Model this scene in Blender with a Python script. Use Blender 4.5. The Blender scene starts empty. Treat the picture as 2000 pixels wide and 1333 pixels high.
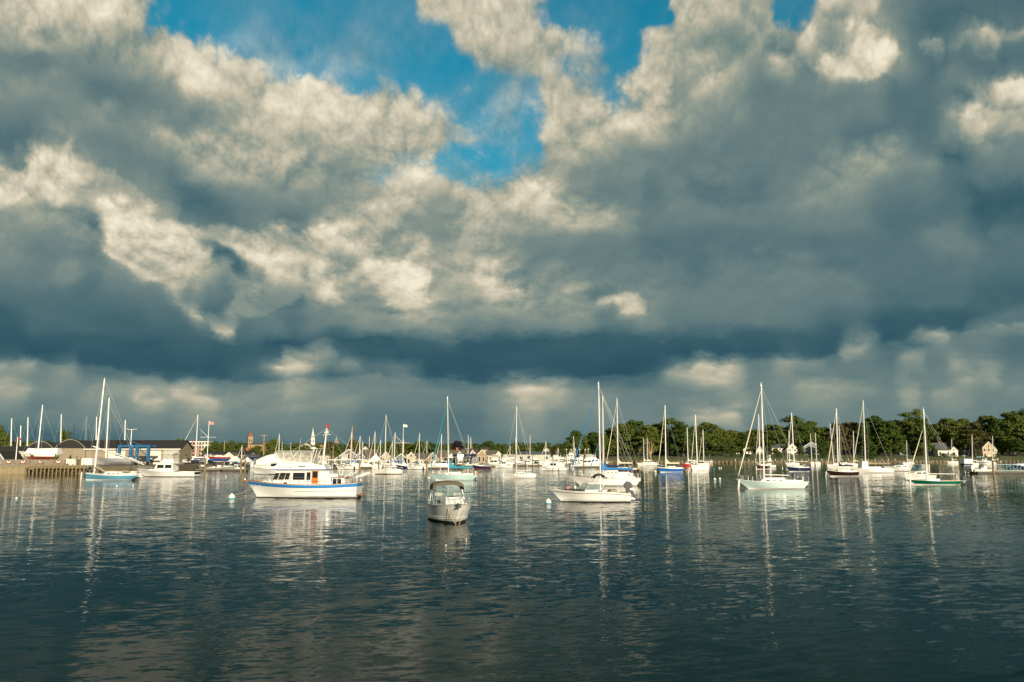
import bpy, math, random
import numpy as np
from mathutils import Vector, Matrix

random.seed(7)
rng = np.random.default_rng(7)
SC = bpy.context.scene
COL = SC.collection
R = math.radians

# ------------------------------------------------------------------ camera
CAM_H, FPX, PITCH = 4.1, 1556.0, math.atan((891 - 666.5) / 1556.0)
cam_data = bpy.data.cameras.new('camera')
cam_data.lens = 28.0
cam_data.sensor_width = 36.0
cam_data.clip_start = 0.2
cam_data.clip_end = 20000
cam = bpy.data.objects.new('camera', cam_data)
COL.objects.link(cam)
cam.location = (0, 0, CAM_H)
cam.rotation_euler = (math.pi / 2 + PITCH, 0, 0)
SC.camera = cam
SC.view_settings.view_transform = 'Standard'
SC.view_settings.look = 'None'
SC.view_settings.exposure = 0.32
SC.view_settings.gamma = 1.0
SC.view_settings.use_curve_mapping = False
SC.render.resolution_x, SC.render.resolution_y = 1024, 682
SC.cycles.max_bounces = 6
SC.cycles.transparent_max_bounces = 8
SC.cycles.sample_clamp_indirect = 6

# ------------------------------------------------------------------ sun, behind the camera to the right, low
SUN_AZ = R(21)      # to the right of straight behind
SUN_EL = R(13)
sd = Vector((math.sin(SUN_AZ) * math.cos(SUN_EL), -math.cos(SUN_AZ) * math.cos(SUN_EL), math.sin(SUN_EL)))
sun_data = bpy.data.lights.new('sun', 'SUN')
sun_data.energy = 5.0
sun_data.angle = R(0.5)
sun_data.color = (1.0, 0.87, 0.66)
sun = bpy.data.objects.new('sun', sun_data)
COL.objects.link(sun)
sun.rotation_euler = sd.to_track_quat('Z', 'Y').to_euler()

# ------------------------------------------------------------------ world: daylight sky under broken cloud
world = bpy.data.worlds.new('World')
SC.world = world
world.use_nodes = True
WT = world.node_tree
WT.nodes.clear()


class NT:
    """small helper for writing node maths"""
    def __init__(s, tree):
        s.t = tree
    def node(s, kind, **kw):
        n = s.t.nodes.new(kind)
        for k, v in kw.items():
            setattr(n, k, v)
        return n
    def put(s, sock, v):
        if isinstance(v, bpy.types.NodeSocket):
            s.t.links.new(v, sock)
        elif v is not None:
            sock.default_value = v
    def m(s, op, a, b=None, c=None, clamp=False):
        n = s.node('ShaderNodeMath', operation=op, use_clamp=clamp)
        s.put(n.inputs[0], a); s.put(n.inputs[1], b)
        if c is not None: s.put(n.inputs[2], c)
        return n.outputs[0]
    def vm(s, op, a, b=None, c=None):
        n = s.node('ShaderNodeVectorMath', operation=op)
        s.put(n.inputs[0], a)
        if op == 'SCALE':
            s.put(n.inputs['Scale'], b)
        else:
            s.put(n.inputs[1], b)
        if c is not None: s.put(n.inputs[2], c)
        return n.outputs['Value'] if op in ('DOT_PRODUCT', 'LENGTH') else n.outputs[0]
    def noise(s, vec, scale, detail=5, rough=0.55, lac=2.0, dist=0.0, dim='3D'):
        n = s.node('ShaderNodeTexNoise', noise_dimensions=dim)
        s.put(n.inputs['Vector'], vec)
        n.inputs['Scale'].default_value = scale
        n.inputs['Detail'].default_value = detail
        n.inputs['Roughness'].default_value = rough
        n.inputs['Lacunarity'].default_value = lac
        n.inputs['Distortion'].default_value = dist
        return n
    def xyz(s, x, y, z):
        n = s.node('ShaderNodeCombineXYZ')
        s.put(n.inputs[0], x); s.put(n.inputs[1], y); s.put(n.inputs[2], z)
        return n.outputs[0]
    def sep(s, v):
        n = s.node('ShaderNodeSeparateXYZ'); s.put(n.inputs[0], v)
        return n.outputs
    def mr(s, v, a, b, c=0.0, d=1.0, kind='SMOOTHSTEP'):
        n = s.node('ShaderNodeMapRange', interpolation_type=kind)
        s.put(n.inputs[0], v)
        for i, q in enumerate((a, b, c, d)):
            s.put(n.inputs[1 + i], q)
        return n.outputs[0]
    def mix(s, f, a, b, blend='MIX'):
        n = s.node('ShaderNodeMix', data_type='RGBA', blend_type=blend)
        s.put(n.inputs[0], f); s.put(n.inputs[6], a); s.put(n.inputs[7], b)
        return n.outputs[2]
    def ramp(s, v, stops, interp='LINEAR'):
        n = s.node('ShaderNodeValToRGB')
        cr = n.color_ramp
        cr.interpolation = interp
        while len(cr.elements) < len(stops):
            cr.elements.new(0.5)
        for e, (p, c) in zip(cr.elements, stops):
            e.position = p
            e.color = tuple(c) + (1,) if len(c) == 3 else c
        s.put(n.inputs[0], v)
        return n.outputs[0]


def lin(r, g, b):
    def f(c):
        c /= 255.0
        return c / 12.92 if c <= 0.04045 else ((c + 0.055) / 1.055) ** 2.4
    return (f(r), f(g), f(b))


# cloud chart of the sky in front of the harbour: 18 bands of elevation, 40 columns of azimuth.
# TONE is how brightly a cloud is lit (0 = slate base, 9 = sunlit top); GAP is where blue sky opens.
TONE = """
7788866666666667777777666677665555432222
5666667899766666677777766655464747742253
3344556878888766656666655665546488852322
4443334777887766555566666745433333322349
3334444457888877766687778754433333322464
2443345666656677766667655544333332222454
6774333566665567866665443333333345543233
8675443234444457767676433232223444333211
4554875333334566446656654333333333222211
4333877656767865646533333222222222223322
3343467747877687655644333332333322222222
2222333535447657855765545433333333222211
1222222343434455554444434433333322111123
1000001111123211110001111111111113124332
4341111212465233211221111246634333343443
5334455544454433333465443333433443343433
3333333443333322222343333334433333333333
1111122222222222222233222222223222222222
""".split()
GAP = """
0000046789999896000015799900008500000000
0000000148895989610000266100000000000000
0000000000565888862002358200000000000000
0000000000002643556760142000000000000000
0000000000000001357840000000000000000000
0000000000000000035660000000000000000000
0000000000000024267620000000000000000000
""".split()
for row in TONE + GAP:
    assert len(row) == 40, (row, len(row))

# single billows, rims and bases on the chart: x0 y0 x1 y1 half-width tone
BILLOWS = """
60 20 180 10 18 1;180 30 230 45 14 1;240 35 270 50 12 1.5;320 60 350 75 12 2;380 80 440 105 12 1.5;440 105 500 125 12 1.5
225 62 270 60 16 -1;40 110 330 230 30 -1;350 240 430 260 22 -0.7;300 255 480 290 20 1;0 295 30 320 16 -2;35 290 60 320 13 2.5
60 320 110 390 14 1.5;0 350 50 340 14 1.5;75 360 190 350 14 1;130 402 280 425 14 1.8;135 412 190 440 14 -3;350 360 440 420 32 -1.6
140 450 165 465 10 3;190 450 240 480 14 1.5;230 480 330 520 20 1;400 485 470 555 13 -3;440 525 500 545 16 -3;340 545 370 560 13 -2.5
390 575 440 600 22 -2.5;345 565 347 568 10 4;385 605 388 610 10 4;455 600 458 606 10 3.5;430 630 433 634 11 5;0 700 15 705 11 3
40 700 60 710 11 3;0 747 110 747 9 2.5;0 733 110 733 8 -1.2;30 675 250 685 18 -1.3;160 715 400 722 14 -1.4;270 785 300 790 16 1.5
350 762 410 788 18 2;540 448 610 458 13 -2.5;640 480 690 500 20 1.5;505 500 570 530 18 1.5;610 530 665 590 14 2;590 545 610 550 10 -3
700 500 780 510 14 2.4;780 510 830 570 14 2.4;780 565 820 588 13 1.5;650 550 760 610 24 -1.4;520 590 630 600 20 -1.5;520 655 760 660 18 -1.4
800 682 1000 690 18 -1;860 718 1000 725 13 -1.2;545 705 575 692 14 2.5;575 692 645 692 14 2.5;520 715 600 718 10 1.5;670 708 672 708 10 2.5
697 713 699 713 9 3;780 722 800 716 14 1.2;500 734 650 740 10 -1.3;940 550 990 560 14 1.5;880 575 885 578 11 -1.5;1010 557 1040 565 10 2
1100 552 1130 552 8 1.5;1150 580 1180 590 9 2;1200 590 1250 580 9 2;1220 605 1245 612 9 2.5;1010 668 1500 690 20 -1;1000 715 1290 725 15 -1.3
1355 705 1420 710 13 2;1300 730 1400 735 13 1.8;1010 762 1090 766 16 2;1045 820 1055 822 15 1;1340 802 1430 820 13 2;1430 815 1455 790 12 1
1290 300 1400 300 28 -0.8;1220 345 1290 350 14 1;1370 330 1440 350 12 1;1170 200 1270 172 18 1.4;1180 218 1250 212 16 1;1352 188 1368 165 11 1.5
1345 75 1355 80 16 -1;1285 40 1345 50 16 1;1010 395 1060 395 16 1.3;1060 395 1200 440 16 1.3;1000 365 1050 360 12 1.5;1500 55 1530 50 11 2.5
1518 85 1528 88 14 -2.5;1610 110 1640 130 13 2;1680 70 1720 140 20 2.2;1740 130 1765 105 12 2;1615 5 1618 6 11 3;1660 2 1662 4 11 3
1705 15 1708 16 11 3;1830 95 1833 97 11 4;1880 68 1940 60 8 3;1865 87 1868 87 8 2;1970 50 2000 55 11 4;1940 95 1944 96 11 3.5
1965 165 2000 165 13 5;1915 170 1918 175 16 1.5;1875 230 1910 230 13 3;1965 225 1972 228 13 2;1915 255 1925 258 16 1.5;1993 255 2000 258 11 2.5
1880 205 1890 190 12 -1.5;1870 312 1885 305 16 -1.5;1660 302 1700 290 13 1.3;1700 290 1760 305 13 1.3;1815 340 1830 342 12 1;1930 390 1970 385 30 -1
1790 45 1900 40 22 -0.7;1668 683 1715 671 11 2.5;1520 705 1600 705 9 1.6;1790 662 1830 655 11 2.5;1890 640 2000 632 12 1;1778 681 1812 678 9 -1.5
1780 716 1800 722 9 2.5;1782 727 1790 728 9 -1.5;1873 725 1878 728 11 2.5;1898 728 1902 742 12 1.5;1940 725 1950 727 12 3.5;1778 778 1786 772 10 2
1836 755 1839 758 9 2;1832 780 1838 783 11 1;1980 750 1990 752 11 1.5;1580 772 1700 758 9 1.2;30 800 60 802 18 -0.5
"""
NC, NROW = 100, 36


def chart(rows, fill='0'):
    rows = list(rows) + [fill * 40] * (18 - len(rows))
    g = np.array([[int(c) for c in r] for r in rows], float)
    ys = np.clip((np.arange(NROW) + 0.5) / 2 - 0.5, 0, 17)
    xs = np.clip((np.arange(NC) + 0.5) * 40 / NC - 0.5, 0, 39)
    def sm(q, nmax):
        i = np.minimum(q.astype(int), nmax - 1)
        f = q - i
        return i, f * f * (3 - 2 * f) * 0.5 + f * 0.5
    yi, yf = sm(ys, 17)
    xi, xf = sm(xs, 39)
    a = g[yi][:, xi] * (1 - xf) + g[yi][:, xi + 1] * xf
    b = g[yi + 1][:, xi] * (1 - xf) + g[yi + 1][:, xi + 1] * xf
    return a * (1 - yf)[:, None] + b * yf[:, None]


TC, GC = chart(TONE), np.clip(chart(GAP) * 1.22, 0, 9.9)
_X, _Y = np.meshgrid((np.arange(NC) + 0.5) * 2000 / NC, (np.arange(NROW) + 0.5) * 900 / NROW)
for part_ in BILLOWS.replace('\n', ';').split(';'):
    if part_.strip():
        x0, y0, x1, y1, wd, dl = map(float, part_.split())
        wd = max(wd, 12) * 1.05
        L2 = max((x1 - x0) ** 2 + (y1 - y0) ** 2, 1e-6)
        h = np.clip(((_X - x0) * (x1 - x0) + (_Y - y0) * (y1 - y0)) / L2, 0, 1)
        q = ((_X - x0 - h * (x1 - x0)) ** 2 + (_Y - y0 - h * (y1 - y0)) ** 2) / wd ** 2
        TC = TC + dl * (0.66 if y0 < 640 else 0.9) * np.exp(-q ** 0.8)
_k = np.array([.06, .24, .40, .24, .06])
_b1 = np.apply_along_axis(lambda r: np.convolve(np.pad(r, 2, 'edge'), _k, 'valid'), 1, TC)
_b1 = np.apply_along_axis(lambda r: np.convolve(np.pad(r, 2, 'edge'), _k, 'valid'), 0, _b1)
# outlines of the sunlit openings and towers, whose edges stay crisp
BRIGHT = [
 [(-60,330),(30,330),(36,288),(62,268),(110,306),(200,348),(292,398),(310,428),(450,448),(560,462),(640,458),(700,488),(782,508),(832,556),(836,592),(780,590),(735,560),(690,520),(640,500),(612,520),(640,560),(672,602),(600,566),(520,600),(470,610),(440,642),(425,628),(400,612),(372,575),(345,560),(300,548),(250,512),(215,500),(190,458),(140,440),(110,420),(66,368),(30,392),(-60,402)],
 [(1500,44),(1532,60),(1562,66),(1592,36),(1640,52),(1680,58),(1722,88),(1768,108),(1742,140),(1700,146),(1650,140),(1605,128),(1560,104),(1528,118),(1500,134)],
 [(1882,196),(1930,206),(1966,214),(2060,216),(2060,276),(1940,268),(1900,300),(1882,262)],
 [(1954,156),(2060,150),(2060,190),(1985,190),(1962,178)], [(1818,86),(1846,84),(1850,104),(1822,110)], [(1870,76),(1940,54),(2060,40),(2060,66),(1950,72),(1880,92)], [(1926,90),(1956,92),(1950,110),(1928,104)],
 [(336,548),(356,552),(390,600),(372,618),(344,580)], [(424,620),(440,618),(444,642),(424,644)], [(448,592),(466,596),(464,614),(450,612)],
 [(520,712),(552,686),(590,684),(650,694),(648,716),(560,726)], [(1352,706),(1400,698),(1440,706),(1410,724),(1330,738),(1296,734),(1352,724)], [(1000,742),(1050,738),(1096,758),(1098,778),(1040,784),(1004,776)],
 [(-60,694),(60,700),(150,722),(220,735),(400,742),(640,740),(700,736),(900,742),(1000,738),(1300,726),(1352,716),(1440,704),(1500,702),(1660,690),(1790,668),(1830,652),(1900,640),(2060,622),(2060,960),(-60,960)],
 [(1338,806),(1400,794),(1450,786),(1446,830),(1400,832),(1345,818)], [(1664,690),(1700,668),(1722,672),(1700,692)], [(1786,664),(1830,646),(1842,652),(1800,676)], [(1928,716),(1952,718),(1958,730),(1930,736)], [(-60,740),(110,744),(112,752),(-60,756)],
 [(1198,584),(1240,574),(1262,586),(1252,612),(1224,612)], [(1148,572),(1180,576),(1186,592),(1160,590)], [(1004,546),(1044,552),(1046,572),(1010,572)],
]
DARK = [[(398,486),(440,492),(470,520),(512,540),(500,556),(450,552),(425,530)], [(132,408),(170,412),(196,440),(170,452),(140,436)], [(222,446),(292,448),(280,464),(230,464)], [(582,540),(612,545),(606,556),(584,552)], [(720,512),(744,516),(752,540),(724,536)]]


def sdist(poly):
    p = np.array(poly, float)
    best = np.full(_X.shape, 1e9)
    ins = np.zeros(_X.shape, bool)
    for a_, b_ in zip(p, np.roll(p, -1, 0)):
        e = b_ - a_
        h = np.clip(((_X - a_[0]) * e[0] + (_Y - a_[1]) * e[1]) / (e @ e), 0, 1)
        best = np.minimum(best, np.hypot(_X - a_[0] - h * e[0], _Y - a_[1] - h * e[1]))
        c = ((a_[1] > _Y) != (b_[1] > _Y)) & (_X < (b_[0] - a_[0]) * (_Y - a_[1]) / (b_[1] - a_[1] + 1e-12) + a_[0])
        ins ^= c
    return np.where(ins, best, -best)


_sd = np.max([sdist(p) for p in BRIGHT], axis=0)
for p in DARK:
    _sd = np.minimum(_sd, -sdist(p))
MC = np.clip(0.5 + _sd / 80.0, 0, 1)
MC = np.where(MC > 0, MC, 0)
TC = np.clip(TC + 0.25 * (TC - _b1) + 0.55 - 0.35 * np.clip((_Y - 560) / 60, 0, 1) + 0.55 * np.clip((_Y - 730) / 40, 0, 1), 0.9, 8.9)


def build_sky():
    n = NT(WT)
    d = n.node('ShaderNodeTexCoord').outputs['Generated']
    dx, dy, dz = n.sep(d)
    ady = n.m('ABSOLUTE', dy)                     # the chart is folded over behind the viewer
    cp, sp = math.cos(PITCH), math.sin(PITCH)
    den = n.m('ADD', n.m('MULTIPLY', ady, cp), n.m('MULTIPLY', dz, sp))
    den = n.m('MAXIMUM', den, 0.15)
    X = n.m('DIVIDE', dx, den)
    Y = n.m('DIVIDE', n.m('SUBTRACT', n.m('MULTIPLY', dz, cp), n.m('MULTIPLY', ady, sp)), den)
    u0 = n.m('MULTIPLY_ADD', X, FPX / 2000, 0.5)
    v0 = n.m('MULTIPLY_ADD', Y, -FPX / 900, 666.5 / 900)          # 0 top of chart, 1 = horizon
    # clouds flatten and shrink towards the horizon: sample the noise on a cloud deck
    dzp = n.m('MAXIMUM', dz, 0.0)
    P = n.xyz(n.m('MULTIPLY', X, 1.15), n.m('MULTIPLY', n.m('LOGARITHM', n.m('ADD', dzp, 0.20), math.e), 0.72), 3.7)
    w1 = n.noise(P, 4.0, 3, 0.5).outputs['Color']
    w2 = n.noise(P, 15.0, 9, 0.64).outputs['Color']
    a = n.vm('SUBTRACT', w1, (0.5, 0.5, 0.5))
    b = n.vm('SUBTRACT', w2, (0.5, 0.5, 0.5))
    # billows: folded noise makes rounded heads with creases between them
    PW = n.vm('ADD', P, n.vm('SCALE', b, 0.022))
    def puffs(vec):
        tot = None
        for sc, am in ((6.0, 0.52), (13.0, 0.28), (29.0, 0.16), (62.0, 0.10), (128.0, 0.06)):
            f = n.noise(vec, sc, 0, 0.5).outputs['Fac']
            f = n.m('MULTIPLY', n.m('ABSOLUTE', n.m('SUBTRACT', f, 0.5)), 2.6 * am)
            tot = f if tot is None else n.m('ADD', tot, f)
        return tot
    pf = puffs(PW)
    pf2 = puffs(n.vm('ADD', PW, (-0.004, 0.016, 0.0)))
    lowf = n.mr(v0, 0.6, 0.85, 1.0, 0.5)
    wv = n.vm('ADD', n.vm('SCALE', a, 0.070), n.vm('SCALE', b, 0.055))
    wv = n.vm('ADD', wv, n.xyz(0.0, n.m('MULTIPLY', n.m('SUBTRACT', pf, 0.3), 0.05), 0.0))
    wv = n.vm('SCALE', wv, lowf)
    wx, wy, _ = n.sep(wv)
    u = n.m('ADD', u0, n.m('MULTIPLY', wx, 0.75))
    v = n.m('ADD', v0, n.m('MULTIPLY', wy, 1.1))
    u = n.m('MINIMUM', n.m('MAXIMUM', u, 0.5 / NC), 1 - 0.5 / NC)
    uc = n.xyz(u, u, u)
    vr = n.m('MULTIPLY', v, float(NROW))
    vr = n.m('MINIMUM', n.m('MAXIMUM', n.m('SUBTRACT', vr, 0.5), 0.0), NROW - 1.0)
    acc = None
    for i in range(NROW):
        c = n.node('ShaderNodeRGBCurve')
        n.put(c.inputs['Color'], uc)
        mp = c.mapping
        mp.extend = 'HORIZONTAL'
        for ch, data in ((0, TC[i]), (1, GC[i]), (2, MC[i] * 10)):
            cv = mp.curves[ch]
            pts = [((j + 0.5) / NC, float(k) / 10.0) for j, k in enumerate(data)]
            if max(k for _, k in pts) == 0:
                pts = [(0, 0), (1, 0)]
            while len(cv.points) < len(pts):
                cv.points.new(0.5, 0.5)
            for pt, q in zip(cv.points, pts):
                pt.location = q
                pt.handle_type = 'AUTO'
        mp.update()
        w = n.m('SUBTRACT', 1.0, n.m('ABSOLUTE', n.m('SUBTRACT', vr, float(i))), clamp=True)
        acc = n.vm('SCALE', c.outputs[0], w) if acc is None else n.vm('MULTIPLY_ADD', c.outputs[0], n.xyz(w, w, w), acc)
    tone, gap, msk = n.sep(acc)
    # relief: the heads catch the sun on their upper sides, the bases stay smooth
    rel = n.m('SUBTRACT', pf, pf2)
    amp = n.m('MULTIPLY', n.mr(tone, 0.30, 0.74, 0.10, 1.0), n.mr(v0, 0.6, 0.85, 1.0, 0.45))
    t = n.m('ADD', tone, n.m('MULTIPLY', n.m('MULTIPLY', rel, amp), 0.85))
    t = n.m('ADD', t, n.m('MULTIPLY', n.m('MULTIPLY', n.m('SUBTRACT', pf, 0.30), amp), 0.30))
    r1 = n.noise(P, 6.0, 6, 0.52).outputs['Fac']
    t = n.m('ADD', t, n.m('MULTIPLY', n.m('SUBTRACT', r1, 0.5), n.mr(tone, 0.1, 0.6, 0.15, 0.16)))
    # crisp silhouettes where a nearer cloud stands before a brighter or darker one
    en = n.noise(P, 11.0, 10, 0.62).outputs['Fac']
    S = n.mr(n.m('ADD', msk, n.m('MULTIPLY', n.m('SUBTRACT', en, 0.5), 1.1)), 0.40, 0.60)
    D = n.mr(v0, 0.70, 0.80, 0.15, 0.13)
    t = n.m('ADD', t, n.m('MULTIPLY', D, n.m('SUBTRACT', S, msk)))
    # beyond the charted part the same broken cloud simply goes on
    g1 = n.noise(d, 2.2, 8, 0.55).outputs['Fac']
    out = n.m('MAXIMUM', n.mr(n.m('ABSOLUTE', n.m('SUBTRACT', u0, 0.5)), 0.52, 0.85), n.mr(v0, -0.02, -0.5, 0.0, 1.0))
    tg = n.mr(g1, 0.3, 0.72, 0.15, 0.85, 'LINEAR')
    t = n.m('ADD', n.m('MULTIPLY', t, n.m('SUBTRACT', 1.0, out)), n.m('MULTIPLY', tg, out))
    gg = n.mr(g1, 0.36, 0.46, 0.7, 0.0)
    gap = n.m('ADD', n.m('MULTIPLY', gap, n.m('SUBTRACT', 1.0, out)), n.m('MULTIPLY', gg, out))
    cl = [(38, 75, 91), (54, 90, 103), (74, 106, 114), (94, 120, 123), (115, 135, 132),
          (137, 149, 140), (161, 165, 149), (187, 182, 161), (213, 205, 182), (242, 233, 208)]
    cp_ = [0, .085, .17, .255, .34, .425, .51, .60, .72, .90]
    cloud = n.ramp(n.m('MULTIPLY', t, 0.85), [(p_, lin(*c)) for p_, c in zip(cp_, cl)])
    # clear sky: Nishita, pulled to the deep polarised blue of the photograph
    sky = n.node('ShaderNodeTexSky', sky_type='NISHITA')
    sky.sun_disc = False
    sky.sun_elevation = SUN_EL
    sky.sun_rotation = math.pi - SUN_AZ
    sky.air_density = 1.0
    sky.dust_density = 0.4
    blue = n.mix(1.0, sky.outputs[0], (0.006, 0.110, 0.118, 1), 'MULTIPLY')
    blue = n.vm('MULTIPLY', blue, (1.0, 1.0, 1.0))
    thin = n.noise(P, 6.0, 6, 0.6, dist=0.4).outputs['Fac']
    # thin veil over the blue lower down
    gcov = n.m('ADD', gap, n.m('MULTIPLY', n.m('SUBTRACT', n.noise(P, 22.0, 8, 0.6).outputs['Fac'], 0.5), 0.55))
    gcov = n.m('SUBTRACT', gcov, n.m('MULTIPLY', n.m('SUBTRACT', pf, 0.3), 0.75))
    gcov = n.m('MULTIPLY', n.mr(gcov, 0.14, 0.60), n.mr(gap, 0.04, 0.16))
    veil = n.m('MULTIPLY', n.mr(thin, 0.36, 0.70, 0.06, 0.60), n.mr(v0, 0.0, 0.34, 0.22, 1.7))
    gcov = n.m('MULTIPLY', gcov, n.m('SUBTRACT', 1.0, veil), clamp=True)
    colr = n.mix(gcov, cloud, blue)
    bg = n.node('ShaderNodeBackground')
    n.put(bg.inputs[0], colr)
    bg.inputs[1].default_value = 2 ** -0.32
    o = n.node('ShaderNodeOutputWorld')
    WT.links.new(bg.outputs[0], o.inputs[0])


build_sky()
world.cycles.sampling_method = 'MANUAL'
world.cycles.sample_map_resolution = 512

# ------------------------------------------------------------------ placing things
_c, _s = math.cos(PITCH), math.sin(PITCH)


def ray(px, py):
    cx, cy = (px - 1000) / FPX, (666.5 - py) / FPX
    return Vector((cx, _c - cy * _s, _s + cy * _c))


def G(px, py, z=0.0):
    """the point of height z that the photograph shows at px, py"""
    r = ray(px, py)
    t = (z - CAM_H) / r.z
    return Vector((r.x * t, r.y * t, z))


def P3(px, py, Y):
    """the point at depth Y that the photograph shows at px, py"""
    r = ray(px, py)
    t = Y / r.y
    return Vector((r.x * t, Y, CAM_H + r.z * t))


# ------------------------------------------------------------------ materials
MATS = {}


def mat(name, col, rough=0.5, metal=0.0, spec=0.5, var=0.0, vscale=2.0, bump=0.0, bscale=8.0, coat=0.0, streak=0.0):
    """painted or natural surface: base colour broken by dirt noise, optional relief"""
    if name in MATS:
        return MATS[name]
    m = bpy.data.materials.new(name)
    m.use_nodes = True
    t = m.node_tree
    b = t.nodes['Principled BSDF']
    n = NT(t)
    b.inputs['Roughness'].default_value = rough
    b.inputs['Metallic'].default_value = metal
    b.inputs['Specular IOR Level'].default_value = spec
    b.inputs['Coat Weight'].default_value = coat
    c = tuple(col) + (1,)
    b.inputs['Base Color'].default_value = c
    if var or bump or streak:
        oc = n.node('ShaderNodeTexCoord').outputs['Object']
    if var:
        f = n.noise(oc, vscale, 5, 0.6).outputs['Fac']
        k = n.mr(f, 0.3, 0.7, 1 - var, 1 + var * 0.6, 'LINEAR')
        cc = n.vm('SCALE', c[:3], k)
        if streak:
            sv = n.vm('MULTIPLY', oc, (3.0, 3.0, 0.35))
            f2 = n.noise(sv, 2.5, 4, 0.6).outputs['Fac']
            cc = n.mix(n.mr(f2, 0.52, 0.8, 0.0, streak), cc, tuple(x * 0.45 * y for x, y in zip(c, (1, .85, .6))) + (1,))
        n.put(b.inputs['Base Color'], cc)
    if bump:
        bn = n.node('ShaderNodeBump')
        bn.inputs['Strength'].default_value = bump
        bn.inputs['Distance'].default_value = 0.05
        n.put(bn.inputs['Height'], n.noise(oc, bscale, 4, 0.6).outputs['Fac'])
        n.put(b.inputs['Normal'], bn.outputs[0])
    MATS[name] = m
    return m


W = mat('white_gelcoat', (0.76, 0.75, 0.71), 0.28, var=0.06, vscale=0.8, streak=0.10)
CREAM = mat('cream_gelcoat', (0.74, 0.71, 0.62), 0.35, var=0.08, vscale=0.8, streak=0.15)
DECKW = mat('white_deck', (0.66, 0.65, 0.60), 0.6, var=0.10, vscale=1.5)
DIRTYW = mat('stained_white_gelcoat', (0.82, 0.80, 0.75), 0.35, var=0.09, vscale=1.2, streak=0.16)
MASTW = mat('painted_mast', (0.78, 0.76, 0.70), 0.4)
ALU = mat('aluminium', (0.55, 0.55, 0.54), 0.35, metal=0.6)
STEEL = mat('stainless_steel', (0.62, 0.62, 0.60), 0.25, metal=0.9)
WIRE = mat('rigging_wire', (0.42, 0.42, 0.40), 0.5)
BLACK = mat('black_rubber', (0.018, 0.018, 0.02), 0.5)
ENG = mat('charcoal_cowling', (0.035, 0.036, 0.04), 0.3)
GLASS = mat('dark_window', (0.012, 0.016, 0.02), 0.06, spec=0.8)
TINT = mat('tinted_glass', (0.10, 0.17, 0.17), 0.08, spec=0.8)
TEAK = mat('varnished_teak', (0.30, 0.13, 0.04), 0.4, var=0.2, vscale=3)
ORANGEWOOD = mat('varnished_door_wood', (0.52, 0.17, 0.03), 0.35, var=0.15, vscale=3)
BLUEBAND = mat('azure_paint', (0.03, 0.20, 0.52), 0.3, var=0.05)
LBLUE = mat('sky_blue_hull_paint', (0.09, 0.27, 0.40), 0.3, var=0.06)
AQUA = mat('pale_aqua_hull_paint', (0.38, 0.55, 0.53), 0.3, var=0.06, streak=0.1)
AQUA2 = mat('ice_aqua_hull_paint', (0.52, 0.68, 0.64), 0.3, var=0.05, streak=0.08)
NAVY = mat('navy_paint', (0.015, 0.025, 0.07), 0.25)
ROYAL = mat('royal_blue_paint', (0.015, 0.11, 0.36), 0.3)
BROWNH = mat('dark_brown_hull_paint', (0.030, 0.012, 0.010), 0.25)
GREENH = mat('green_hull_paint', (0.004, 0.12, 0.065), 0.25)
REDP = mat('red_paint', (0.36, 0.03, 0.02), 0.4)
RUST = mat('red_antifouling', (0.26, 0.055, 0.03), 0.7, var=0.2)
BOOT = mat('dark_antifouling', (0.05, 0.045, 0.035), 0.7, var=0.3)
GREYH = mat('grey_hull_paint', (0.28, 0.30, 0.31), 0.5, var=0.12)
CBLUE = mat('blue_sail_canvas', (0.02, 0.16, 0.42), 0.8, bump=0.3, bscale=6)
CTEAL = mat('teal_sail_canvas', (0.01, 0.24, 0.32), 0.8, bump=0.3, bscale=6)
CNAVY = mat('navy_sail_canvas', (0.012, 0.02, 0.06), 0.8, bump=0.3, bscale=6)
CTAN = mat('tan_canvas', (0.30, 0.24, 0.16), 0.85, bump=0.3, bscale=6)
CBROWN = mat('brown_bimini_canvas', (0.115, 0.09, 0.065), 0.85, bump=0.4, bscale=5)
CCREAM = mat('cream_sailcloth', (0.66, 0.60, 0.46), 0.8, bump=0.3, bscale=5)
CWHITE = mat('white_shrinkwrap', (0.80, 0.78, 0.72), 0.5, bump=0.3, bscale=3)
CGREY = mat('grey_canvas', (0.30, 0.30, 0.28), 0.85, bump=0.3, bscale=5)
YEL = mat('yellow_life_ring', (0.62, 0.36, 0.02), 0.6)
PILE = mat('weathered_piling', (0.23, 0.17, 0.09), 0.9, var=0.35, vscale=4, bump=0.4)
DOCKW = mat('dock_timber', (0.30, 0.24, 0.14), 0.9, var=0.3, vscale=3)
CONC = mat('concrete', (0.33, 0.30, 0.25), 0.9, var=0.2, vscale=1)
ROPE = mat('mooring_rope', (0.45, 0.38, 0.24), 0.9)
ROPED = mat('dark_mooring_rope', (0.06, 0.055, 0.045), 0.9)
BUOYW = mat('buoy_white', (0.74, 0.72, 0.66), 0.5, var=0.15, vscale=6)
BUOYB = mat('buoy_blue_band', (0.10, 0.34, 0.42), 0.5)
ORANGE = mat('orange_plastic', (0.60, 0.14, 0.03), 0.5)
CLEARV = bpy.data.materials.new('clear_vinyl')
CLEARV.use_nodes = True
_b = CLEARV.node_tree.nodes['Principled BSDF']
_b.inputs['Base Color'].default_value = (0.55, 0.53, 0.46, 1)
_b.inputs['Roughness'].default_value = 0.18
_n = NT(CLEARV.node_tree)
_f = _n.noise(_n.node('ShaderNodeTexCoord').outputs['Object'], 2.6, 5, 0.7).outputs['Fac']
_n.put(_b.inputs['Alpha'], _n.mr(_f, 0.35, 0.65, 0.30, 0.75))


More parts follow.
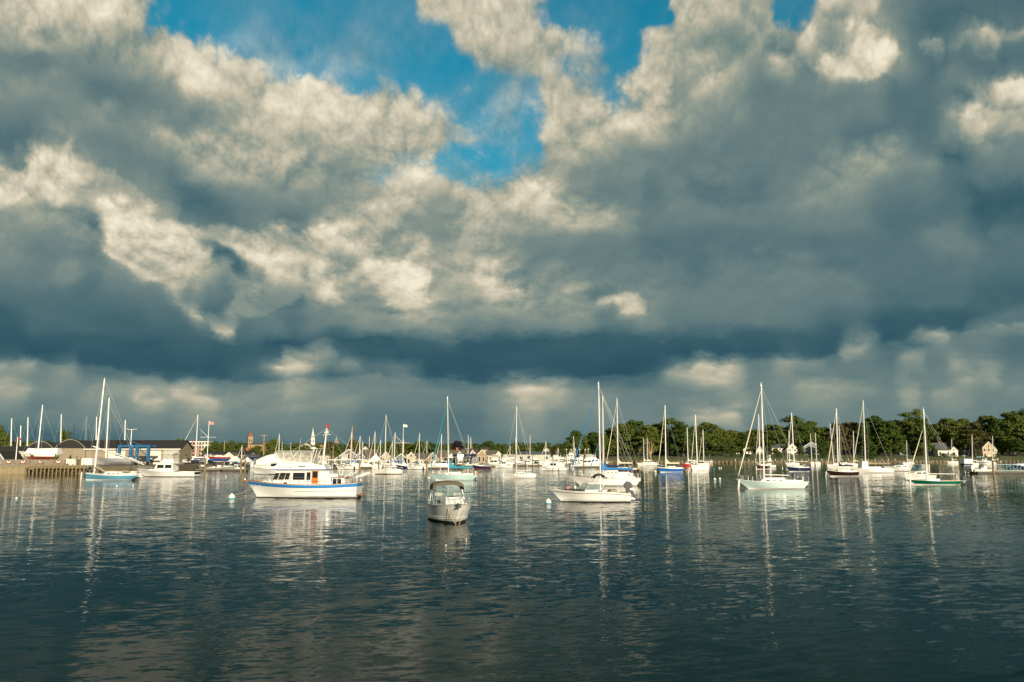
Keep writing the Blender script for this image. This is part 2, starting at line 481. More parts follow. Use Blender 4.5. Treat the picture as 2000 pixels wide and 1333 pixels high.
# ------------------------------------------------------------------ mesh building
class MB:
    def __init__(s):
        s.v, s.f = [], []
    def add(s, vs, fs):
        o = len(s.v)
        s.v += [tuple(p) for p in vs]
        s.f += [tuple(i + o for i in f) for f in fs]
        return s
    def box(s, x0, x1, y0, y1, z0, z1):
        return s.hexa([(x0, y0, z0), (x1, y0, z0), (x1, y1, z0), (x0, y1, z0),
                       (x0, y0, z1), (x1, y0, z1), (x1, y1, z1), (x0, y1, z1)])
    def hexa(s, p):
        return s.add(p, [(3, 2, 1, 0), (4, 5, 6, 7), (0, 1, 5, 4), (1, 2, 6, 5), (2, 3, 7, 6), (3, 0, 4, 7)])
    def taper(s, x0, x1, w0, w1, z0, z1, fs=0.0, bs=0.0, tum=0.0):
        """cabin block: aft x0, fore x1, half widths w0 (aft) w1 (fore); front slopes fs, back slopes bs, sides lean in tum"""
        return s.hexa([(x0, -w0, z0), (x1, -w1, z0), (x1, w1, z0), (x0, w0, z0),
                       (x0 + bs, -w0 + tum, z1), (x1 - fs, -w1 + tum, z1), (x1 - fs, w1 - tum, z1), (x0 + bs, w0 - tum, z1)])
    def tube(s, p0, p1, r0, r1=None, n=6, cap=True):
        r1 = r0 if r1 is None else r1
        p0, p1 = Vector(p0), Vector(p1)
        d = (p1 - p0).normalized()
        a = d.orthogonal().normalized()
        b = d.cross(a)
        vs = []
        for p, r in ((p0, r0), (p1, r1)):
            for i in range(n):
                q = 2 * math.pi * i / n
                vs.append(p + a * (r * math.cos(q)) + b * (r * math.sin(q)))
        fs = [(i, (i + 1) % n, n + (i + 1) % n, n + i) for i in range(n)]
        if cap:
            fs += [tuple(range(n))[::-1], tuple(range(n, 2 * n))]
        return s.add(vs, fs)
    def path(s, pts, r, n=5):
        for a, b in zip(pts, pts[1:]):
            s.tube(a, b, r, r, n)
        return s
    def lathe(s, prof, n=12, o=(0, 0, 0)):
        """prof: list of (radius, z)"""
        vs = []
        for r, z in prof:
            for i in range(n):
                q = 2 * math.pi * i / n
                vs.append((o[0] + r * math.cos(q), o[1] + r * math.sin(q), o[2] + z))
        fs = []
        for k in range(len(prof) - 1):
            for i in range(n):
                fs.append((k * n + i, k * n + (i + 1) % n, (k + 1) * n + (i + 1) % n, (k + 1) * n + i))
        fs += [tuple(range(n))[::-1], tuple(range((len(prof) - 1) * n, len(prof) * n))]
        return s.add(vs, fs)
    def grid(s, rows, close=False):
        """rows: list of equally long point lists"""
        m = len(rows[0])
        vs = [p for r in rows for p in r]
        fs = []
        for i in range(len(rows) - 1):
            for j in range(m - 1 + (1 if close else 0)):
                k = (j + 1) % m
                fs.append((i * m + j, i * m + k, (i + 1) * m + k, (i + 1) * m + j))
        return s.add(vs, fs)
    def prism(s, poly, y0, y1):
        """outline in x,z pushed from y0 to y1"""
        n = len(poly)
        vs = [(x, y0, z) for x, z in poly] + [(x, y1, z) for x, z in poly]
        fs = [tuple(range(n)), tuple(range(n, 2 * n))[::-1]] + [(i, n + i, n + (i + 1) % n, (i + 1) % n) for i in range(n)]
        return s.add(vs, fs)
    def ellips(s, c, rx, ry, rz, n=8, m=5):
        rows = []
        for j in range(m + 1):
            t = math.pi * j / m
            rows.append([(c[0] + rx * math.sin(t) * math.cos(2 * math.pi * i / n), c[1] + ry * math.sin(t) * math.sin(2 * math.pi * i / n), c[2] + rz * math.cos(t)) for i in range(n)])
        return s.grid(rows, True)
    def data(s, name, material, smooth=False):
        me = bpy.data.meshes.new(name)
        me.from_pydata(s.v, [], s.f)
        me.materials.append(material)
        if smooth:
            me.polygons.foreach_set('use_smooth', [True] * len(me.polygons))
            try:
                me.set_sharp_from_angle(angle=R(38))
            except Exception:
                pass
        me.update()
        return me
    def build(s, name, material, parent=None, smooth=False):
        if not s.v:
            return None
        o = bpy.data.objects.new(name, s.data(name, material, smooth))
        COL.objects.link(o)
        o.parent = parent
        return o


def empty(name, loc=(0, 0, 0), rz=0.0):
    o = bpy.data.objects.new(name, None)
    o.empty_display_size = 0.5
    COL.objects.link(o)
    o.location = loc
    o.rotation_euler = (0, 0, rz)
    return o


def tag(o, label=None, cat=None, group=None, kind=None):
    if label: o['label'] = label
    if cat: o['category'] = cat
    if group: o['group'] = group
    if kind: o['kind'] = kind
    return o


def copy_tree(o, kids=None, parent=None):
    c = o.copy()
    COL.objects.link(c)
    if parent: c.parent = parent
    for ch in KIDS.get(o.name, []) if kids is None else kids:
        copy_tree(ch, None, c)
    return c


KIDS = {}


def note_kids(o):
    """remember the tree under a prototype so that copying need not search the scene"""
    KIDS[o.name] = list(o.children)
    for ch in KIDS[o.name]:
        note_kids(ch)


def smooth01(x):
    x = min(max(x, 0.0), 1.0)
    return x * x * (3 - 2 * x)


# ------------------------------------------------------------------ ground, shore and water
SHORE = [(-900, 934), (-200, 927), (0, 925.5), (165, 925), (200, 924.5), (300, 922), (395, 917), (480, 911.5), (640, 908.5), (800, 907), (960, 906),
         (1120, 905.2), (1160, 904.6), (1240, 905), (1420, 905), (1600, 904.5), (1750, 904), (1900, 903.8), (2000, 904), (2200, 905), (2900, 908)]


def shoreD(px):
    for (a, ya), (b, yb) in zip(SHORE, SHORE[1:]):
        if px <= b or b == SHORE[-1][0]:
            f = min(max((px - a) / (b - a), 0), 1)
            return G(px, ya + (yb - ya) * f).y
    return 400


def rise(px, d):
    """height of the land d metres behind the shore"""
    right = smooth01((px - 1130) / 70)
    def prof(ps):
        for (a, za), (b, zb) in zip(ps, ps[1:]):
            if d <= b:
                return za + (zb - za) * (d - a) / (b - a)
        return ps[-1][1]
    zr = prof([(0, 1.3), (6, 1.7), (25, 3.2), (60, 5.0), (140, 7.0), (700, 20), (6000, 22)])
    zl = prof([(0, 1.5), (6, 1.6), (150, 2.0), (350, 4.0), (900, 17), (6000, 20)])
    return zl + (zr - zl) * right


def pxof(x, y):
    return 1000 + FPX * x / y * (_c + _s * 0.14)


def ground_z(x, y):
    px = pxof(x, y)
    d = y - shoreD(px)
    return rise(px, d) if d > 0 else 0.0


def on_land(px, back):
    """point back metres behind the shore line at picture column px"""
    D = shoreD(px) + back
    r = ray(px, 893)
    x = r.x / r.y * D
    return Vector((x, D, rise(px, back)))


cols = [-900 + 50 * i for i in range(77)]
backs = [-0.4, 0.0, 3, 6, 12, 25, 40, 60, 90, 140, 220, 350, 550, 900, 1600, 6000]
rows = []
for px in cols:
    D0 = shoreD(px)
    rr = []
    for b in backs:
        D = D0 + max(b, 0)
        r = ray(px, 893)
        z = -1.0 if b < 0 else rise(px, b)
        rr.append((r.x / r.y * D + (0 if b < 1 else 0), D - (0.3 if b < 0 else 0), z))
    rows.append(rr)
mg = bpy.data.materials.new('shore_ground')
mg.use_nodes = True
n = NT(mg.node_tree)
bs = mg.node_tree.nodes['Principled BSDF']
pos = n.node('ShaderNodeNewGeometry').outputs['Position']
gx, gy, gz = n.sep(pos)
f1 = n.noise(pos, 0.15, 6, 0.6).outputs['Fac']
f2 = n.noise(pos, 1.2, 5, 0.6).outputs['Fac']
grass = n.mix(n.mr(f1, 0.35, 0.65), (0.055, 0.085, 0.02, 1), (0.11, 0.12, 0.035, 1))
yard = n.mix(n.mr(f1, 0.4, 0.6), (0.24, 0.20, 0.14, 1), (0.15, 0.13, 0.10, 1))
lawn = n.mr(gx, 40, 75)
colg = n.mix(lawn, yard, grass)
far = n.mr(gy, 520, 640)
colg = n.mix(far, colg, (0.05, 0.07, 0.02, 1))
colg = n.mix(n.mr(gz, 1.25, 1.6, 1.0, 0.0), colg, (0.17, 0.14, 0.085, 1))
colg = n.mix(n.mr(f2, 0.4, 0.75, 0, 0.35), colg, (0.09, 0.07, 0.04, 1))
n.put(bs.inputs['Base Color'], colg)
bs.inputs['Roughness'].default_value = 0.95
g = MB().grid(rows).build('ground', mg)
tag(g, kind='structure')

mw = bpy.data.materials.new('harbour_water')
mw.use_nodes = True
n = NT(mw.node_tree)
bs = mw.node_tree.nodes['Principled BSDF']
pos = n.node('ShaderNodeNewGeometry').outputs['Position']
px_, py_, pz_ = n.sep(pos)
bs.inputs['Base Color'].default_value = (0.0006, 0.018, 0.020, 1)
bs.inputs['IOR'].default_value = 1.333
bs.inputs['Specular IOR Level'].default_value = 0.06
bs.inputs['Specular Tint'].default_value = (0.93, 1.0, 0.96, 1)
dist = n.vm('LENGTH', pos)
# three trains of ripples, taken as slopes so that they hold at any distance
rot = n.node('ShaderNodeVectorRotate', rotation_type='Z_AXIS')
n.put(rot.inputs['Vector'], pos)
rot.inputs['Angle'].default_value = R(-14)
q = rot.outputs[0]
def slopes(vec, stretch, scale, detail, rough):
    v = n.vm('MULTIPLY', vec, stretch)
    c = n.noise(v, scale, detail, rough).outputs['Color']
    return n.vm('SUBTRACT', c, (0.5, 0.5, 0.5))
s1 = slopes(q, (0.38, 1.0, 1.0), 3.6, 4, 0.5)
s2 = slopes(pos, (0.45, 1.0, 1.0), 0.75, 2, 0.5)
s3 = slopes(q, (0.5, 1.0, 1.0), 10.0, 2, 0.5)
patch = n.mr(n.noise(n.vm('MULTIPLY', pos, (0.35, 1.0, 1.0)), 0.045, 3, 0.55).outputs['Fac'], 0.35, 0.65, 0.55, 1.25)
tot = n.vm('ADD', n.vm('SCALE', s1, 0.20), n.vm('SCALE', s2, 0.075))
tot = n.vm('ADD', tot, n.vm('SCALE', s3, 0.09))
tot = n.vm('SCALE', tot, patch)
tx, ty, tz = n.sep(tot)
nrm = n.vm('NORMALIZE', n.xyz(n.m('MULTIPLY', tx, 0.55), ty, 1.0))
n.put(bs.inputs['Normal'], nrm)
bs.inputs['Roughness'].default_value = 0.03
wrows = [[(x, y, 0.0) for x in (-9000, -2000, -400, 0, 400, 2000, 9000)] for y in (-2500, -300, 0, 60, 300, 1500, 9000)]
wt = MB().grid(wrows).build('water', mw)
tag(wt, kind='structure')

# ------------------------------------------------------------------ boats: local +X is the bow, z = 0 the waterline
class Hull:
    def __init__(s, L, B, zs, zm, zb, rake=1.0, srake=0.0, tw=0.75, draft=0.4, kmid=0.9, kbow=0.35, p=2.3, e=0.85, zboot=0.14, nt=18, trans=0.0):
        s.__dict__.update(locals())
    def beam(s, t):
        if t < 0.4:
            return s.B / 2 * (s.tw + (1 - s.tw) * math.sin(math.pi / 2 * t / 0.4))
        return s.B / 2 * max(1 - ((t - 0.4) / 0.6) ** s.p, 0.004)
    def sheer(s, t):
        if t < 0.4:
            q = 1 - t / 0.4
            return s.zm + (s.zs - s.zm) * q * q
        q = (t - 0.4) / 0.6
        return s.zm + (s.zb - s.zm) * q ** 1.8
    def P(s, t, z, side=1, k=None):
        zt = s.sheer(t)
        x = -s.L / 2 + t * s.L
        fb = smooth01((t - 0.35) / 0.65)
        x -= s.rake * fb ** 2 * (1 - z / zt)
        fs = max(1 - t / 0.35, 0) ** 1.5
        x += s.srake * fs * (1 - z / zt)
        km = s.kmid + (s.kbow - s.kmid) * smooth01((t - 0.3) / 0.7)
        b = s.beam(t)
        if z >= s.zboot:
            q = (z - s.zboot) / max(zt - s.zboot, 0.01)
            y = b * (km + (1 - km) * min(q, 1.0) ** s.e)
        else:
            q = (z + s.draft) / (s.zboot + s.draft)
            y = b * km * max(q, 0.0) ** 0.45
        return (x, side * y, z)
    def band(s, a, b, n=4, t0=0.0, t1=1.0, out=0.0):
        """skin between two levels; a level is ('z', metres) or ('f', fraction of the topsides)"""
        def lev(l, t):
            return l[1] if l[0] == 'z' else s.zboot + (s.sheer(t) - s.zboot) * l[1]
        mb = MB()
        for side in (1, -1):
            rows = []
            for i in range(s.nt + 1):
                t = t0 + (t1 - t0) * i / s.nt
                za, zb = lev(a, t), lev(b, t)
                r = []
                for j in range(n + 1):
                    p = s.P(t, za + (zb - za) * j / n, side)
                    r.append((p[0], p[1] + side * out, p[2]))
                rows.append(r)
            mb.grid(rows)
            if t0 == 0:
                tr = rows[0]
                if side == 1:
                    first = tr
                else:
                    mb.grid([first, tr])
        return mb
    def deck(s, t0, t1, dz=-0.02, camber=0.06, zf=None, inset=0.0, n=12):
        rows = []
        for i in range(n + 1):
            t = t0 + (t1 - t0) * i / n
            z = s.sheer(t) + dz if zf is None else zf
            x, y, _ = s.P(t, z if zf is None else max(zf, 0.0))
            y = max(y - inset, 0.002)
            rows.append([(x, -y, z), (x, -y / 2, z + camber * y), (x, 0, z + camber * y * 1.3), (x, y / 2, z + camber * y), (x, y, z)])
        return MB().grid(rows)
    def liner(s, t0, t1, zf, inset=0.08, n=8):
        """inner walls and floor of a cockpit"""
        mb = MB()
        rp = {}
        for side in (1, -1):
            rows = []
            for i in range(n + 1):
                t = t0 + (t1 - t0) * i / n
                zt = s.sheer(t)
                x, y, _ = s.P(t, zt)
                x2, y2, _ = s.P(t, zf)
                y2 = min(y - inset - 0.05, y2 - inset)
                rows.append([(x, side * y, zt - 0.01), (x, side * (y - inset), zt), (x, side * y2, zf)])
            rp[side] = rows
            mb.grid(rows)
        mb.grid([[a[2], b[2]] for a, b in zip(rp[1], rp[-1])])
        for k in (0, -1):
            a, b = rp[1][k], rp[-1][k]
            mb.add([a[0], a[2], b[2], b[0]], [(0, 1, 2, 3)])
        return mb
    def rail(s, t0, t1, r, dz=0.0, inset=0.0, n=14, sides=(1, -1)):
        mb = MB()
        for side in sides:
            pts = []
            for i in range(n + 1):
                t = t0 + (t1 - t0) * i / n
                p = s.P(t, s.sheer(t))
                pts.append((p[0], side * max(p[1] - inset, 0), p[2] + dz))
            mb.path(pts, r, 4)
        return mb
    def at(s, t, dz=0.0, side=1, inset=0.0):
        p = s.P(t, s.sheer(t))
        return Vector((p[0], side * max(p[1] - inset, 0), p[2] + dz))


def windows(parent, spec, material=None, name='window', mb_th=0.02):
    """spec: list of quads lying on a wall, each four points; built as thin proud slabs"""
    for q in spec:
        p = [Vector(a) for a in q]
        nrm = (p[1] - p[0]).cross(p[3] - p[0]).normalized()
        MB().hexa([a - nrm * mb_th for a in p] + [a + nrm * mb_th for a in p]).build(name, material or GLASS, parent)


def outboard(parent, x, y, z, s=1.0, m=None, tilt=0.0, name='outboard_motor'):
    m = m or ENG
    mb = MB()
    mb.prism([(-0.62, 0.15), (-0.58, 0.55), (-0.40, 0.72), (-0.05, 0.66), (0.02, 0.40), (0.0, 0.12)], -0.2, 0.2)
    mb.prism([(-0.42, 0.12), (-0.12, 0.12), (-0.16, -0.55), (-0.20, -0.85), (-0.36, -0.85), (-0.36, -0.5)], -0.07, 0.07)
    mb.box(-0.62, -0.10, -0.06, 0.06, -0.62, -0.54)
    mb.box(-0.12, 0.12, -0.12, 0.12, -0.1, 0.15)
    pr = MB()
    for k in range(3):
        a = 2 * math.pi * k / 3
        pr.hexa([(-0.46, 0.0, -0.72), (-0.44, 0.03, -0.72), (-0.44, 0.17 * math.cos(a), -0.72 + 0.17 * math.sin(a)), (-0.46, 0.17 * math.cos(a) + .04, -0.72 + 0.17 * math.sin(a)),
                 (-0.48, 0.0, -0.70), (-0.46, 0.03, -0.70), (-0.46, 0.17 * math.cos(a + .3), -0.72 + 0.17 * math.sin(a + .3)), (-0.48, 0.17 * math.cos(a + .3), -0.70 + 0.17 * math.sin(a + .3))])
    for q in (mb, pr):
        c, n_ = math.cos(tilt), math.sin(tilt)
        q.v = [(x + s * (vx * c + vz * n_), y + s * vy, z + s * (-vx * n_ + vz * c)) for vx, vy, vz in q.v]
    o = mb.build(name, m, parent)
    pr.build('propeller', ALU, o)
    return o


def make_sail(name, L, label, hullm, bootm=None, stripe=None, H=12.0, mast_t=0.62, mast_r=0.07, rake=0.15, B=None, fb=0.9,
              over=1.0, cover=None, jib=None, jib_full=1.0, boom=True, boom_z=1.25, boom_up=0.0, boom_len=None, cabin=True, toe=None, dodger=None,
              spreaders=1, ring=False, wheel=False, detail=2, tw=0.6, srake=0.6, group=None, outb=False, mastm=None, cover_style='pack', cat='sailboat', jib_top=0.97, plumb=False, stern_post=False, shore=False):
    root = empty('sailboat')
    tag(root, label, cat, group)
    B = B or L * 0.31
    h = Hull(L, B, fb * 0.95, fb * 0.88, fb * 1.25, rake=(0.1 if plumb else over * L * 0.11), srake=srake * L * 0.07, tw=tw, kmid=0.92, kbow=0.45, p=2.2, zboot=0.13, nt=18 if detail > 1 else 10)
    mastm = mastm or MASTW
    bootm = bootm or CREAM
    if shore:
        h.draft = 0.7
    h.band(('z', -h.draft), ('z', 0.13), 2).build('bottom', bootm, root, True)
    if stripe:
        h.band(('z', 0.13), ('f', 0.86), 4).build('hull', hullm, root, True)
        h.band(('f', 0.86), ('f', 1.0), 1, out=0.004).build('sheer_stripe', stripe, root, True)
    else:
        h.band(('z', 0.13), ('f', 1.0), 5).build('hull', hullm, root, True)
    h.deck(0.30, 1.0).build('deck', DECKW, root)
    h.liner(0.0, 0.30, fb * 0.55, 0.22).build('cockpit', DECKW, root)
    h.rail(0, 1, 0.028, 0.02).build('toe_rail', toe or W, root)
    zd = h.sheer(0.6)
    xm = -L / 2 + mast_t * L
    if cabin:
        ch = 0.40 + 0.012 * L
        cb = MB().taper(-L * 0.17, L * 0.20, B * 0.30, B * 0.17, zd - 0.10, zd + ch, fs=0.75, bs=0.1, tum=0.07).build('cabin', W, root)
        mb = MB().taper(-L * 0.165, L * 0.10, B * 0.24, B * 0.18, zd + ch, zd + ch + 0.05, fs=0.3, bs=0.05, tum=0.05)
        mb.build('coachroof', DECKW, root)
        for side in (1, -1):
            for k in range(3 if detail > 1 else 2):
                xa = -L * 0.13 + k * L * 0.085
                wy = lambda x: (B * 0.30 + (B * 0.17 - B * 0.30) * (x + L * 0.17) / (L * 0.37)) - 0.03
                q = [(xa, side * wy(xa), zd + 0.10), (xa + L * 0.055, side * wy(xa + L * 0.055), zd + 0.10),
                     (xa + L * 0.055, side * (wy(xa + L * 0.055) - 0.025), zd + 0.24), (xa, side * (wy(xa) - 0.025), zd + 0.24)]
                windows(cb, [q], name='portlight')
        for side in (1, -1):
            MB().box(-L * 0.42, -L * 0.18, side * B * 0.30 - 0.05, side * B * 0.30 + 0.05, h.sheer(.2) - 0.05, h.sheer(.2) + 0.26).build('coaming', W, root)
    # mast and boom
    top = Vector((xm - rake * H * 0.1, 0, zd + H))
    foot = Vector((xm, 0, zd - 0.1))
    mt = MB().tube(foot, top, mast_r * 1.1, mast_r * 0.75, 8).build('mast', mastm, root, True)
    MB().tube(top, top + Vector((0.0, 0, 0.45)), 0.018, 0.01, 4).tube(top + Vector((-0.13, 0, 0.1)), top + Vector((0.13, 0, 0.1)), 0.012, 0.012, 4).build('wind_vane', ALU, mt)
    def on(f):
        return foot.lerp(top, f)
    ends = []
    for k in range(spreaders):
        f = 0.52 if spreaders == 1 else (0.36 + 0.30 * k)
        c = on(f)
        sw = B * (0.40 if spreaders == 1 else (0.42 - 0.1 * k))
        sp = MB()
        for side in (1, -1):
            sp.tube(c, c + Vector((-0.12, side * sw, 0.06)), 0.028, 0.022, 4)
        sp.build('spreader', mastm, mt)
        ends.append((f, sw))
    wires = MB()
    for side in (1, -1):
        base = Vector((xm - 0.05, side * (h.P(mast_t, zd)[1] - 0.06), zd))
        pts = [base] + [on(f) + Vector((-0.12, side * w_, 0.06)) for f, w_ in ends] + [on(0.985)]
        wires.path(pts, 0.011, 3)
        wires.tube(base + Vector((-0.35, 0, 0)), on(0.5), 0.010, 0.010, 3)
    sternp = Vector((-L / 2 + 0.1, 0, h.sheer(0) + 0.05))
    wires.tube(sternp, on(0.99), 0.013, 0.013, 3)
    bow = Vector((L / 2 - 0.12, 0, h.sheer(1) + 0.06))
    wires.tube(bow, on(jib_top), 0.013, 0.013, 3)
    wires.build('rigging', WIRE, root)
    if jib:
        a, b = bow.lerp(on(jib_top), 0.04), bow.lerp(on(jib_top), 0.04 + 0.93 * jib_full)
        mid = a.lerp(b, 0.25)
        fj = MB().tube(a, mid, 0.05, 0.095, 7).tube(mid, b, 0.095, 0.035, 7).build('furled_jib', jib, root, True)
        MB().tube(a + Vector((0, 0, -0.12)), a, 0.09, 0.09, 8).build('furler_drum', ALU, fj)
    if boom:
        bl = boom_len or L * 0.42
        b0 = Vector((xm - 0.1, 0, zd + boom_z))
        b1 = b0 + Vector((-bl, 0, boom_up))
        bo = MB().tube(b0, b1, 0.055, 0.05, 6).build('boom', mastm, root, True)
        MB().path([b1, Vector((b1.x + 0.1, 0, zd + 0.1))], 0.012, 3).build('mainsheet', WIRE, bo)
        MB().tube(b1, on(0.99), 0.009, 0.009, 3).build('topping_lift', WIRE, bo)
        if cover:
            rows = []
            N = 14
            for i in range(N + 1):
                f = i / N
                c = b0.lerp(b1, f * 0.97)
                if cover_style == 'droop':
                    ht = 0.20 + 1.15 * max(0, 1 - f * 3.2) ** 1.5
                    sag = 0.16
                else:
                    ht = 0.24 * (1 - 0.45 * f) + 0.85 * max(0, 1 - f * 4.5) ** 1.3
                    sag = 0.17
                wob = 0.03 * math.sin(i * 2.3)
                wd = 0.20 - 0.08 * f
                ring_ = []
                for a_ in range(8):
                    q = 2 * math.pi * a_ / 8
                    zz = math.sin(q)
                    ring_.append((c.x, c.y + wd * math.cos(q), c.z + (ht + wob if zz > 0 else sag) * zz))
                rows.append(ring_)
            mb = MB().grid(rows, True)
            mb.add(rows[0], [tuple(range(8))]); mb.add(rows[-1], [tuple(range(8))])
            mb.build('sail_cover', cover, root, True)
    # bow and stern rails, stanchions, lifelines
    if detail > 0:
        pu = MB()
        ft = [h.at(0.80, 0, 1, 0.05), h.at(0.80, 0.55, 1, 0.05), h.at(0.92, 0.58, 1, 0.03), Vector((L / 2 + 0.02, 0, h.sheer(1) + 0.62)), h.at(0.92, 0.58, -1, 0.03), h.at(0.80, 0.55, -1, 0.05), h.at(0.80, 0, -1, 0.05)]
        pu.path(ft, 0.02, 4)
        for side in (1, -1):
            pu.tube(h.at(0.92, 0, side, 0.03), h.at(0.92, 0.58, side, 0.03), 0.018, 0.018, 4)
        pu.build('bow_pulpit', STEEL, root)
        pp = MB()
        pp.path([h.at(0.10, 0, 1, 0.05), h.at(0.10, 0.6, 1, 0.05), h.at(0.0, 0.6, 1, 0.03), h.at(0.0, 0.6, -1, 0.03), h.at(0.10, 0.6, -1, 0.05), h.at(0.10, 0, -1, 0.05)], 0.02, 4)
        for side in (1, -1):
            pp.tube(h.at(0.0, 0, side, 0.05), h.at(0.0, 0.6, side, 0.03), 0.018, 0.018, 4)
        pp.build('stern_rail', STEEL, root)
        if detail > 1:
            for side in (1, -1):
                ll = MB()
                for t in (0.22, 0.36, 0.5, 0.65):
                    ll.tube(h.at(t, 0, side, 0.05), h.at(t, 0.58, side, 0.05), 0.014, 0.014, 4)
                tt = [0.10, 0.22, 0.36, 0.5, 0.65, 0.80]
                ll.path([h.at(t, 0.57, side, 0.05) for t in tt], 0.008, 3)
                ll.build('lifeline', STEEL, root)
    if dodger:
        dg = MB()
        rows = []
        for i in range(5):
            f = i / 4
            x = -L * 0.19 + 0.15 - f * L * 0.09
            hh = zd + 0.45 + 0.62 * math.sin(f * 1.5 + 0.25)
            rows.append([(x, B * 0.29 * math.cos(a), zd + 0.35 + (hh - zd - 0.35) * max(math.sin(a), 0) ** 0.5) for a in [math.pi * k / 8 for k in range(9)]])
        dg.grid(rows)
        o = dg.build('dodger', dodger, root, True)
    if wheel:
        wb = MB()
        c = Vector((-L * 0.36, 0, fb * 0.55 + 0.85))
        pts = [c + Vector((0, 0.42 * math.cos(a), 0.42 * math.sin(a))) for a in [2 * math.pi * k / 12 for k in range(13)]]
        wb.path(pts, 0.018, 4)
        for k in range(0, 12, 2):
            wb.tube(c, pts[k], 0.01, 0.01, 3)
        wb.tube(c + Vector((0.1, 0, -0.85)), c + Vector((0.1, 0, 0.1)), 0.07, 0.05, 6)
        wb.build('steering_wheel', STEEL, root)
    if ring:
        rb = MB()
        c = h.at(0.03, 0.42, 1, -0.02)
        if ring == -1:
            c = h.at(0.03, 0.42, -1, -0.02)
        pts = [c + Vector((0.0 + 0.24 * math.cos(a), 0, 0.24 * math.sin(a))) for a in [2 * math.pi * k / 10 for k in range(11)]]
        rb.path(pts, 0.06, 5)
        rb.build('life_ring', YEL, root, True)
    if outb:
        outboard(root, -L / 2 - 0.02, 0.0, h.sheer(0) - 0.1, 0.75, ENG, tilt=0.9)
    root['H'] = 0.0
    del root['H']
    return root, h


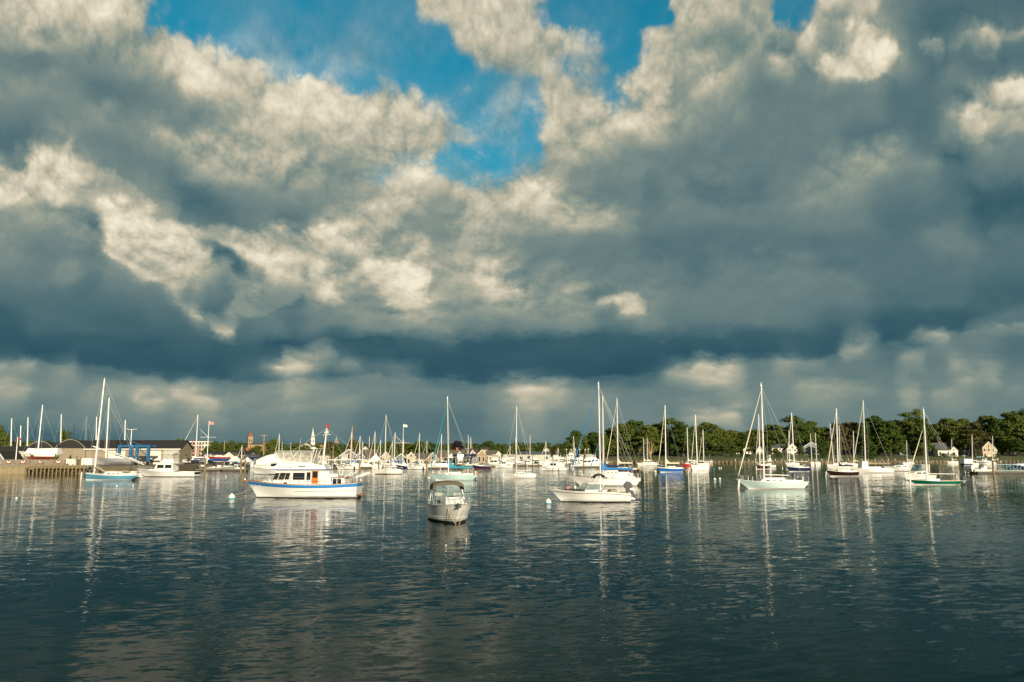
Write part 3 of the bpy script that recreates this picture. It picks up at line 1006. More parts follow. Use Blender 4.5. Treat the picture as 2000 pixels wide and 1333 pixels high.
def make_power(kind, L, label, hullm=None, bootm=None, canvas=None, accent=None, outb=0, group=None, detail=1, cat='motorboat', fly=None, arch=False, outm=None, tower=False, ttop=None):
    """marina powerboats: cuddy, cruiser, sport (flybridge), console, runabout, lobster"""
    root = empty('motorboat')
    tag(root, label, cat, group)
    hullm = hullm or W
    bootm = bootm or BOOT
    B = L * (0.34 if L < 9 else 0.31)
    fbm = 0.55 + L * 0.045
    h = Hull(L, B, fbm * 0.85, fbm * 0.92, fbm * 1.45, rake=L * 0.10, tw=0.9, kmid=0.86, kbow=0.25, p=2.6, e=1.2, zboot=0.10, nt=12)
    h.band(('z', -0.3), ('z', 0.10), 2).build('bottom', bootm, root, True)
    h.band(('z', 0.10), ('f', 1.0), 4).build('hull', hullm, root, True)
    tc = {'cuddy': .45, 'cruiser': .30, 'sport': .33, 'console': .70, 'runabout': .60, 'lobster': .38}[kind]
    h.deck(tc, 1.0, camber=0.10).build('deck', DECKW if hullm is not W else W, root)
    h.liner(0.0, tc, fbm * 0.45, 0.14).build('cockpit', DECKW, root)
    h.rail(0, 1, 0.035, 0.0).build('rub_rail', accent or W, root)
    z0 = h.sheer(0.5) - 0.03
    X = lambda t: -L / 2 + t * L
    def cabin(xa, xb, wa, wb, za, zb, fs, bs, tum=0.08, name='cabin', m=None, win=True, nwin=2, wz=(0.35, 0.8), fw=True):
        cb = MB().taper(xa, xb, wa, wb, za, zb, fs, bs, tum).build(name, m or W, root)
        H_ = zb - za
        if win:
            for side in (1, -1):
                ln = (xb - fs * .5) - (xa + bs * .5)
                for k in range(nwin):
                    a = xa + bs * .5 + ln * (0.08 + k * 0.86 / nwin)
                    b = a + ln * 0.74 / nwin
                    def wy(x, f):
                        g_ = (x - xa) / (xb - xa)
                        return wa + (wb - wa) * g_ - tum * f
                    windows(cb, [[(a, side * wy(a, wz[0]), za + H_ * wz[0]), (b, side * wy(b, wz[0]), za + H_ * wz[0]),
                                  (b - fs * .12, side * wy(b, wz[1]), za + H_ * wz[1]), (a + bs * .1, side * wy(a, wz[1]), za + H_ * wz[1])]])
            if fw:
                xf = lambda f: xb - fs * f
                for k in (-1, 0, 1):
                    w_ = (wb - tum) * 0.58
                    windows(cb, [[(xf(wz[0]), k * w_ - w_ * .44, za + H_ * wz[0]), (xf(wz[0]), k * w_ + w_ * .44, za + H_ * wz[0]),
                                  (xf(wz[1]), k * w_ + w_ * .42, za + H_ * wz[1]), (xf(wz[1]), k * w_ - w_ * .42, za + H_ * wz[1])]])
        return cb
    if kind == 'cuddy' or kind == 'runabout':
        if kind == 'cuddy':
            MB().taper(X(.42), X(.86), B * .36, B * .14, z0, z0 + 0.42, .9, 0, .05).build('foredeck_cabin', W, root)
            zw = z0 + 0.40
        else:
            zw = z0 + 0.05
        xw = X(tc + 0.02)
        ws = MB()
        ws.hexa([(xw, -B * .38, zw), (xw + .75, -B * .22, zw), (xw + .75, B * .22, zw), (xw, B * .38, zw),
                 (xw - .32, -B * .34, zw + .55), (xw + .25, -B * .20, zw + .55), (xw + .25, B * .20, zw + .55), (xw - .32, B * .34, zw + .55)])
        w_ = ws.build('windshield', TINT, root)
        fr = MB()
        fr.path([ws.v[4], ws.v[5], ws.v[6], ws.v[7]], .025, 4)
        for k in range(4):
            fr.tube(ws.v[k], ws.v[k + 4], .022, .022, 4)
        fr.build('windshield_frame', STEEL, w_)
        MB().box(X(.16), X(.24), -B * .3, B * .3, fbm * .45, fbm * .45 + .5).build('seat', CREAM, root)
        if canvas:
            rows = []
            for i in range(5):
                f = i / 4
                x = xw - .2 - f * L * .27
                rows.append([(x, B * .38 * math.cos(a), zw + .95 + .22 * math.sin(a) + .05 * math.sin(f * math.pi)) for a in [math.pi * k / 8 for k in range(9)]])
            MB().grid(rows).build('bimini', canvas, root, True)
            fr = MB()
            for side in (1, -1):
                for xx in (rows[0][0][0], rows[-1][0][0]):
                    fr.tube((xw - .2 - L * .13, side * B * .42, h.sheer(.4)), (xx, side * B * .38, zw + .95), .018, .018, 4)
            fr.build('bimini_frame', STEEL, root)
    elif kind == 'console':
        MB().taper(X(.38), X(.52), B * .17, B * .15, fbm * .45, fbm * .45 + 1.1, .25, 0, .03).build('console', W, root)
        MB().box(X(.22), X(.31), -B * .2, B * .2, fbm * .45, fbm * .45 + .75).build('seat', CREAM, root)
        zt = fbm * .45 + 2.1
        MB().taper(X(.26), X(.56), B * .30, B * .30, zt, zt + .08, .1, .1, .03).build('hard_top', ttop or W, root)
        fr = MB()
        for side in (1, -1):
            fr.tube((X(.36), side * B * .2, fbm * .45), (X(.31), side * B * .26, zt), .03, .03, 4)
            fr.tube((X(.50), side * B * .2, fbm * .45), (X(.52), side * B * .26, zt), .03, .03, 4)
        fr.build('top_frame', STEEL, root)
    elif kind == 'cruiser':
        cabin(X(.30), X(.80), B * .40, B * .20, z0, z0 + .75, 1.6, 0, .1, 'cabin', win=True, nwin=2, wz=(.3, .62), fw=False)
        xw = X(.56)
        w_ = MB().taper(xw - .9, xw + .6, B * .36, B * .30, z0 + .74, z0 + 1.25, .9, .1, .12).build('windshield', TINT, root)
        a = MB()
        a.path([(X(.28), B * .40, z0 + .1), (X(.22), B * .38, z0 + 1.75), (X(.22), -B * .38, z0 + 1.75), (X(.28), -B * .40, z0 + .1)], .09, 5)
        a.build('radar_arch', W, root)
        if canvas:
            MB().taper(X(.22), xw - .3, B * .36, B * .34, z0 + 1.7, z0 + 1.86, .1, .1, .1).build('bimini', canvas, root)
            MB().taper(X(.22), X(.5), B * .365, B * .345, z0 + .8, z0 + 1.70, .05, .05, .02).build('canvas_enclosure', CLEARV, root)
    elif kind in ('sport', 'lobster'):
        zc = z0 + (1.55 if kind == 'lobster' else 1.65)
        cabin(X(.36), X(.70), B * .38, B * .30, z0, zc, .8, .05, .1, 'deckhouse', win=True, nwin=2, wz=(.42, .82))
        MB().taper(X(.68), X(.88), B * .28, B * .12, z0, z0 + .5, 1.0, 0, .06).build('trunk_cabin', W, root)
        MB().taper(X(.26), X(.69), B * .40, B * .33, zc, zc + .08, .3, 0, .03).build('cabin_roof', W, root)
        if kind == 'sport':
            MB().taper(X(.36), X(.58), B * .34, B * .28, zc + .08, zc + .85, .5, .05, .04).build('flybridge', fly or W, root)
            MB().taper(X(.34), X(.56), B * .33, B * .30, zc + 1.95, zc + 2.05, .1, .1, .04).build('bridge_top', canvas or W, root)
            fr = MB()
            for side in (1, -1):
                for xx in (.36, .46, .54):
                    fr.tube((X(xx), side * B * .31, zc + .8), (X(xx), side * B * .30, zc + 1.97), .025, .025, 4)
            fr.build('bridge_frame', STEEL, root)
            MB().taper(X(.38), X(.555), B * .315, B * .28, zc + .86, zc + 1.94, .1, .02, .01).build('bridge_enclosure', CLEARV, root)
        else:
            MB().tube((X(.5), 0, zc + .08), (X(.5) - .1, 0, zc + 1.3), .03, .02, 5).ellips((X(.5), 0, zc + .35), .28, .28, .14).build('radar', W, root, True)
    if tower:
        tw_ = MB()
        zt = z0 + 5.2
        for side in (1, -1):
            for xx in (.34, .56):
                tw_.tube((X(xx), side * B * .38, z0), (X(.45) + (xx - .45) * 2, side * .4, zt), .035, .03, 4)
        tw_.box(X(.45) - .5, X(.45) + .5, -.5, .5, zt, zt + .06)
        tw_.build('tuna_tower', ALU, root)
    if detail:
        rl = MB()
        ts = (.56, .68, .80, .92)
        for side in (1, -1):
            for t in ts:
                rl.tube(h.at(t, 0, side, .06), h.at(t, .5, side, .04), .014, .014, 3)
        rl.path([h.at(t, .5, 1, .04) for t in ts] + [Vector((L / 2 + .05, 0, h.sheer(1) + .5))] + [h.at(t, .5, -1, .04) for t in ts[::-1]], .018, 4)
        rl.build('bow_rail', STEEL, root)
    for k in range(outb):
        outboard(root, -L / 2, (k - (outb - 1) / 2) * .75, h.sheer(0) - .05, 1.0, outm)
    return root, h


def place(root, px, py, heading, z=0.0, zoff=0.0):
    """stand a boat with its middle where the photograph shows px,py on the water"""
    g_ = G(px, py, z)
    root.location = (g_.x, g_.y, z + zoff)
    root.rotation_euler = (0, 0, R(heading))
    return root


def scaled(px0, px1, py, heading=180):
    """length of a boat that spans px0..px1 with its waterline at py"""
    a, b = G(px0, py), G(px1, py)
    return (b.x - a.x) / max(abs(math.cos(R(heading))), .2)


def buoy(px, py, label, kind='ball', s=1.0, rope_to=None, m=None):
    g_ = G(px, py, 0)
    if kind == 'ball':
        prof = [(0.02, -.15), (.16, -.12), (.235, .0), (.24, .12), (.18, .26), (.06, .34), (.03, .40)]
        o = MB().lathe([(a * s, b * s) for a, b in prof], 14).build('mooring_buoy', m or BUOYW, None, True)
        MB().lathe([(.243 * s, .0), (.248 * s, .05 * s), (.247 * s, .08 * s)], 14).build('band', BUOYB, o)
    else:
        o = MB().lathe([(.05 * s, -.3), (.09 * s, .0), (.09 * s, .75 * s), (.04 * s, .85 * s)], 10).build('pick_up_buoy', m or BUOYW, None, True)
        o.rotation_euler = (0.12, 0.1, 0)
    o.location = (g_.x, g_.y, 0)
    tag(o, label, 'buoy', 'mooring buoys')
    return o


def rope(parent, a, b, sag, r=.018, m=None, n=8, name='mooring_line'):
    """line from a to b in the parent's own frame"""
    a, b = Vector(a), Vector(b)
    pts = []
    for i in range(n + 1):
        f = i / n
        p = a.lerp(b, f)
        p.z -= sag * 4 * f * (1 - f)
        pts.append(p)
    return MB().path(pts, r, 4).build(name, m or ROPE, parent)


def to_local(root, p):
    root.matrix_basis
    M = Matrix.Translation(root.location) @ root.rotation_euler.to_matrix().to_4x4()
    return M.inverted() @ Vector(p)

# ------------------------------------------------------------------ the boats on moorings, one by one
def moored(label, pb, ps, wl, mf, top, heading=180, group='sailboats on moorings', **kw):
    """pb, ps: picture columns of bow and stern; mf: column of the mast foot; top: masthead"""
    ga, gb = G(pb, wl), G(ps, wl)
    D = ga.y
    cxx = (ga.x + gb.x) / 2
    ch = math.cos(R(heading))
    L = abs(gb.x - ga.x) / abs(ch)
    mfx = G(mf, wl).x
    xm = (mfx - cxx) / ch
    mt = xm / L + 0.5
    Yt = D + xm * math.sin(R(heading))
    t = P3(top[0], top[1], Yt)
    fb = kw.pop('fb', 0.085 * L)
    H = t.z - fb * 0.9
    lx = (t.x - cxx) / ch
    root, h = make_sail('sailboat', L, label, mast_t=mt, H=H, rake=(xm - lx) / (H * 0.1), fb=fb, group=group, **kw)
    root.location = (cxx, D, 0)
    root.rotation_euler = (0, 0, R(heading))
    return root, h, L, D


# light blue catboat rig by the yard wall
r1, h1, L1, _ = moored('sky blue sailboat with a tall leaning mast at its plumb bow, off the yard wall', 166, 279, 938, 183, (204, 740),
       hullm=LBLUE, bootm=W, stripe=W, plumb=True, over=0.1, srake=2.6, tw=0.42, jib=None, boom=False, mast_r=0.13,
       cabin=True, spreaders=0, B=3.1, fb=0.98, detail=2)
_xm = -L1 / 2 + ((279 - 183) / 113.0) * L1
for s_ in (.16, -.16):
    MB().tube((_xm + .55, s_, 5.75), (_xm - 8.4, s_ * 1.6, 2.75 + s_), .085, .07, 6).build('boom' if s_ > 0 else 'gaff', MASTW, r1, True)
MB().tube((_xm - 8.3, 0, 2.75), (_xm - .3, 0, 15.0), .010, .010, 3).tube((_xm - 8.0, 0, 2.7), (-L1 / 2 + .3, 0, 1.1), .014, .014, 3).build('topping_lift', WIRE, r1)
MB().box(-L1 * .40, -L1 * .30, -.5, .5, .9, 1.5).build('engine_hatch', CREAM, r1)
rows = []
for i in range(13):
    f = i / 12
    x = L1 * (0.33 - f * 0.74)
    zc = 1.55 + 0.75 * max(0, 1 - f * 3) ** 1.2 + 0.12 * math.sin(i * 1.7)
    rows.append([(x, 0.5 * math.cos(a) * (1 - .3 * f), zc - .25 + (0.30 if math.sin(a) > 0 else .18) * math.sin(a)) for a in [2 * math.pi * k / 8 for k in range(8)]])
MB().grid(rows, True).build('gathered_sail', CTAN, r1, True)

# aqua sloop with teal canvas
r2, h2, L2, _ = moored('pale aqua sloop with teal sail cover, tan dodger and yellow life ring astern', 839, 930, 938.5, 876, (874, 780), heading=192,
       hullm=AQUA, bootm=W, toe=TEAK, cover=CTEAL, cover_style='droop', jib=CTEAL, jib_full=0.98, over=1.3, srake=1.3, dodger=CTAN, ring=True, boom_len=3.8, mast_r=.085, B=2.7, wheel=True, fb=.95)

# white sloops
moored('small white sloop with bare mast and boom, between aqua sloop and the cabin cruiser', 982, 1048, 934, 1008, (1009, 795), heading=176,
       hullm=W, bootm=W, cover=None, boom=True, boom_z=.7, jib=None, fb=.72, B=2.3, detail=2, mast_r=.075, over=.6, tw=.75)
moored('white racing sloop with bare mast in front of the marina docks, right of the trawler', 728, 786, 926.5, 751, (754, 812), heading=184,
       hullm=CREAM, bootm=BROWNH, cover=None, jib=None, fb=.95, B=2.4, boom_z=.8, mast_r=.09, over=.7)

rP, hP, LP, _ = moored('white sloop with bright blue sail cover and wooden toe rail, behind the white bowrider', 1111, 1250, 949, 1173, (1169, 752), heading=183,
       hullm=W, bootm=W, toe=TEAK, cover=CBLUE, jib=CBLUE, over=1.5, srake=.9, boom_len=4.6, wheel=True, spreaders=1, mast_r=.10, fb=1.12, B=3.3)
moored('white sloop with navy sail cover and short blue jib, behind the bright blue covered sloop', 1150, 1236, 936, 1179, (1177, 775), heading=180,
       hullm=W, bootm=W, cover=CNAVY, jib=CBLUE, jib_full=.98, jib_top=.55, over=1.0, boom_len=3.8, mast_r=.10, fb=1.1)
moored('dark hulled sloop with tan dodger and yellow life ring, behind the two blue covered sloops', 1182, 1249, 925, 1207, (1205, 780), heading=180,
       hullm=BROWNH, bootm=BROWNH, jib=CCREAM, cover=CCREAM, boom_z=1.5, dodger=CTAN, ring=True, mast_r=.13, fb=1.0, over=1.2, boom_len=3.4, toe=TEAK)
moored('royal blue sloop with cream sail drooping on its boom, under the tall trees', 1283, 1336, 922.5, 1300, (1299, 792), heading=205,
       hullm=ROYAL, bootm=W, stripe=W, jib=CCREAM, cover=CCREAM, cover_style='droop', mast_r=.13, fb=1.05, over=.8, boom_len=4.2)
moored('plain white sloop with dark canvas at the mast foot, right of the royal blue sloop', 1348, 1385, 919.5, 1362, (1358, 811), heading=205,
       hullm=W, bootm=W, jib=CCREAM, cover=CNAVY, mast_r=.14, fb=1.35, over=.8, boom_len=2.4, boom_z=1.0)
moored('white sloop with a slender mast behind the stern of the plain white sloop', 1363, 1386, 911, 1375, (1373, 840), heading=200,
       hullm=CREAM, bootm=W, jib=CCREAM, cover=CNAVY, mast_r=.15, fb=1.1, boom_len=3, detail=1)
moored('sloop with red hull and white shrouded cabin, left of the plain white sloop', 1331, 1350, 911, 1344, (1342, 836), heading=170,
       hullm=REDP, bootm=REDP, jib=None, cover=CWHITE, mast_r=.16, fb=1.0, boom_len=3, detail=1)

rV, hV, LV, _ = moored('large pale aqua sloop with bare white boom and cream furled jib, right of centre', 1438, 1577, 955, 1493, (1487, 755), heading=184,
       hullm=AQUA2, bootm=W, jib=CCREAM, jib_full=1.0, over=1.5, srake=1.0, cover=None, boom=True, boom_len=3.2, boom_z=.9, boom_up=-0.1, mast_r=.11, fb=.92, B=2.8, wheel=True)
moored('navy hulled sloop with cream furled jib, right of the big pale aqua sloop', 1533, 1584, 921.5, 1551, (1546, 807), heading=200,
       hullm=NAVY, bootm=W, jib=CCREAM, cover=None, boom_z=1.6, dodger=CGREY, mast_r=.13, fb=1.1, over=1.2, boom_len=4.5)
moored('white sloop with a pale mast in line with the left roof of the white house', 1534, 1562, 910, 1542, (1541, 842), heading=190,
       hullm=W, bootm=W, jib=None, cover=CCREAM, mast_r=.15, fb=1.0, detail=1)
moored('dark sloop with bare mast behind the bow of the big pale aqua sloop', 1474, 1504, 917, 1484, (1482, 810), heading=200,
       hullm=BROWNH, bootm=W, jib=WIRE, cover=None, mast_r=.14, fb=1.2, over=1, detail=1, boom_len=3)
moored('small white sailboat with bare pinkish mast, left one of a pair off the slate house', 1582, 1594, 909, 1585.5, (1583, 848), heading=215,
       hullm=W, bootm=W, jib=None, cover=None, boom=False, mast_r=.13, fb=1.1, detail=0)
moored('small white sailboat with bare pinkish mast, right one of a pair off the slate house', 1591, 1604, 909, 1595, (1592.5, 846), heading=215,
       hullm=W, bootm=W, jib=None, cover=None, boom=False, mast_r=.13, fb=1.1, detail=0)

moored('dark brown sloop with white boot stripe, left of the long white sloop', 1611, 1678, 930.5, 1637, (1634, 799), heading=196,
       hullm=BROWNH, bootm=W, jib=CCREAM, cover=CNAVY, over=1.1, mast_r=.12, fb=.95, boom_len=3.6, toe=CREAM, B=2.9)
moored('white sloop seen past the dark brown sloop, its mast just right of the brown one', 1622, 1662, 916, 1641, (1639, 832), heading=185,
       hullm=CREAM, bootm=W, jib=None, cover=CNAVY, mast_r=.14, fb=1.1, detail=1)
moored('white sloop with thin raked mast left of the dark brown sloop mast', 1614, 1650, 914, 1629, (1621, 829), heading=185,
       hullm=W, bootm=W, jib=None, cover=CNAVY, mast_r=.14, fb=1.1, detail=1)
rA, hA, LA, DA = moored('long white sloop with tan sail on its boom and tall white cabin cover', 1663, 1746, 924, 1691, (1686, 784), heading=186,
       hullm=W, bootm=W, jib=CCREAM, cover=CTAN, mast_r=.14, fb=1.0, boom_len=6.2, boom_z=1.3, over=.7, B=3.2)
MB().taper(LA * .02 + 1.2, LA * .02 + 2.9, .8, .7, .9, 2.75, .3, .1, .1).build('companion_cover', CWHITE, rA)

rG, hG, LG, _ = moored('green sloop with long overhangs, bare boom and a tilted outboard, at far right', 1770, 1887, 947.5, 1811, (1804, 802), heading=183,
       hullm=GREENH, bootm=W, toe=W, jib=CCREAM, jib_full=.9, jib_top=.80, over=1.7, srake=2.4, tw=.35, cover=None, boom_z=1.0, boom_up=-.05, boom_len=4.1,
       mast_r=.12, fb=.62, B=2.1, cabin=False, spreaders=0, detail=0)
cb = MB().taper(-.3, 1.9, .65, .35, .52, .86, .8, .1, .08).build('cabin', W, rG)
MB().taper(-3.2, -.4, .45, .55, .54, .68, .2, .1, .03).build('cockpit_coaming', TEAK, rG)
MB().tube((-3.3, .3, .5), (-3.05, 0, 1.55), .045, .045, 5).tube((-3.3, -.3, .5), (-3.05, 0, 1.55), .045, .045, 5).build('boom_crutch', W, rG)
outboard(rG, -LG / 2 - .02, .12, .62, .85, ENG, tilt=1.25)

for px, top, wl, pb, ps, lab in ((1899, 850, 911, 1888, 1912, 'small sailboat with a bare grey mast off the right lawn, right of the covered launch'),
                                 (1859, 858, 906, 1849, 1872, 'sailboat with a short bare mast off the lawn, right of the green sloop mast'),
                                 (1771, 861, 908, 1762, 1786, 'sailboat with twin wooden poles behind the white cabin cruiser'),
                                 (1939, 852, 908, 1925, 1946, 'sailboat whose mast crosses the tan gambrel house'),
                                 (1667, 843, 912, 1655, 1676, 'sailboat with short wooden mast behind the long white sloop'),
                                 (1257, 858, 910, 1243, 1276, 'small white sailboat with two short masts under the bare tree'),
                                 (1264, 857, 909, 1262, 1284, 'small white daysailer right of the two masted one under the bare tree')):
    moored(lab, pb, ps, wl, px + 1, (px, top), heading=188, hullm=W, bootm=W, jib=None, cover=CCREAM, mast_r=.13, fb=1.0, detail=0)

# ------------------------------------------------------------------ the trawler yacht
def make_trawler():
    wl = 972.0
    g0, g1 = G(482, wl), G(702.5, wl)
    D = g0.y
    L = g1.x - g0.x
    root = empty('trawler_yacht')
    tag(root, 'large white trawler yacht with azure sheer band, clear bridge enclosure and varnished door', 'yacht')
    root.location = ((g0.x + g1.x) / 2, D, 0)
    root.rotation_euler = (0, 0, R(180))
    k = L / 1225.0                    # metres to one unit of the measured elevation
    X = lambda zx: (1067 - zx) * k
    Z = lambda zy: (1108 - zy) * k
    B = 3.7
    h = Hull(L, B, 1.50, 1.28, 1.68, rake=1.05, srake=.12, tw=.86, kmid=.93, kbow=.30, p=2.6, e=1.15, zboot=.22, nt=26)
    h.band(('z', -.35), ('z', .08), 2).build('bottom', BOOT, root, True)
    # white topsides with a knuckle strake, azure band below the rail
    h.band(('z', .08), ('f', .70), 6).build('hull', W, root, True)
    h.band(('f', .70), ('f', .955), 2, out=.003).build('sheer_band', BLUEBAND, root, True)
    h.band(('f', .955), ('f', 1.0), 1, out=.006).build('white_sheer_strip', W, root, True)
    st = MB()
    for side in (1, -1):
        pts = [h.P(t, .13 + (h.sheer(t) - .13) * .46, side) for t in [i * .055 for i in range(11)]]
        st.path([(p[0], p[1] + side * .01, p[2]) for p in pts], .022, 4)
    st.build('rub_strake', BOOT, root)
    h.deck(0.0, 1.0, dz=-.06, camber=.03, n=20).build('deck', DECKW, root)
    h.rail(0, 1, .045, .02).build('cap_rail', TEAK, root)
    zs = 1.22
    # deckhouse
    hz = Z(820)
    dh = MB().taper(X(1345), X(752), 1.42, 1.22, zs, hz, .42, -.0, .05).build('deckhouse', W, root)
    def wall(za, x):
        f = (x - X(1345)) / (X(752) - X(1345))
        g_ = (za - zs) / (hz - zs)
        return 1.42 + (1.22 - 1.42) * f - .05 * g_
    def wquad(x0, x1, y0, y1, m=None, sh=0.0, nm='window', fr=True, side=1):
        z0_, z1_ = Z(y1), Z(y0)
        q = [(X(x0), side * wall(z0_, X(x0)), z0_), (X(x1), side * wall(z0_, X(x1)), z0_), (X(x1) - sh, side * wall(z1_, X(x1)), z1_), (X(x0) - sh, side * wall(z1_, X(x0)), z1_)]
        if fr:
            c = sum((Vector(p) for p in q), Vector()) / 4
            q2 = [c + (Vector(p) - c) * 1.0 + (Vector(p) - c).normalized() * .035 for p in q]
            windows(dh, [q2], TEAK, 'window_frame', .012)
        windows(dh, [q], m or GLASS, nm, .024)
    for side in (1, -1):
        wquad(985, 1108, 842, 915, side=side)
        wquad(1132, 1172, 838, 915, side=side)
        wquad(895, 938, 845, 912, sh=.14, side=side)
    wquad(1186, 1258, 822, 958, ORANGEWOOD, nm='door', fr=False)
    windows(dh, [[(X(1198), wall(Z(895), X(1198)) + .03, Z(895)), (X(1248), wall(Z(895), X(1248)) + .03, Z(895)), (X(1248), wall(Z(830), X(1248)) + .03, Z(830)), (X(1198), wall(Z(830), X(1198)) + .03, Z(830))]], name='door_pane')
    # side windshield panes and front panes
    wquad(826, 884, 843, 912, sh=.20, side=1, m=GLASS)
    wquad(770, 815, 846, 912, sh=.20, side=1, m=GLASS)
    wquad(826, 884, 843, 912, sh=.20, side=-1, m=GLASS)
    fx = X(752)
    for kk in (-1, 0, 1):
        g1_, g2_ = .22, .88
        y = kk * .78
        windows(dh, [[(fx - .42 * g1_, y - .33, zs + (hz - zs) * g1_), (fx - .42 * g1_, y + .33, zs + (hz - zs) * g1_), (fx - .42 * g2_, y + .32, zs + (hz - zs) * g2_), (fx - .42 * g2_, y - .32, zs + (hz - zs) * g2_)]])
    # aft slope of the house side and the low aft cabin
    MB().taper(X(1400), X(1347), 1.25, 1.40, zs, Z(822), .0, .38, .05).build('house_wing', W, root)
    ac = MB().taper(X(1545), X(1402), 1.25, 1.38, zs, Z(895), .0, .1, .06).build('aft_cabin', W, root)
    for side in (1, -1):
        windows(ac, [[(X(1505), side * 1.30, zs + .06), (X(1410), side * 1.37, zs + .06), (X(1415), side * 1.34, Z(903)), (X(1500), side * 1.27, Z(903))]])
        MB().box(X(1462), X(1455), side * 1.36 - .02, side * 1.36 + .02, zs + .05, Z(902)).build('window_divider', W, ac)
    MB().taper(X(1560), X(1398), 1.30, 1.42, Z(895), Z(888), 0, .02, .0).build('aft_cabin_roof', TEAK, root)
    # fore trunk cabin
    tc_ = MB().taper(X(760), X(600), 1.05, .62, zs, Z(930), .5, 0, .08).build('trunk_cabin', W, root)
    for x0, x1 in ((690, 730), (770 - 60, 770 - 30)):
        windows(tc_, [[(X(x1), .99, zs + .14), (X(x0), .90, zs + .14), (X(x0), .88, zs + .26), (X(x1), .97, zs + .26)]], name='portlight')
    pl = MB()
    for x in (905,):
        pl.box(X(x + 20), X(x - 20), wall(1.3, X(x)) - .01, wall(1.3, X(x)) + .02, Z(957), Z(942))
    pl.build('side_vent', BOOT, root)
    # boat deck and flybridge
    bd = MB().taper(X(1345), X(745), 1.62, 1.40, Z(818), Z(800), .02, .02, .0).build('boat_deck', W, root)
    MB().taper(X(1346), X(744), 1.64, 1.42, Z(813), Z(804), .0, .0, .0).build('deck_edge_stripe', mat('navy_edge_paint', (.02, .04, .20), .3), root)
    fbm = MB()
    prof = [(1335, 800), (755, 800), (790, 768), (845, 722), (1000, 722), (1150, 735), (1320, 765)]
    fbm.prism([(X(a), Z(b)) for a, b in prof], -1.38, 1.38)
    fbm.build('flybridge', W, root)
    MB().box(X(1115), X(1040), 1.375, 1.39, Z(779), Z(769)).build('name_board', BOOT, root)
    MB().box(X(962), X(948), 1.375, 1.39, Z(790), Z(778)).build('vent', BOOT, root)
    # bimini, clear curtains and bows
    MB().hexa([(X(1195), -1.35, Z(621)), (X(775), -1.3, Z(619)), (X(775), 1.3, Z(619)), (X(1195), 1.35, Z(621)),
               (X(1190), -1.2, Z(606)), (X(800), -1.15, Z(604)), (X(800), 1.15, Z(604)), (X(1190), 1.2, Z(606))]).build('bimini', CGREY, root)
    en = MB()
    en.hexa([(X(1185), -1.32, Z(735)), (X(850), -1.25, Z(722)), (X(850), 1.25, Z(722)), (X(1185), 1.32, Z(735)),
             (X(1180), -1.25, Z(622)), (X(785), -1.2, Z(622)), (X(785), 1.2, Z(622)), (X(1180), 1.25, Z(622))])
    en.f = [f for i, f in enumerate(en.f) if i not in (0, 1)]
    en.build('clear_enclosure', CLEARV, root)
    fr = MB()
    for side in (1.31, -1.31):
        for a, b in (((845, 722), (780, 620)), ((885, 718), (865, 612)), ((1005, 722), (945, 612)), ((1050, 722), (1060, 612)), ((1170, 735), (1180, 612)), ((1190, 745), (1235, 585)), ((1160, 760), (1205, 585)), ((850, 722), (1185, 735)), ((930, 715), (1035, 615))):
            fr.tube((X(a[0]), side, Z(a[1])), (X(b[0]), side * .97, Z(b[1])), .03, .03, 5)
    fr.tube((X(1220), 1.27, Z(585)), (X(1220), -1.27, Z(585)), .03, .03, 5)
    fr.build('bimini_frame', MASTW, root)
    MB().box(X(1175), X(1140), -.5, .5, Z(760), Z(680)).build('helm_seat', CREAM, root)
    MB().taper(X(930), X(880), .7, .6, Z(730), Z(670), .15, 0, .05).build('helm_console', W, root)
    MB().box(X(1245), X(1160), -.9, 1.0, Z(758), Z(747)).build('teak_bench', TEAK, root)
    rd = MB().tube((X(1158), 0, Z(606)), (X(1158), 0, Z(585)), .05, .05, 6).lathe([(.25, 0), (.30, .05), (.30, .13), (.22, .2), (.08, .23)], 14, (X(1158), 0, Z(590)))
    rd.build('radar_dome', W, root, True)
    an = MB()
    for a, b, y in (((1025, 720), (1052, 480), 1.2), ((893, 605), (890, 515), -.6), ((782, 604), (780, 505), -1.1)):
        an.tube((X(a[0]), y, Z(a[1])), (X(b[0]), y, Z(b[1])), .022, .012, 4)
    an.build('whip_antenna', W, root)
    # mast, boom, flag
    m0, m1 = (X(1265), 0, Z(760)), (X(1297), 0, Z(365))
    ms = MB().tube(m0, m1, .10, .065, 8).build('mast', MASTW, root, True)
    gy = MB().tube((X(1258), 0, Z(437)), (X(1340), 0, Z(428)), .03, .03, 4).tube((X(1275), 0, Z(405)), (X(1312), 0, Z(403)), .03, .03, 4)
    gy.lathe([(.07, -.1), (.07, .12)], 8, (X(1310), 0, Z(405))).lathe([(.05, -.05), (.05, .08)], 8, (X(1277), 0, Z(408)))
    gy.build('mast_gear', W, ms)
    fl = MB()
    rr = []
    for i in range(6):
        f = i / 5
        rr.append([(X(1292 + f * 26), .10 * math.sin(f * 5 + j) * f, Z(365 - 6 + (-42 + j * 42)) - .06 * f * j) for j in range(2)])
    fl.grid(rr)
    fo = fl.build('pennant', REDP, ms)
    sm_ = fo.modifiers.new('thickness', 'SOLIDIFY'); sm_.thickness = .02
    bm_ = MB().tube((X(1280), 0, Z(705)), (X(1745), 0, Z(703)), .045, .035, 6).build('boom', MASTW, root)
    wr = MB()
    top = m1
    for e in ((X(455), 0, 1.75), (X(1675), 0, 1.5), (X(1745), 0, Z(703)), (X(1330), 1.3, Z(765)), (X(1330), -1.3, Z(765))):
        wr.tube(top, e, .011, .011, 3)
    wr.build('stay', WIRE, root)
    # rails
    rl = MB()
    ts = [.42, .50, .58, .66, .74, .82, .90, .96]
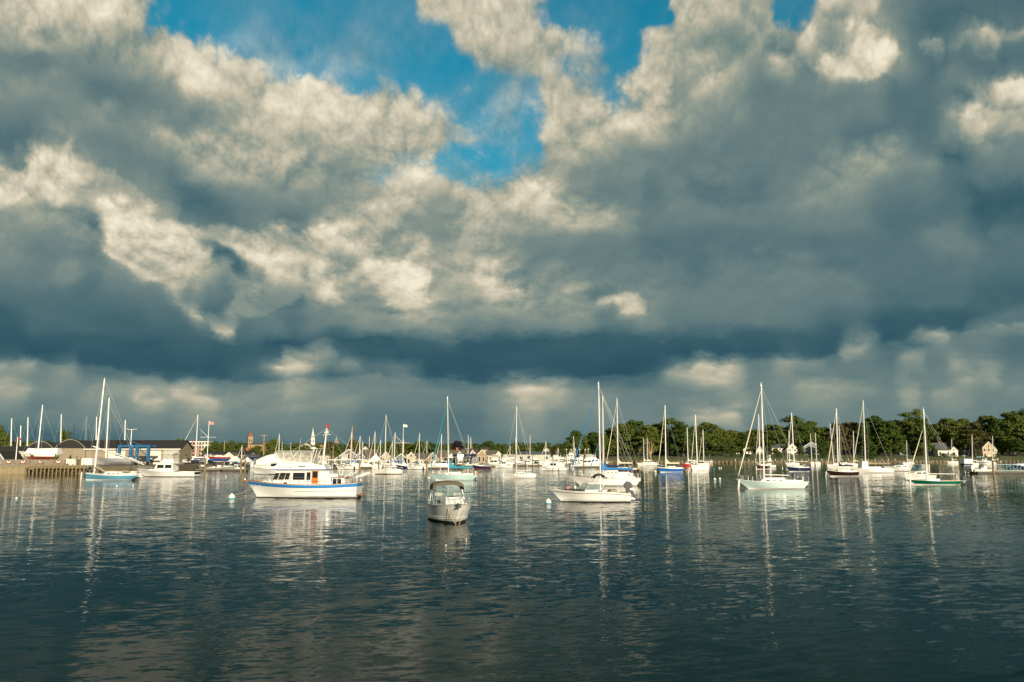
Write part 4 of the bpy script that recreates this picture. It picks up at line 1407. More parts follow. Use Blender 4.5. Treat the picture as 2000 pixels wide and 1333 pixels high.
    for side in (1, -1):
        for t in ts:
            rl.tube(h.at(t, 0, side, .06), h.at(t, .72, side, .05), .016, .016, 4)
        rl.path([h.at(t, .72, side, .05) for t in ts] + [Vector((L / 2 + .25, 0, h.sheer(1) + .62))], .020, 4)
        rl.path([h.at(t, .38, side, .05) for t in ts], .011, 3)
    rl.build('bow_rail', STEEL, root)
    for side in (1, -1):
        rs = MB()
        ta = [.0, .08, .16, .24, .32, .42]
        for t in ta:
            rs.tube(h.at(t, 0, side, .05), h.at(t, .42, side, .05), .014, .014, 4)
        rs.path([h.at(t, .42, side, .05) for t in ta], .018, 4)
        rs.build('side_rail', STEEL, root)
    for side in (1.3, -1.3):
        bb = MB()
        for xx in (1340, 1290, 1240):
            bb.tube((X(xx), side, Z(800)), (X(xx), side, Z(705)), .016, .016, 4)
        bb.tube((X(1340), side, Z(705)), (X(1195), side, Z(700)), .018, .018, 4)
        bb.build('bridge_rail', STEEL, root)
    sp = MB().hexa([(X(470), -.22, 1.55), (X(470), .22, 1.55), (X(400), .14, 1.62), (X(400), -.14, 1.62), (X(470), -.22, 1.67), (X(470), .22, 1.67), (X(400), .14, 1.72), (X(400), -.14, 1.72)]).build('bow_sprit', TEAK, root)
    MB().tube((X(395), 0, 1.5), (X(440), 0, 1.70), .05, .05, 6).tube((X(398), -.2, 1.42), (X(398), .2, 1.42), .06, .06, 6).lathe([(.11, -.05), (.11, .1)], 8, (X(425), 0, 1.78)).build('anchor', STEEL, sp)
    MB().box(X(520), X(495), -.15, .15, 1.62, 1.86).build('windlass', STEEL, root)
    # davits, ladder frame at the stern, boarding platform
    dv = MB()
    for side in (1, -1):
        dv.path([(X(1530), side * 1.1, Z(935)), (X(1528), side * 1.1, Z(890)), (X(1618), side * 1.1, Z(832))], .05, 5)
        dv.path([(X(1665), side * 1.0, Z(935)), (X(1663), side * 1.0, Z(882)), (X(1765), side * 1.0, Z(840))], .06, 5)
        dv.tube((X(1663), side * 1.0, Z(895)), (X(1765), side * 1.0, Z(852)), .03, .03, 4)
    dv.build('davit', W, root)
    lf = MB()
    lf.path([(X(1478), 1.1, Z(858)), (X(1478), 1.1, Z(798)), (X(1512), 1.1, Z(798)), (X(1512), 1.1, Z(858)), (X(1478), 1.1, Z(858))], .045, 4)
    lf.tube((X(1495), 1.1, Z(900)), (X(1495), 1.1, Z(858)), .03, .03, 4)
    lf.build('life_ring_frame', W, root)
    MB().box(-L / 2 - .55, -L / 2 + .02, -1.3, 1.3, .28, .36).build('swim_platform', TEAK, root)
    MB().box(X(1450), X(1360), -.6, .6, Z(895), Z(855)).build('deck_box', W, root)
    # fenders and people-free clutter on the foredeck
    cl = MB().ellips((X(655), .4, 1.55), .18, .2, .25).ellips((X(700), .1, 1.58), .14, .18, .30)
    cl.build('fender', CREAM, root, True)
    bp = to_local(root, G(455, 972))
    rope(root, (X(560), .55, 1.35), (bp.x - .0, bp.y, .25), .22, .018, ROPE)
    rope(root, (X(470), 0, 1.5), (bp.x, bp.y, .3), .35, .022, ROPED)
    return root


make_trawler()
buoy(452.5, 974.5, 'white ball mooring buoy at the bow of the trawler yacht', s=1.35)

# ------------------------------------------------------------------ the small cuddy cruiser seen bow on
def make_cuddy():
    g0 = G(878, 1024)
    root = empty('cuddy_cruiser')
    tag(root, 'small white cuddy cruiser seen bow on under a brown bimini, nearest boat to the viewer', 'motorboat')
    L, B = 6.6, 2.62
    hd = -90 + 13
    d = Vector((math.cos(R(hd)), math.sin(R(hd)), 0))
    root.location = Vector((g0.x + .42, g0.y, 0)) - d * (L / 2 - .75)
    root.rotation_euler = (0, 0, R(hd))
    h = Hull(L, B, 0.98, 1.0, 1.20, rake=.85, tw=.92, draft=.4, kmid=.90, kbow=.42, p=3.0, e=.95, zboot=.12, nt=26)
    h.band(('z', -.35), ('z', .12), 2).build('bottom', BOOT, root, True)
    h.band(('z', .12), ('f', .90), 6).build('hull', DIRTYW, root, True)
    h.band(('f', .90), ('f', 1.0), 1, out=.012).build('gunwale_band', W, root, True)
    # spray rails under the flare
    sr = MB()
    for side in (1, -1):
        for zf in (.22, .32):
            pts = [h.P(t, zf + .20 * max(0, t - .6), side) for t in [.3 + .7 * i / 12 for i in range(13)]]
            sr.path([(p[0], p[1] + side * .015, p[2]) for p in pts], .022, 4)
    sr.build('spray_rail', W, root)
    h.rail(0, 1, .03, .01).build('rub_rail', CGREY, root)
    h.deck(.42, 1.0, camber=.08, n=16).build('deck', W, root)
    h.liner(0, .42, .35, .16).build('cockpit', DECKW, root)
    z0 = 1.0
    cab = MB()
    cab.taper(-.6, 2.35, 1.02, .62, z0 - .05, z0 + .52, .95, 0, .10)
    cab.build('cabin', W, root)
    MB().taper(-.5, .95, .55, .45, z0 + .52, z0 + .56, .1, .05, .02).build('cabin_top', DECKW, root)
    MB().box(.7, 1.2, -.32, .32, z0 + .52, z0 + .575).build('deck_hatch', GLASS, root)
    for side in (1, -1):
        windows(root, [[(-.3, side * .97, z0 + .15), (1.0, side * .80, z0 + .15), (.7, side * .78, z0 + .34), (-.2, side * .90, z0 + .34)]], name='side_window')
    # windshield of five panes in an aluminium frame
    zb, zt = z0 + .50, z0 + .94
    bot = [(-.95, -1.08), (-.1, -.86), (.25, -.02), (-.1, .86), (-.95, 1.08)]
    tp = [(-1.2, -1.0), (-.5, -.80), (-.2, -.02), (-.5, .80), (-1.2, 1.0)]
    fr = MB()
    for i in range(4):
        a, b, c, e = bot[i], bot[i + 1], tp[i + 1], tp[i]
        q = [(a[0], a[1], zb), (b[0], b[1], zb), (c[0], c[1], zt), (e[0], e[1], zt)]
        p = [Vector(v) for v in q]
        cc = sum(p, Vector()) / 4
        nn = (p[1] - p[0]).cross(p[3] - p[0]).normalized()
        p = [v + (cc - v).normalized() * .02 for v in p]
        MB().hexa([v - nn * .006 for v in p] + [v + nn * .006 for v in p]).build('windshield_pane', CLEARG, root)
        fr.path([q[0], q[1], q[2], q[3], q[0]], .024, 5)
    fr.tube((-.15, .42, zb), (-.55, .42, zt), .02, .02, 4)
    fr.build('windshield_frame', ALU, root)
    MB().box(-1.5, -1.2, -.85, -.35, .7, z0 + .75).build('helm_seat', CREAM, root)
    MB().box(-1.5, -1.2, .35, .85, .7, z0 + .7).build('passenger_seat', CREAM, root)
    MB().box(-3.2, -2.7, -.95, .95, .35, .95).build('stern_bench', CREAM, root)
    # bimini
    rows = []
    for i in range(9):
        f = i / 8
        x = -.75 - f * 1.75
        rows.append([(x + .02 * math.sin(j * 2.1), 1.02 * math.cos(a), 2.02 + .36 * math.sin(a) ** .6 + .07 * math.sin(f * math.pi) - .02 * math.cos(j * 1.9 + i) - (0.16 if j in (0, 12) else 0) - (.16 if i in (0, 8) else 0)) for j, a in enumerate([math.pi * k / 12 for k in range(13)])])
    bo = MB().grid(rows).build('bimini', CBROWN, root, True)
    bo.modifiers.new('cloth', 'SOLIDIFY').thickness = .03
    for side in (1, -1):
        fr = MB()
        for x in (-.80, -1.6, -2.45):
            fr.path([(-1.35, side * 1.16, 1.02), (x, side * 1.02, 2.0)], .018, 4)
        fr.tube((-.45, side * 1.12, 1.05), (-.80, side * 1.02, 1.98), .014, .014, 4)
        fr.build('bimini_frame', STEEL, root)
    # bow rail, cleats, anchor roller
    rl = MB()
    ts = [.58, .68, .78, .88, .95]
    for side in (1, -1):
        for t in ts:
            rl.tube(h.at(t, .02, side, .10), h.at(t, .55, side, .16), .014, .014, 5)
        rl.path([h.at(.50, .02, side, .08)] + [h.at(t, .55, side, .16) for t in ts], .018, 5)
    rl.tube(h.at(.95, .55, 1, .16), h.at(.95, .55, -1, .16), .018, .018, 5)
    rl.build('bow_rail', STEEL, root)
    for side in (1, -1):
        r2 = MB()
        for t in (.10, .20, .30, .38):
            r2.tube(h.at(t, .02, side, .06), h.at(t, .40, side, .02), .014, .014, 5)
        r2.path([h.at(t, .40, side, .02) for t in (.10, .20, .30, .38)], .017, 5)
        r2.build('side_rail', STEEL, root)
    an = MB().box(L / 2 - .25, L / 2 + .16, -.10, .10, 1.20, 1.25).tube((L / 2 + .1, -.16, 1.2), (L / 2 + .1, .16, 1.2), .05, .05, 6).tube((L / 2 - .3, 0, 1.27), (L / 2 + .25, 0, 1.13), .03, .03, 5)
    an.hexa([(L / 2 + .22, -.14, 1.02), (L / 2 + .30, -.14, 1.02), (L / 2 + .30, .14, 1.02), (L / 2 + .22, .14, 1.02), (L / 2 + .18, -.04, 1.22), (L / 2 + .22, -.04, 1.22), (L / 2 + .22, .04, 1.22), (L / 2 + .18, .04, 1.22)])
    an.build('anchor', BOOT, root)
    for s_ in (1, -1):
        c = h.at(.86, .05, s_, .10)
        MB().box(c.x - .12, c.x + .12, c.y - .03, c.y + .03, c.z, c.z + .06).build('cleat', STEEL, root)
    a1, a2 = h.at(.86, .10, 1, .10), h.at(.86, .10, -1, .10)
    rope(root, a1, (L / 2 - .30, .05, -.05), .12, .016, ROPE)
    rope(root, a2, (L / 2 - .20, -.05, -.05), .18, .017, ROPE)
    rope(root, (L / 2 - .25, -.3, .85), (L / 2 - .42, -.1, -.05), .05, .014, ROPE)
    outboard(root, -L / 2, 0, .95, 1.0, ENG)
    return root


CLEARG = bpy.data.materials.new('clear_glass')
CLEARG.use_nodes = True
_b = CLEARG.node_tree.nodes['Principled BSDF']
_b.inputs['Base Color'].default_value = (.20, .29, .27, 1)
_b.inputs['Roughness'].default_value = .03
_b.inputs['Alpha'].default_value = .24
make_cuddy()

# ------------------------------------------------------------------ the white outboard boat
def make_outboard_boat():
    wl = 980.5
    g0, g1 = G(1075, wl), G(1228.5, wl)
    L = g1.x - g0.x
    root = empty('outboard_boat')
    tag(root, 'white bowrider with small dark bimini and big black outboard, before the blue covered sloop', 'motorboat')
    root.location = ((g0.x + g1.x) / 2, g0.y, 0)
    root.rotation_euler = (0, 0, R(181))
    B = 2.5
    k = L / 790.0
    X = lambda zx: (525 - zx) * k
    Z = lambda zy: (1226 - zy) * k
    h = Hull(L, B, .72, .92, 1.10, rake=1.05, srake=0, tw=.92, kmid=.84, kbow=.22, p=2.7, e=1.2, zboot=.10, nt=24)
    h.band(('z', -.3), ('z', .10), 2).build('bottom', BOOT, root, True)
    h.band(('z', .10), ('f', .78), 5).build('hull', W, root, True)
    h.band(('f', .78), ('f', .83), 1, out=.008).build('pin_stripe', BOOT, root, True)
    h.band(('f', .83), ('f', 1.0), 1, out=.003).build('gunwale_band', W, root, True)
    h.deck(.74, 1.0, camber=.06).build('foredeck', W, root)
    h.liner(.10, .74, .32, .17, 14).build('cockpit', DECKW, root)
    h.deck(0.0, .10, camber=.02).build('aft_deck', W, root)
    h.rail(0, 1, .022, .005).build('rub_rail', CREAM, root)
    st = MB()
    for side in (1, -1):
        st.path([(p[0], p[1] + side * .012, p[2]) for p in (h.P(t, .18 + .10 * max(t - .6, 0), side) for t in [.05 + .9 * i / 14 for i in range(15)])], .018, 4)
    st.build('spray_rail', BOOT, root)
    MB().taper(X(450), X(265), .85, .45, .80, 1.12, .1, .05, .03).build('bow_cushion', BLACK, root)
    MB().taper(X(600), X(452), .98, .92, .7, 1.12, .2, .0, .03).build('helm_dash', W, root)
    MB().taper(X(800), X(720), .8, .85, .4, 1.08, .05, .05, .03).build('stern_seat', CTAN, root)
    MB().taper(X(690), X(640), .8, .8, .4, 1.05, .05, .05, .03).build('seat', CREAM, root)
    fr = MB()
    zb, zt = Z(1102), Z(1040)
    zb = 1.08
    zt = 1.62
    bot = [(X(620), 1.0), (X(470), .96), (X(400), .0), (X(470), -.96), (X(620), -1.0)]
    tp = [(X(660), .92), (X(520), .82), (X(455), 0), (X(520), -.82), (X(660), -.92)]
    for i in range(4):
        q = [(bot[i][0], bot[i][1], zb), (bot[i + 1][0], bot[i + 1][1], zb), (tp[i + 1][0], tp[i + 1][1], zt), (tp[i][0], tp[i][1], zt)]
        p = [Vector(v) for v in q]
        nn = (p[1] - p[0]).cross(p[3] - p[0]).normalized()
        MB().hexa([v - nn * .006 for v in p] + [v + nn * .006 for v in p]).build('windshield_pane', CLEARG, root)
        fr.path([q[0], q[1], q[2], q[3], q[0]], .022, 4)
    fr.build('windshield_frame', ALU, root)
    rows = []
    for i in range(7):
        f = i / 6
        x = X(558) - f * (X(558) - X(686))
        z = Z(1000) + (Z(966) - Z(1000)) * math.sin(math.pi * f) ** .6
        rows.append([(x, .95 * math.cos(a), z + .14 * math.sin(a)) for a in [math.pi * j / 8 for j in range(9)]])
    bo = MB().grid(rows).build('bimini', BLACK, root, True)
    bo.modifiers.new('cloth', 'SOLIDIFY').thickness = .04
    for side in (1, -1):
        fr = MB()
        for xx in (562, 622, 682):
            fr.tube((X(620), side * 1.05, 1.0), (X(xx), side * .95, Z(998 if xx != 622 else 968)), .016, .016, 4)
        fr.build('bimini_frame', STEEL, root)
    MB().tube((X(800), .7, .85), (X(792), .7, Z(1010)), .014, .008, 4).build('antenna', W, root)
    MB().ellips((X(300), .35, 1.25), .17, .17, .16).build('fender', mat('pink_fender', (.55, .18, .16), .5), root, True)
    MB().ellips((X(375), .5, 1.30), .10, .10, .17).build('bow_light', W, root, True)
    MB().hexa([(-L / 2 - .42, -1.0, .26), (-L / 2 + .05, -1.05, .26), (-L / 2 + .05, 1.05, .26), (-L / 2 - .42, 1.0, .26),
               (-L / 2 - .42, -1.0, .34), (-L / 2 + .05, -1.05, .52), (-L / 2 + .05, 1.05, .52), (-L / 2 - .42, 1.0, .34)]).build('swim_platform', W, root)
    o = outboard(root, -L / 2 + .10, 0, .90, 1.12, ENG, tilt=.55)
    MB().box(-L / 2 - .42, -L / 2 - .08, .226, .236, 1.05, 1.18).build('cowling_panel', ALU, o)
    return root


make_outboard_boat()
buoy(1071, 984, 'white ball mooring buoy at the bow of the white bowrider', s=1.15)

# ------------------------------------------------------------------ larger motorboats on moorings or at the yard
def power(kind, pb, ps, wl, label, heading=180, **kw):
    ga, gb = G(pb, wl), G(ps, wl)
    L = abs(gb.x - ga.x) / max(abs(math.cos(R(heading))), .3)
    r, h = make_power(kind, L, label, **kw)
    r.location = ((ga.x + gb.x) / 2, ga.y, 0)
    r.rotation_euler = (0, 0, R(heading))
    return r, h, L


power('sport', 266, 385, 931.5, 'big white sport fishing yacht with railed flybridge, right of the sky blue sailboat', 180, detail=1)
power('sport', 487, 606, 926.5, 'white flybridge cruiser with shrouded bridge, behind the bow of the trawler yacht', 181, fly=CWHITE, canvas=CWHITE)
power('lobster', 1054, 1106, 920, 'white cabin cruiser with a row of dark arched windows, alone left of the big masts', 183)
power('sport', 1488, 1515, 913, 'white sport fisher with a high bridge, behind the mast of the big pale aqua sloop', 205, tower=False)
power('cruiser', 1726, 1792, 920.5, 'long white express cruiser with radar arch, behind the bow of the green sloop', 180)
rc, hc, LC = power('cruiser', 1754, 1830, 938, 'white express cruiser with blue tarp in its dark canopy, directly behind the green sloop', 214, canvas=CGREY)
MB().ellips((-.4, .3, 2.3), .5, .5, .35).build('tarp', CBLUE, rc, True)
power('cuddy', 1820, 1853, 903, 'dark hulled motorboat with white cabin off the grey blue house', 178, hullm=NAVY, canvas=None)
power('cuddy', 1247, 1283, 910, 'white motorboat with raised cabin under the bare tree', 185, hullm=W)
power('cuddy', 1415, 1430, 903, 'small white runabout nearest the seawall, left of the bungalow', 180)
power('runabout', 1433, 1440, 903, 'tiny white open boat beside the seawall under the bungalow', 180)
power('cuddy', 1640, 1662, 908, 'white motorboat behind the dark brown sloop cockpit', 180)
power('console', 1905, 1938, 904, 'white console boat with hard top off the right lawn', 175, outb=1)
power('runabout', 1862, 1882, 903.5, 'low white runabout left of the covered launch', 180)
power('cruiser', 1966, 2030, 916, 'dark blue motorboat berthed beyond the gangway at the right edge', 180, hullm=NAVY)

# covered launch seen stern on
g_ = G(1885, 911)
lb = empty('covered_launch', (g_.x, g_.y, 0), R(80))
tag(lb, 'launch seen stern on under a boxy white winter cover', 'motorboat')
hh = Hull(8.5, 3.4, 1.1, 1.1, 1.5, rake=.8, tw=.9, nt=10)
hh.band(('z', -.3), ('z', .14), 2).build('bottom', BOOT, lb, True)
hh.band(('z', .14), ('f', 1), 3).build('hull', NAVY, lb, True)
MB().taper(-4.2, 3.8, 1.65, .8, 1.0, 2.9, .8, .15, .25).build('boat_cover', CWHITE, lb)
MB().tube((0, 0, 2.8), (0, 0, 4.6), .06, .05, 5).tube((0, -.7, 4.2), (0, .7, 4.2), .05, .05, 5).build('mast', MASTW, lb)

# rib with three white outboards
g_ = G(1922, 925)
rb = empty('centre_console_boat', (g_.x, g_.y, 0), R(20))
tag(rb, 'white centre console boat with three big white outboards, left of the paired pilings', 'motorboat')
hh = Hull(8.6, 2.9, .95, .95, 1.3, rake=.9, tw=.92, nt=12)
hh.band(('z', -.3), ('z', .1), 2).build('bottom', BOOT, rb, True)
hh.band(('z', .1), ('f', 1), 3).build('hull', W, rb, True)
hh.liner(0, .7, .5, .15).build('cockpit', DECKW, rb)
hh.deck(.7, 1).build('deck', W, rb)
MB().taper(-.4, .8, .5, .45, .5, 1.75, .3, 0, .04).build('console', W, rb)
MB().taper(-1.2, -.5, .5, .5, .5, 1.35, 0, 0, .04).build('seat', W, rb)
MB().taper(-.9, 1.0, .9, .8, 2.55, 2.63, .1, .1, .05).build('hard_top', NAVY, rb)
for y in (.8, 0, -.8):
    outboard(rb, -4.3, y, 1.0, 1.35, W)

# little pick-up buoys
for px, py, lab, kd, s in ((158, 936, 'slim white pick-up buoy at the plumb bow of the sky blue sailboat', 'stick', 1.5), (32, 975, 'small white buoy near the left edge', 'ball', .5), (228, 951, 'small white buoy below the sky blue hull, left one of two', 'ball', .6),
                           (260, 950, 'small white buoy below the stern of the sky blue sailboat, right one of two', 'ball', .5), (441, 932, 'small white buoy off the boatyard float', 'ball', .6),
                           (838, 937, 'white ball buoy at the bow of the aqua sloop with teal cover', 'ball', 1.15), (982, 934, 'white stick buoy touching the bow of the small bare sloop', 'stick', 1.2),
                           (1280, 923, 'white ball buoy at the bow of the royal blue sloop', 'ball', 1.4), (1347, 920, 'slim white buoy at the bow of the plain white sloop', 'stick', 1.3),
                           (1394, 921, 'teal stick buoy right of the plain white sloop', 'stick', 1.2), (1396, 938, 'white ball buoy, left one of the pair left of the large aqua sloop', 'ball', 1.0), (1406, 937, 'white ball buoy, right one of the pair left of the large aqua sloop', 'ball', .9),
                           (1404.5, 915, 'small far white buoy, left of two behind the open-water pair', 'ball', 1.0), (1408.5, 915, 'small far white buoy, right of two behind the open-water pair', 'ball', 1.0),
                           (1442, 956, 'white stick buoy under the bow of the big pale aqua sloop', 'stick', 1.5), (1477, 919, 'slim white buoy by the dark sloop behind the big pale aqua sloop', 'stick', 1.4), (1528, 921, 'slim white buoy at the bow of the dark sloop with grey canvas', 'stick', 1.3),
                           (1613, 931, 'white buoy under the bow of the dark brown sloop', 'stick', 1.2), (1777, 951, 'white stick buoy under the bow of the green sloop', 'stick', 1.2), (1330, 905, 'orange ball buoy off the shaded sloop with red underbody', 'ball', 1.6),
                           (1855, 905, 'white ball buoy off the grey blue house', 'ball', 1.1), (1818, 904, 'white ball buoy left of the dark motorboat', 'ball', 1.3), (1425, 904, 'white ball buoy between the runabouts under the bungalow', 'ball', 1.3)):
    buoy(px, py, lab, kd, s, m=CTEAL if 'teal stick' in lab else (ORANGE if lab.startswith('orange') else None))

# ------------------------------------------------------------------ shore materials
SHINGLE = mat('weathered_shingle', (0.25, 0.215, 0.165), 0.9, var=0.25, vscale=1.2)
GREYBLUE = mat('grey_blue_shingle', (0.17, 0.19, 0.20), 0.9, var=0.18, vscale=1.2)
ROOFG = mat('grey_brown_roof', (0.13, 0.11, 0.085), 0.9, var=0.25, vscale=1.5)
ROOFD = mat('dark_roof', (0.020, 0.018, 0.018), 0.85, var=0.3, vscale=1.5)
ROOFS = mat('slate_roof', (0.085, 0.095, 0.105), 0.8, var=0.25, vscale=1.5)
ROOFB = mat('brown_roof', (0.085, 0.06, 0.048), 0.85, var=0.25, vscale=1.5)
CLAPW = mat('white_clapboard', (0.66, 0.62, 0.54), 0.8, var=0.08, vscale=1)
CLAPC = mat('cream_clapboard', (0.47, 0.40, 0.29), 0.8, var=0.1, vscale=1)
CLAPT = mat('tan_shingle_wall', (0.46, 0.36, 0.24), 0.85, var=0.12, vscale=1)
SHEDW = mat('tan_metal_siding', (0.27, 0.22, 0.15), 0.7, var=0.15, vscale=0.6)
STEELW = mat('pale_metal_siding', (0.42, 0.42, 0.36), 0.6, var=0.12, vscale=0.6)
BRICK = mat('brick_wall', (0.34, 0.12, 0.06), 0.9, var=0.2, vscale=2)
TANBR = mat('tan_brick', (0.36, 0.25, 0.13), 0.9, var=0.2, vscale=2)
TOWERR = mat('red_brown_tile', (0.20, 0.09, 0.05), 0.9, var=0.2, vscale=2)
LIFTB = mat('travel_lift_blue', (0.012, 0.11, 0.25), 0.45, var=0.1)
COPPER = mat('green_copper', (0.16, 0.30, 0.22), 0.7, var=0.2)
PANE = mat('house_window', (0.03, 0.04, 0.045), 0.12, spec=0.7)
TRIM = mat('white_trim', (0.70, 0.67, 0.60), 0.6)
STONE = mat('seawall_stone', (0.15, 0.12, 0.07), 0.95, var=0.35, vscale=1.5, bump=0.8, bscale=2)
HEDGE = mat('hedge', (0.035, 0.055, 0.015), 0.95, var=0.5, vscale=2)
SKYP = mat('painted_blue_steel', (0.20, 0.36, 0.42), 0.5)


def at_px(px, D, z=None):
    r = ray(px, 893)
    x = r.x / r.y * D
    return Vector((x, D, ground_z(x, D) if z is None else z))


def house(name, label, px0, px1, D, eave_y, ridge_y, wallm, roofm, ridge='x', depth=9.0, nwin=4, door=True, chimney=False, storeys=1, z=None,
          over=0.35, cat='house', yaw=0.0, winm=None, trim=True, group=None, base_drop=0.3):
    """ridge 'x' shows its long roof slope, ridge 'y' its gable"""
    a, b = P3(px0, eave_y, D), P3(px1, eave_y, D)
    c = at_px((px0 + px1) / 2, D)
    z0 = (c.z if z is None else z) - base_drop
    w = b.x - a.x
    ze = a.z - z0
    zr = P3(px0, ridge_y, D).z - z0
    root = empty(name, ((a.x + b.x) / 2, D + depth / 2, z0), R(yaw))
    tag(root, label, cat, group)
    hx, hy = w / 2, depth / 2
    if ridge == 'x':
        poly = [(-hy, 0), (hy, 0), (hy, ze), (0, zr), (-hy, ze)]
        mb = MB().prism(poly, -hx, hx)
        mb.v = [(y, x, z_) for x, y, z_ in mb.v]
        wl_ = mb.build('wall', wallm, root)
        rf = MB()
        e = over
        s_ = (zr - ze) / hy
        for sg in (-1, 1):
            rf = MB()
            rf.hexa([(-hx - e, sg * (hy + e), ze - s_ * e), (hx + e, sg * (hy + e), ze - s_ * e), (hx + e, 0, zr), (-hx - e, 0, zr),
                     (-hx - e, sg * (hy + e), ze - s_ * e + .22), (hx + e, sg * (hy + e), ze - s_ * e + .22), (hx + e, 0, zr + .22), (-hx - e, 0, zr + .22)])
            rf.build('roof', roofm, root)
    else:
        poly = [(-hx, 0), (hx, 0), (hx, ze), (0, zr), (-hx, ze)]
        wl_ = MB().prism(poly, -hy, hy).build('wall', wallm, root)
        e = over
        s_ = (zr - ze) / hx
        for sg in (-1, 1):
            rf = MB()
            rf.hexa([(sg * (hx + e), -hy - e, ze - s_ * e), (sg * (hx + e), hy + e, ze - s_ * e), (0, hy + e, zr), (0, -hy - e, zr),
                     (sg * (hx + e), -hy - e, ze - s_ * e + .22), (sg * (hx + e), hy + e, ze - s_ * e + .22), (0, hy + e, zr + .22), (0, -hy - e, zr + .22)])
            rf.build('roof', roofm, root)
        if trim:
            for sg in (-1, 1):
                MB().hexa([(sg * (hx + e), -hy - e - .06, ze - s_ * e - .12), (sg * (hx + e), -hy - e - .003, ze - s_ * e - .12), (0, -hy - e - .003, zr - .1), (0, -hy - e - .06, zr - .1),
                           (sg * (hx + e), -hy - e - .06, ze - s_ * e + .26), (sg * (hx + e), -hy - e - .003, ze - s_ * e + .26), (0, -hy - e - .003, zr + .26), (0, -hy - e - .06, zr + .26)]).build('rake_board', TRIM, root)
    hs = ze / storeys
    for st in range(storeys):
        zb_ = hs * st + hs * .36
        zt_ = hs * st + hs * .80
        for i in range(nwin):
            xw = -hx + w * (i + .5) / nwin
            ww = min(w / nwin * .22, .8)
            if door and st == 0 and i == nwin // 2:
                MB().box(xw - .55, xw + .55, -hy - .05, -hy + .05, .0, min(2.3, ze * .8)).build('door', TRIM, root)
                continue
            fr = MB().box(xw - ww - .1, xw + ww + .1, -hy - .05, -hy + .02, zb_ - .1, zt_ + .1).build('window', TRIM, root)
            MB().box(xw - ww, xw + ww, -hy - .08, -hy - .04, zb_, zt_).build('pane', winm or PANE, fr)
    if ridge == 'y' and zr - ze > 2.0:
        fr = MB().box(-.55, .55, -hy - .05, -hy + .02, ze + .1, ze + (zr - ze) * .5).build('window', TRIM, root)
        MB().box(-.42, .42, -hy - .08, -hy - .04, ze + .2, ze + (zr - ze) * .5 - .1).build('pane', PANE, fr)
    if chimney:
        MB().box(hx * .45 - .5, hx * .45 + .5, -.4, .4, zr - 1.0, zr + 1.3).build('chimney', BRICK, root)
    return root, hx, hy, ze, zr


# ------------------------------------------------------------------ the boatyard, far left
def boatyard():
    D = 238
    k = D / FPX
    # long shed
    r_, hx, hy, ze, zr = house('boat_shed', 'long tan boatyard shed with a black roof and white roll-up doors', 168, 351, D, 876.5, 861, SHEDW, ROOFD, 'x', 9, 0, False, over=.5, cat='shed')
    z0 = r_.location.z
    MB().box(-hx - .5, hx + .5, -hy - .62, -hy - .5, ze - .35, ze - .05).build('gutter', TRIM, r_)
    cx = r_.location.x
    def door(p0, p1, ytop, m=CLAPW):
        a, b = P3(p0, ytop, D), P3(p1, ytop, D)
        d_ = MB().box(a.x - cx, b.x - cx, -hy - .12, -hy + .02, 0, a.z - z0).build('roller_door', m, r_)
        MB().box(a.x - cx + .2, b.x - cx - .2, -hy - .135, -hy - .118, .9, 1.35).build('door_window', PANE, d_)
        for i in range(1, 6):
            zz = (a.z - z0) * i / 6
            MB().box(a.x - cx, b.x - cx, -hy - .128, -hy - .12, zz - .02, zz + .02).build('door_seam', CONC, d_)
    door(293, 315, 881)
    door(212, 245, 881)
    door(320, 348, 879.5, STEELW)
    # arched bays joined to the shed
    for (p0, p1, ya, yw, lab) in ((107, 167, 859.5, 876, 'arched tan hangar with black roof and a pale rim, right one of two'), (50, 106, 863, 878, 'arched hangar with dark front and a pale rim, left one of two')):
        a, b = P3(p0, yw, D), P3(p1, yw, D)
        za = P3(p0, ya, D).z
        h_ = empty('hangar', ((a.x + b.x) / 2, D + 12, z0))
        tag(h_, lab, 'hangar', 'arched hangars of the boatyard')
        w = (b.x - a.x) / 2 - .02
        ze_, zt_ = a.z - z0, za - z0
        pts = [(-w + 2 * w * i / 14, ze_ + (zt_ - ze_) * (1 - ((i / 7) - 1) ** 2)) for i in range(15)]
        MB().prism([(-w, 0), (w, 0), (w, ze_ - .01), (-w, ze_ - .01)], -12, 12).build('wall', SHEDW, h_)
        MB().prism([(-w, ze_)] + pts[1:-1] + [(w, ze_)], -12.05, 12).build('roof_vault', ROOFD, h_)
        rim = MB()
        rim.path([(x, -12.2, z_ + .05) for x, z_ in pts], .09, 5)
        rim.build('roof_rim', CONC, h_)
        for i in range(1, 6):
            x = -w + 2 * w * i / 6
            MB().box(x - .06, x + .06, -12.06, -11.99, 0, ze_ - .02).build('siding_joint', CONC, h_)
    # low beige building at the left edge
    house('office_building', 'low beige building with a flat dark roof at the left edge', -60, 47, 232, 880.5, 873, STEELW, ROOFD, 'x', 10, 6, False, cat='building')
    house('clapboard_cottage', 'dark gabled cottage corner cut by the left edge, in front of the beige building', -14, 7, 214, 896, 883, GREYBLUE, ROOFD, 'y', 8, 1, False, cat='house')


boatyard()


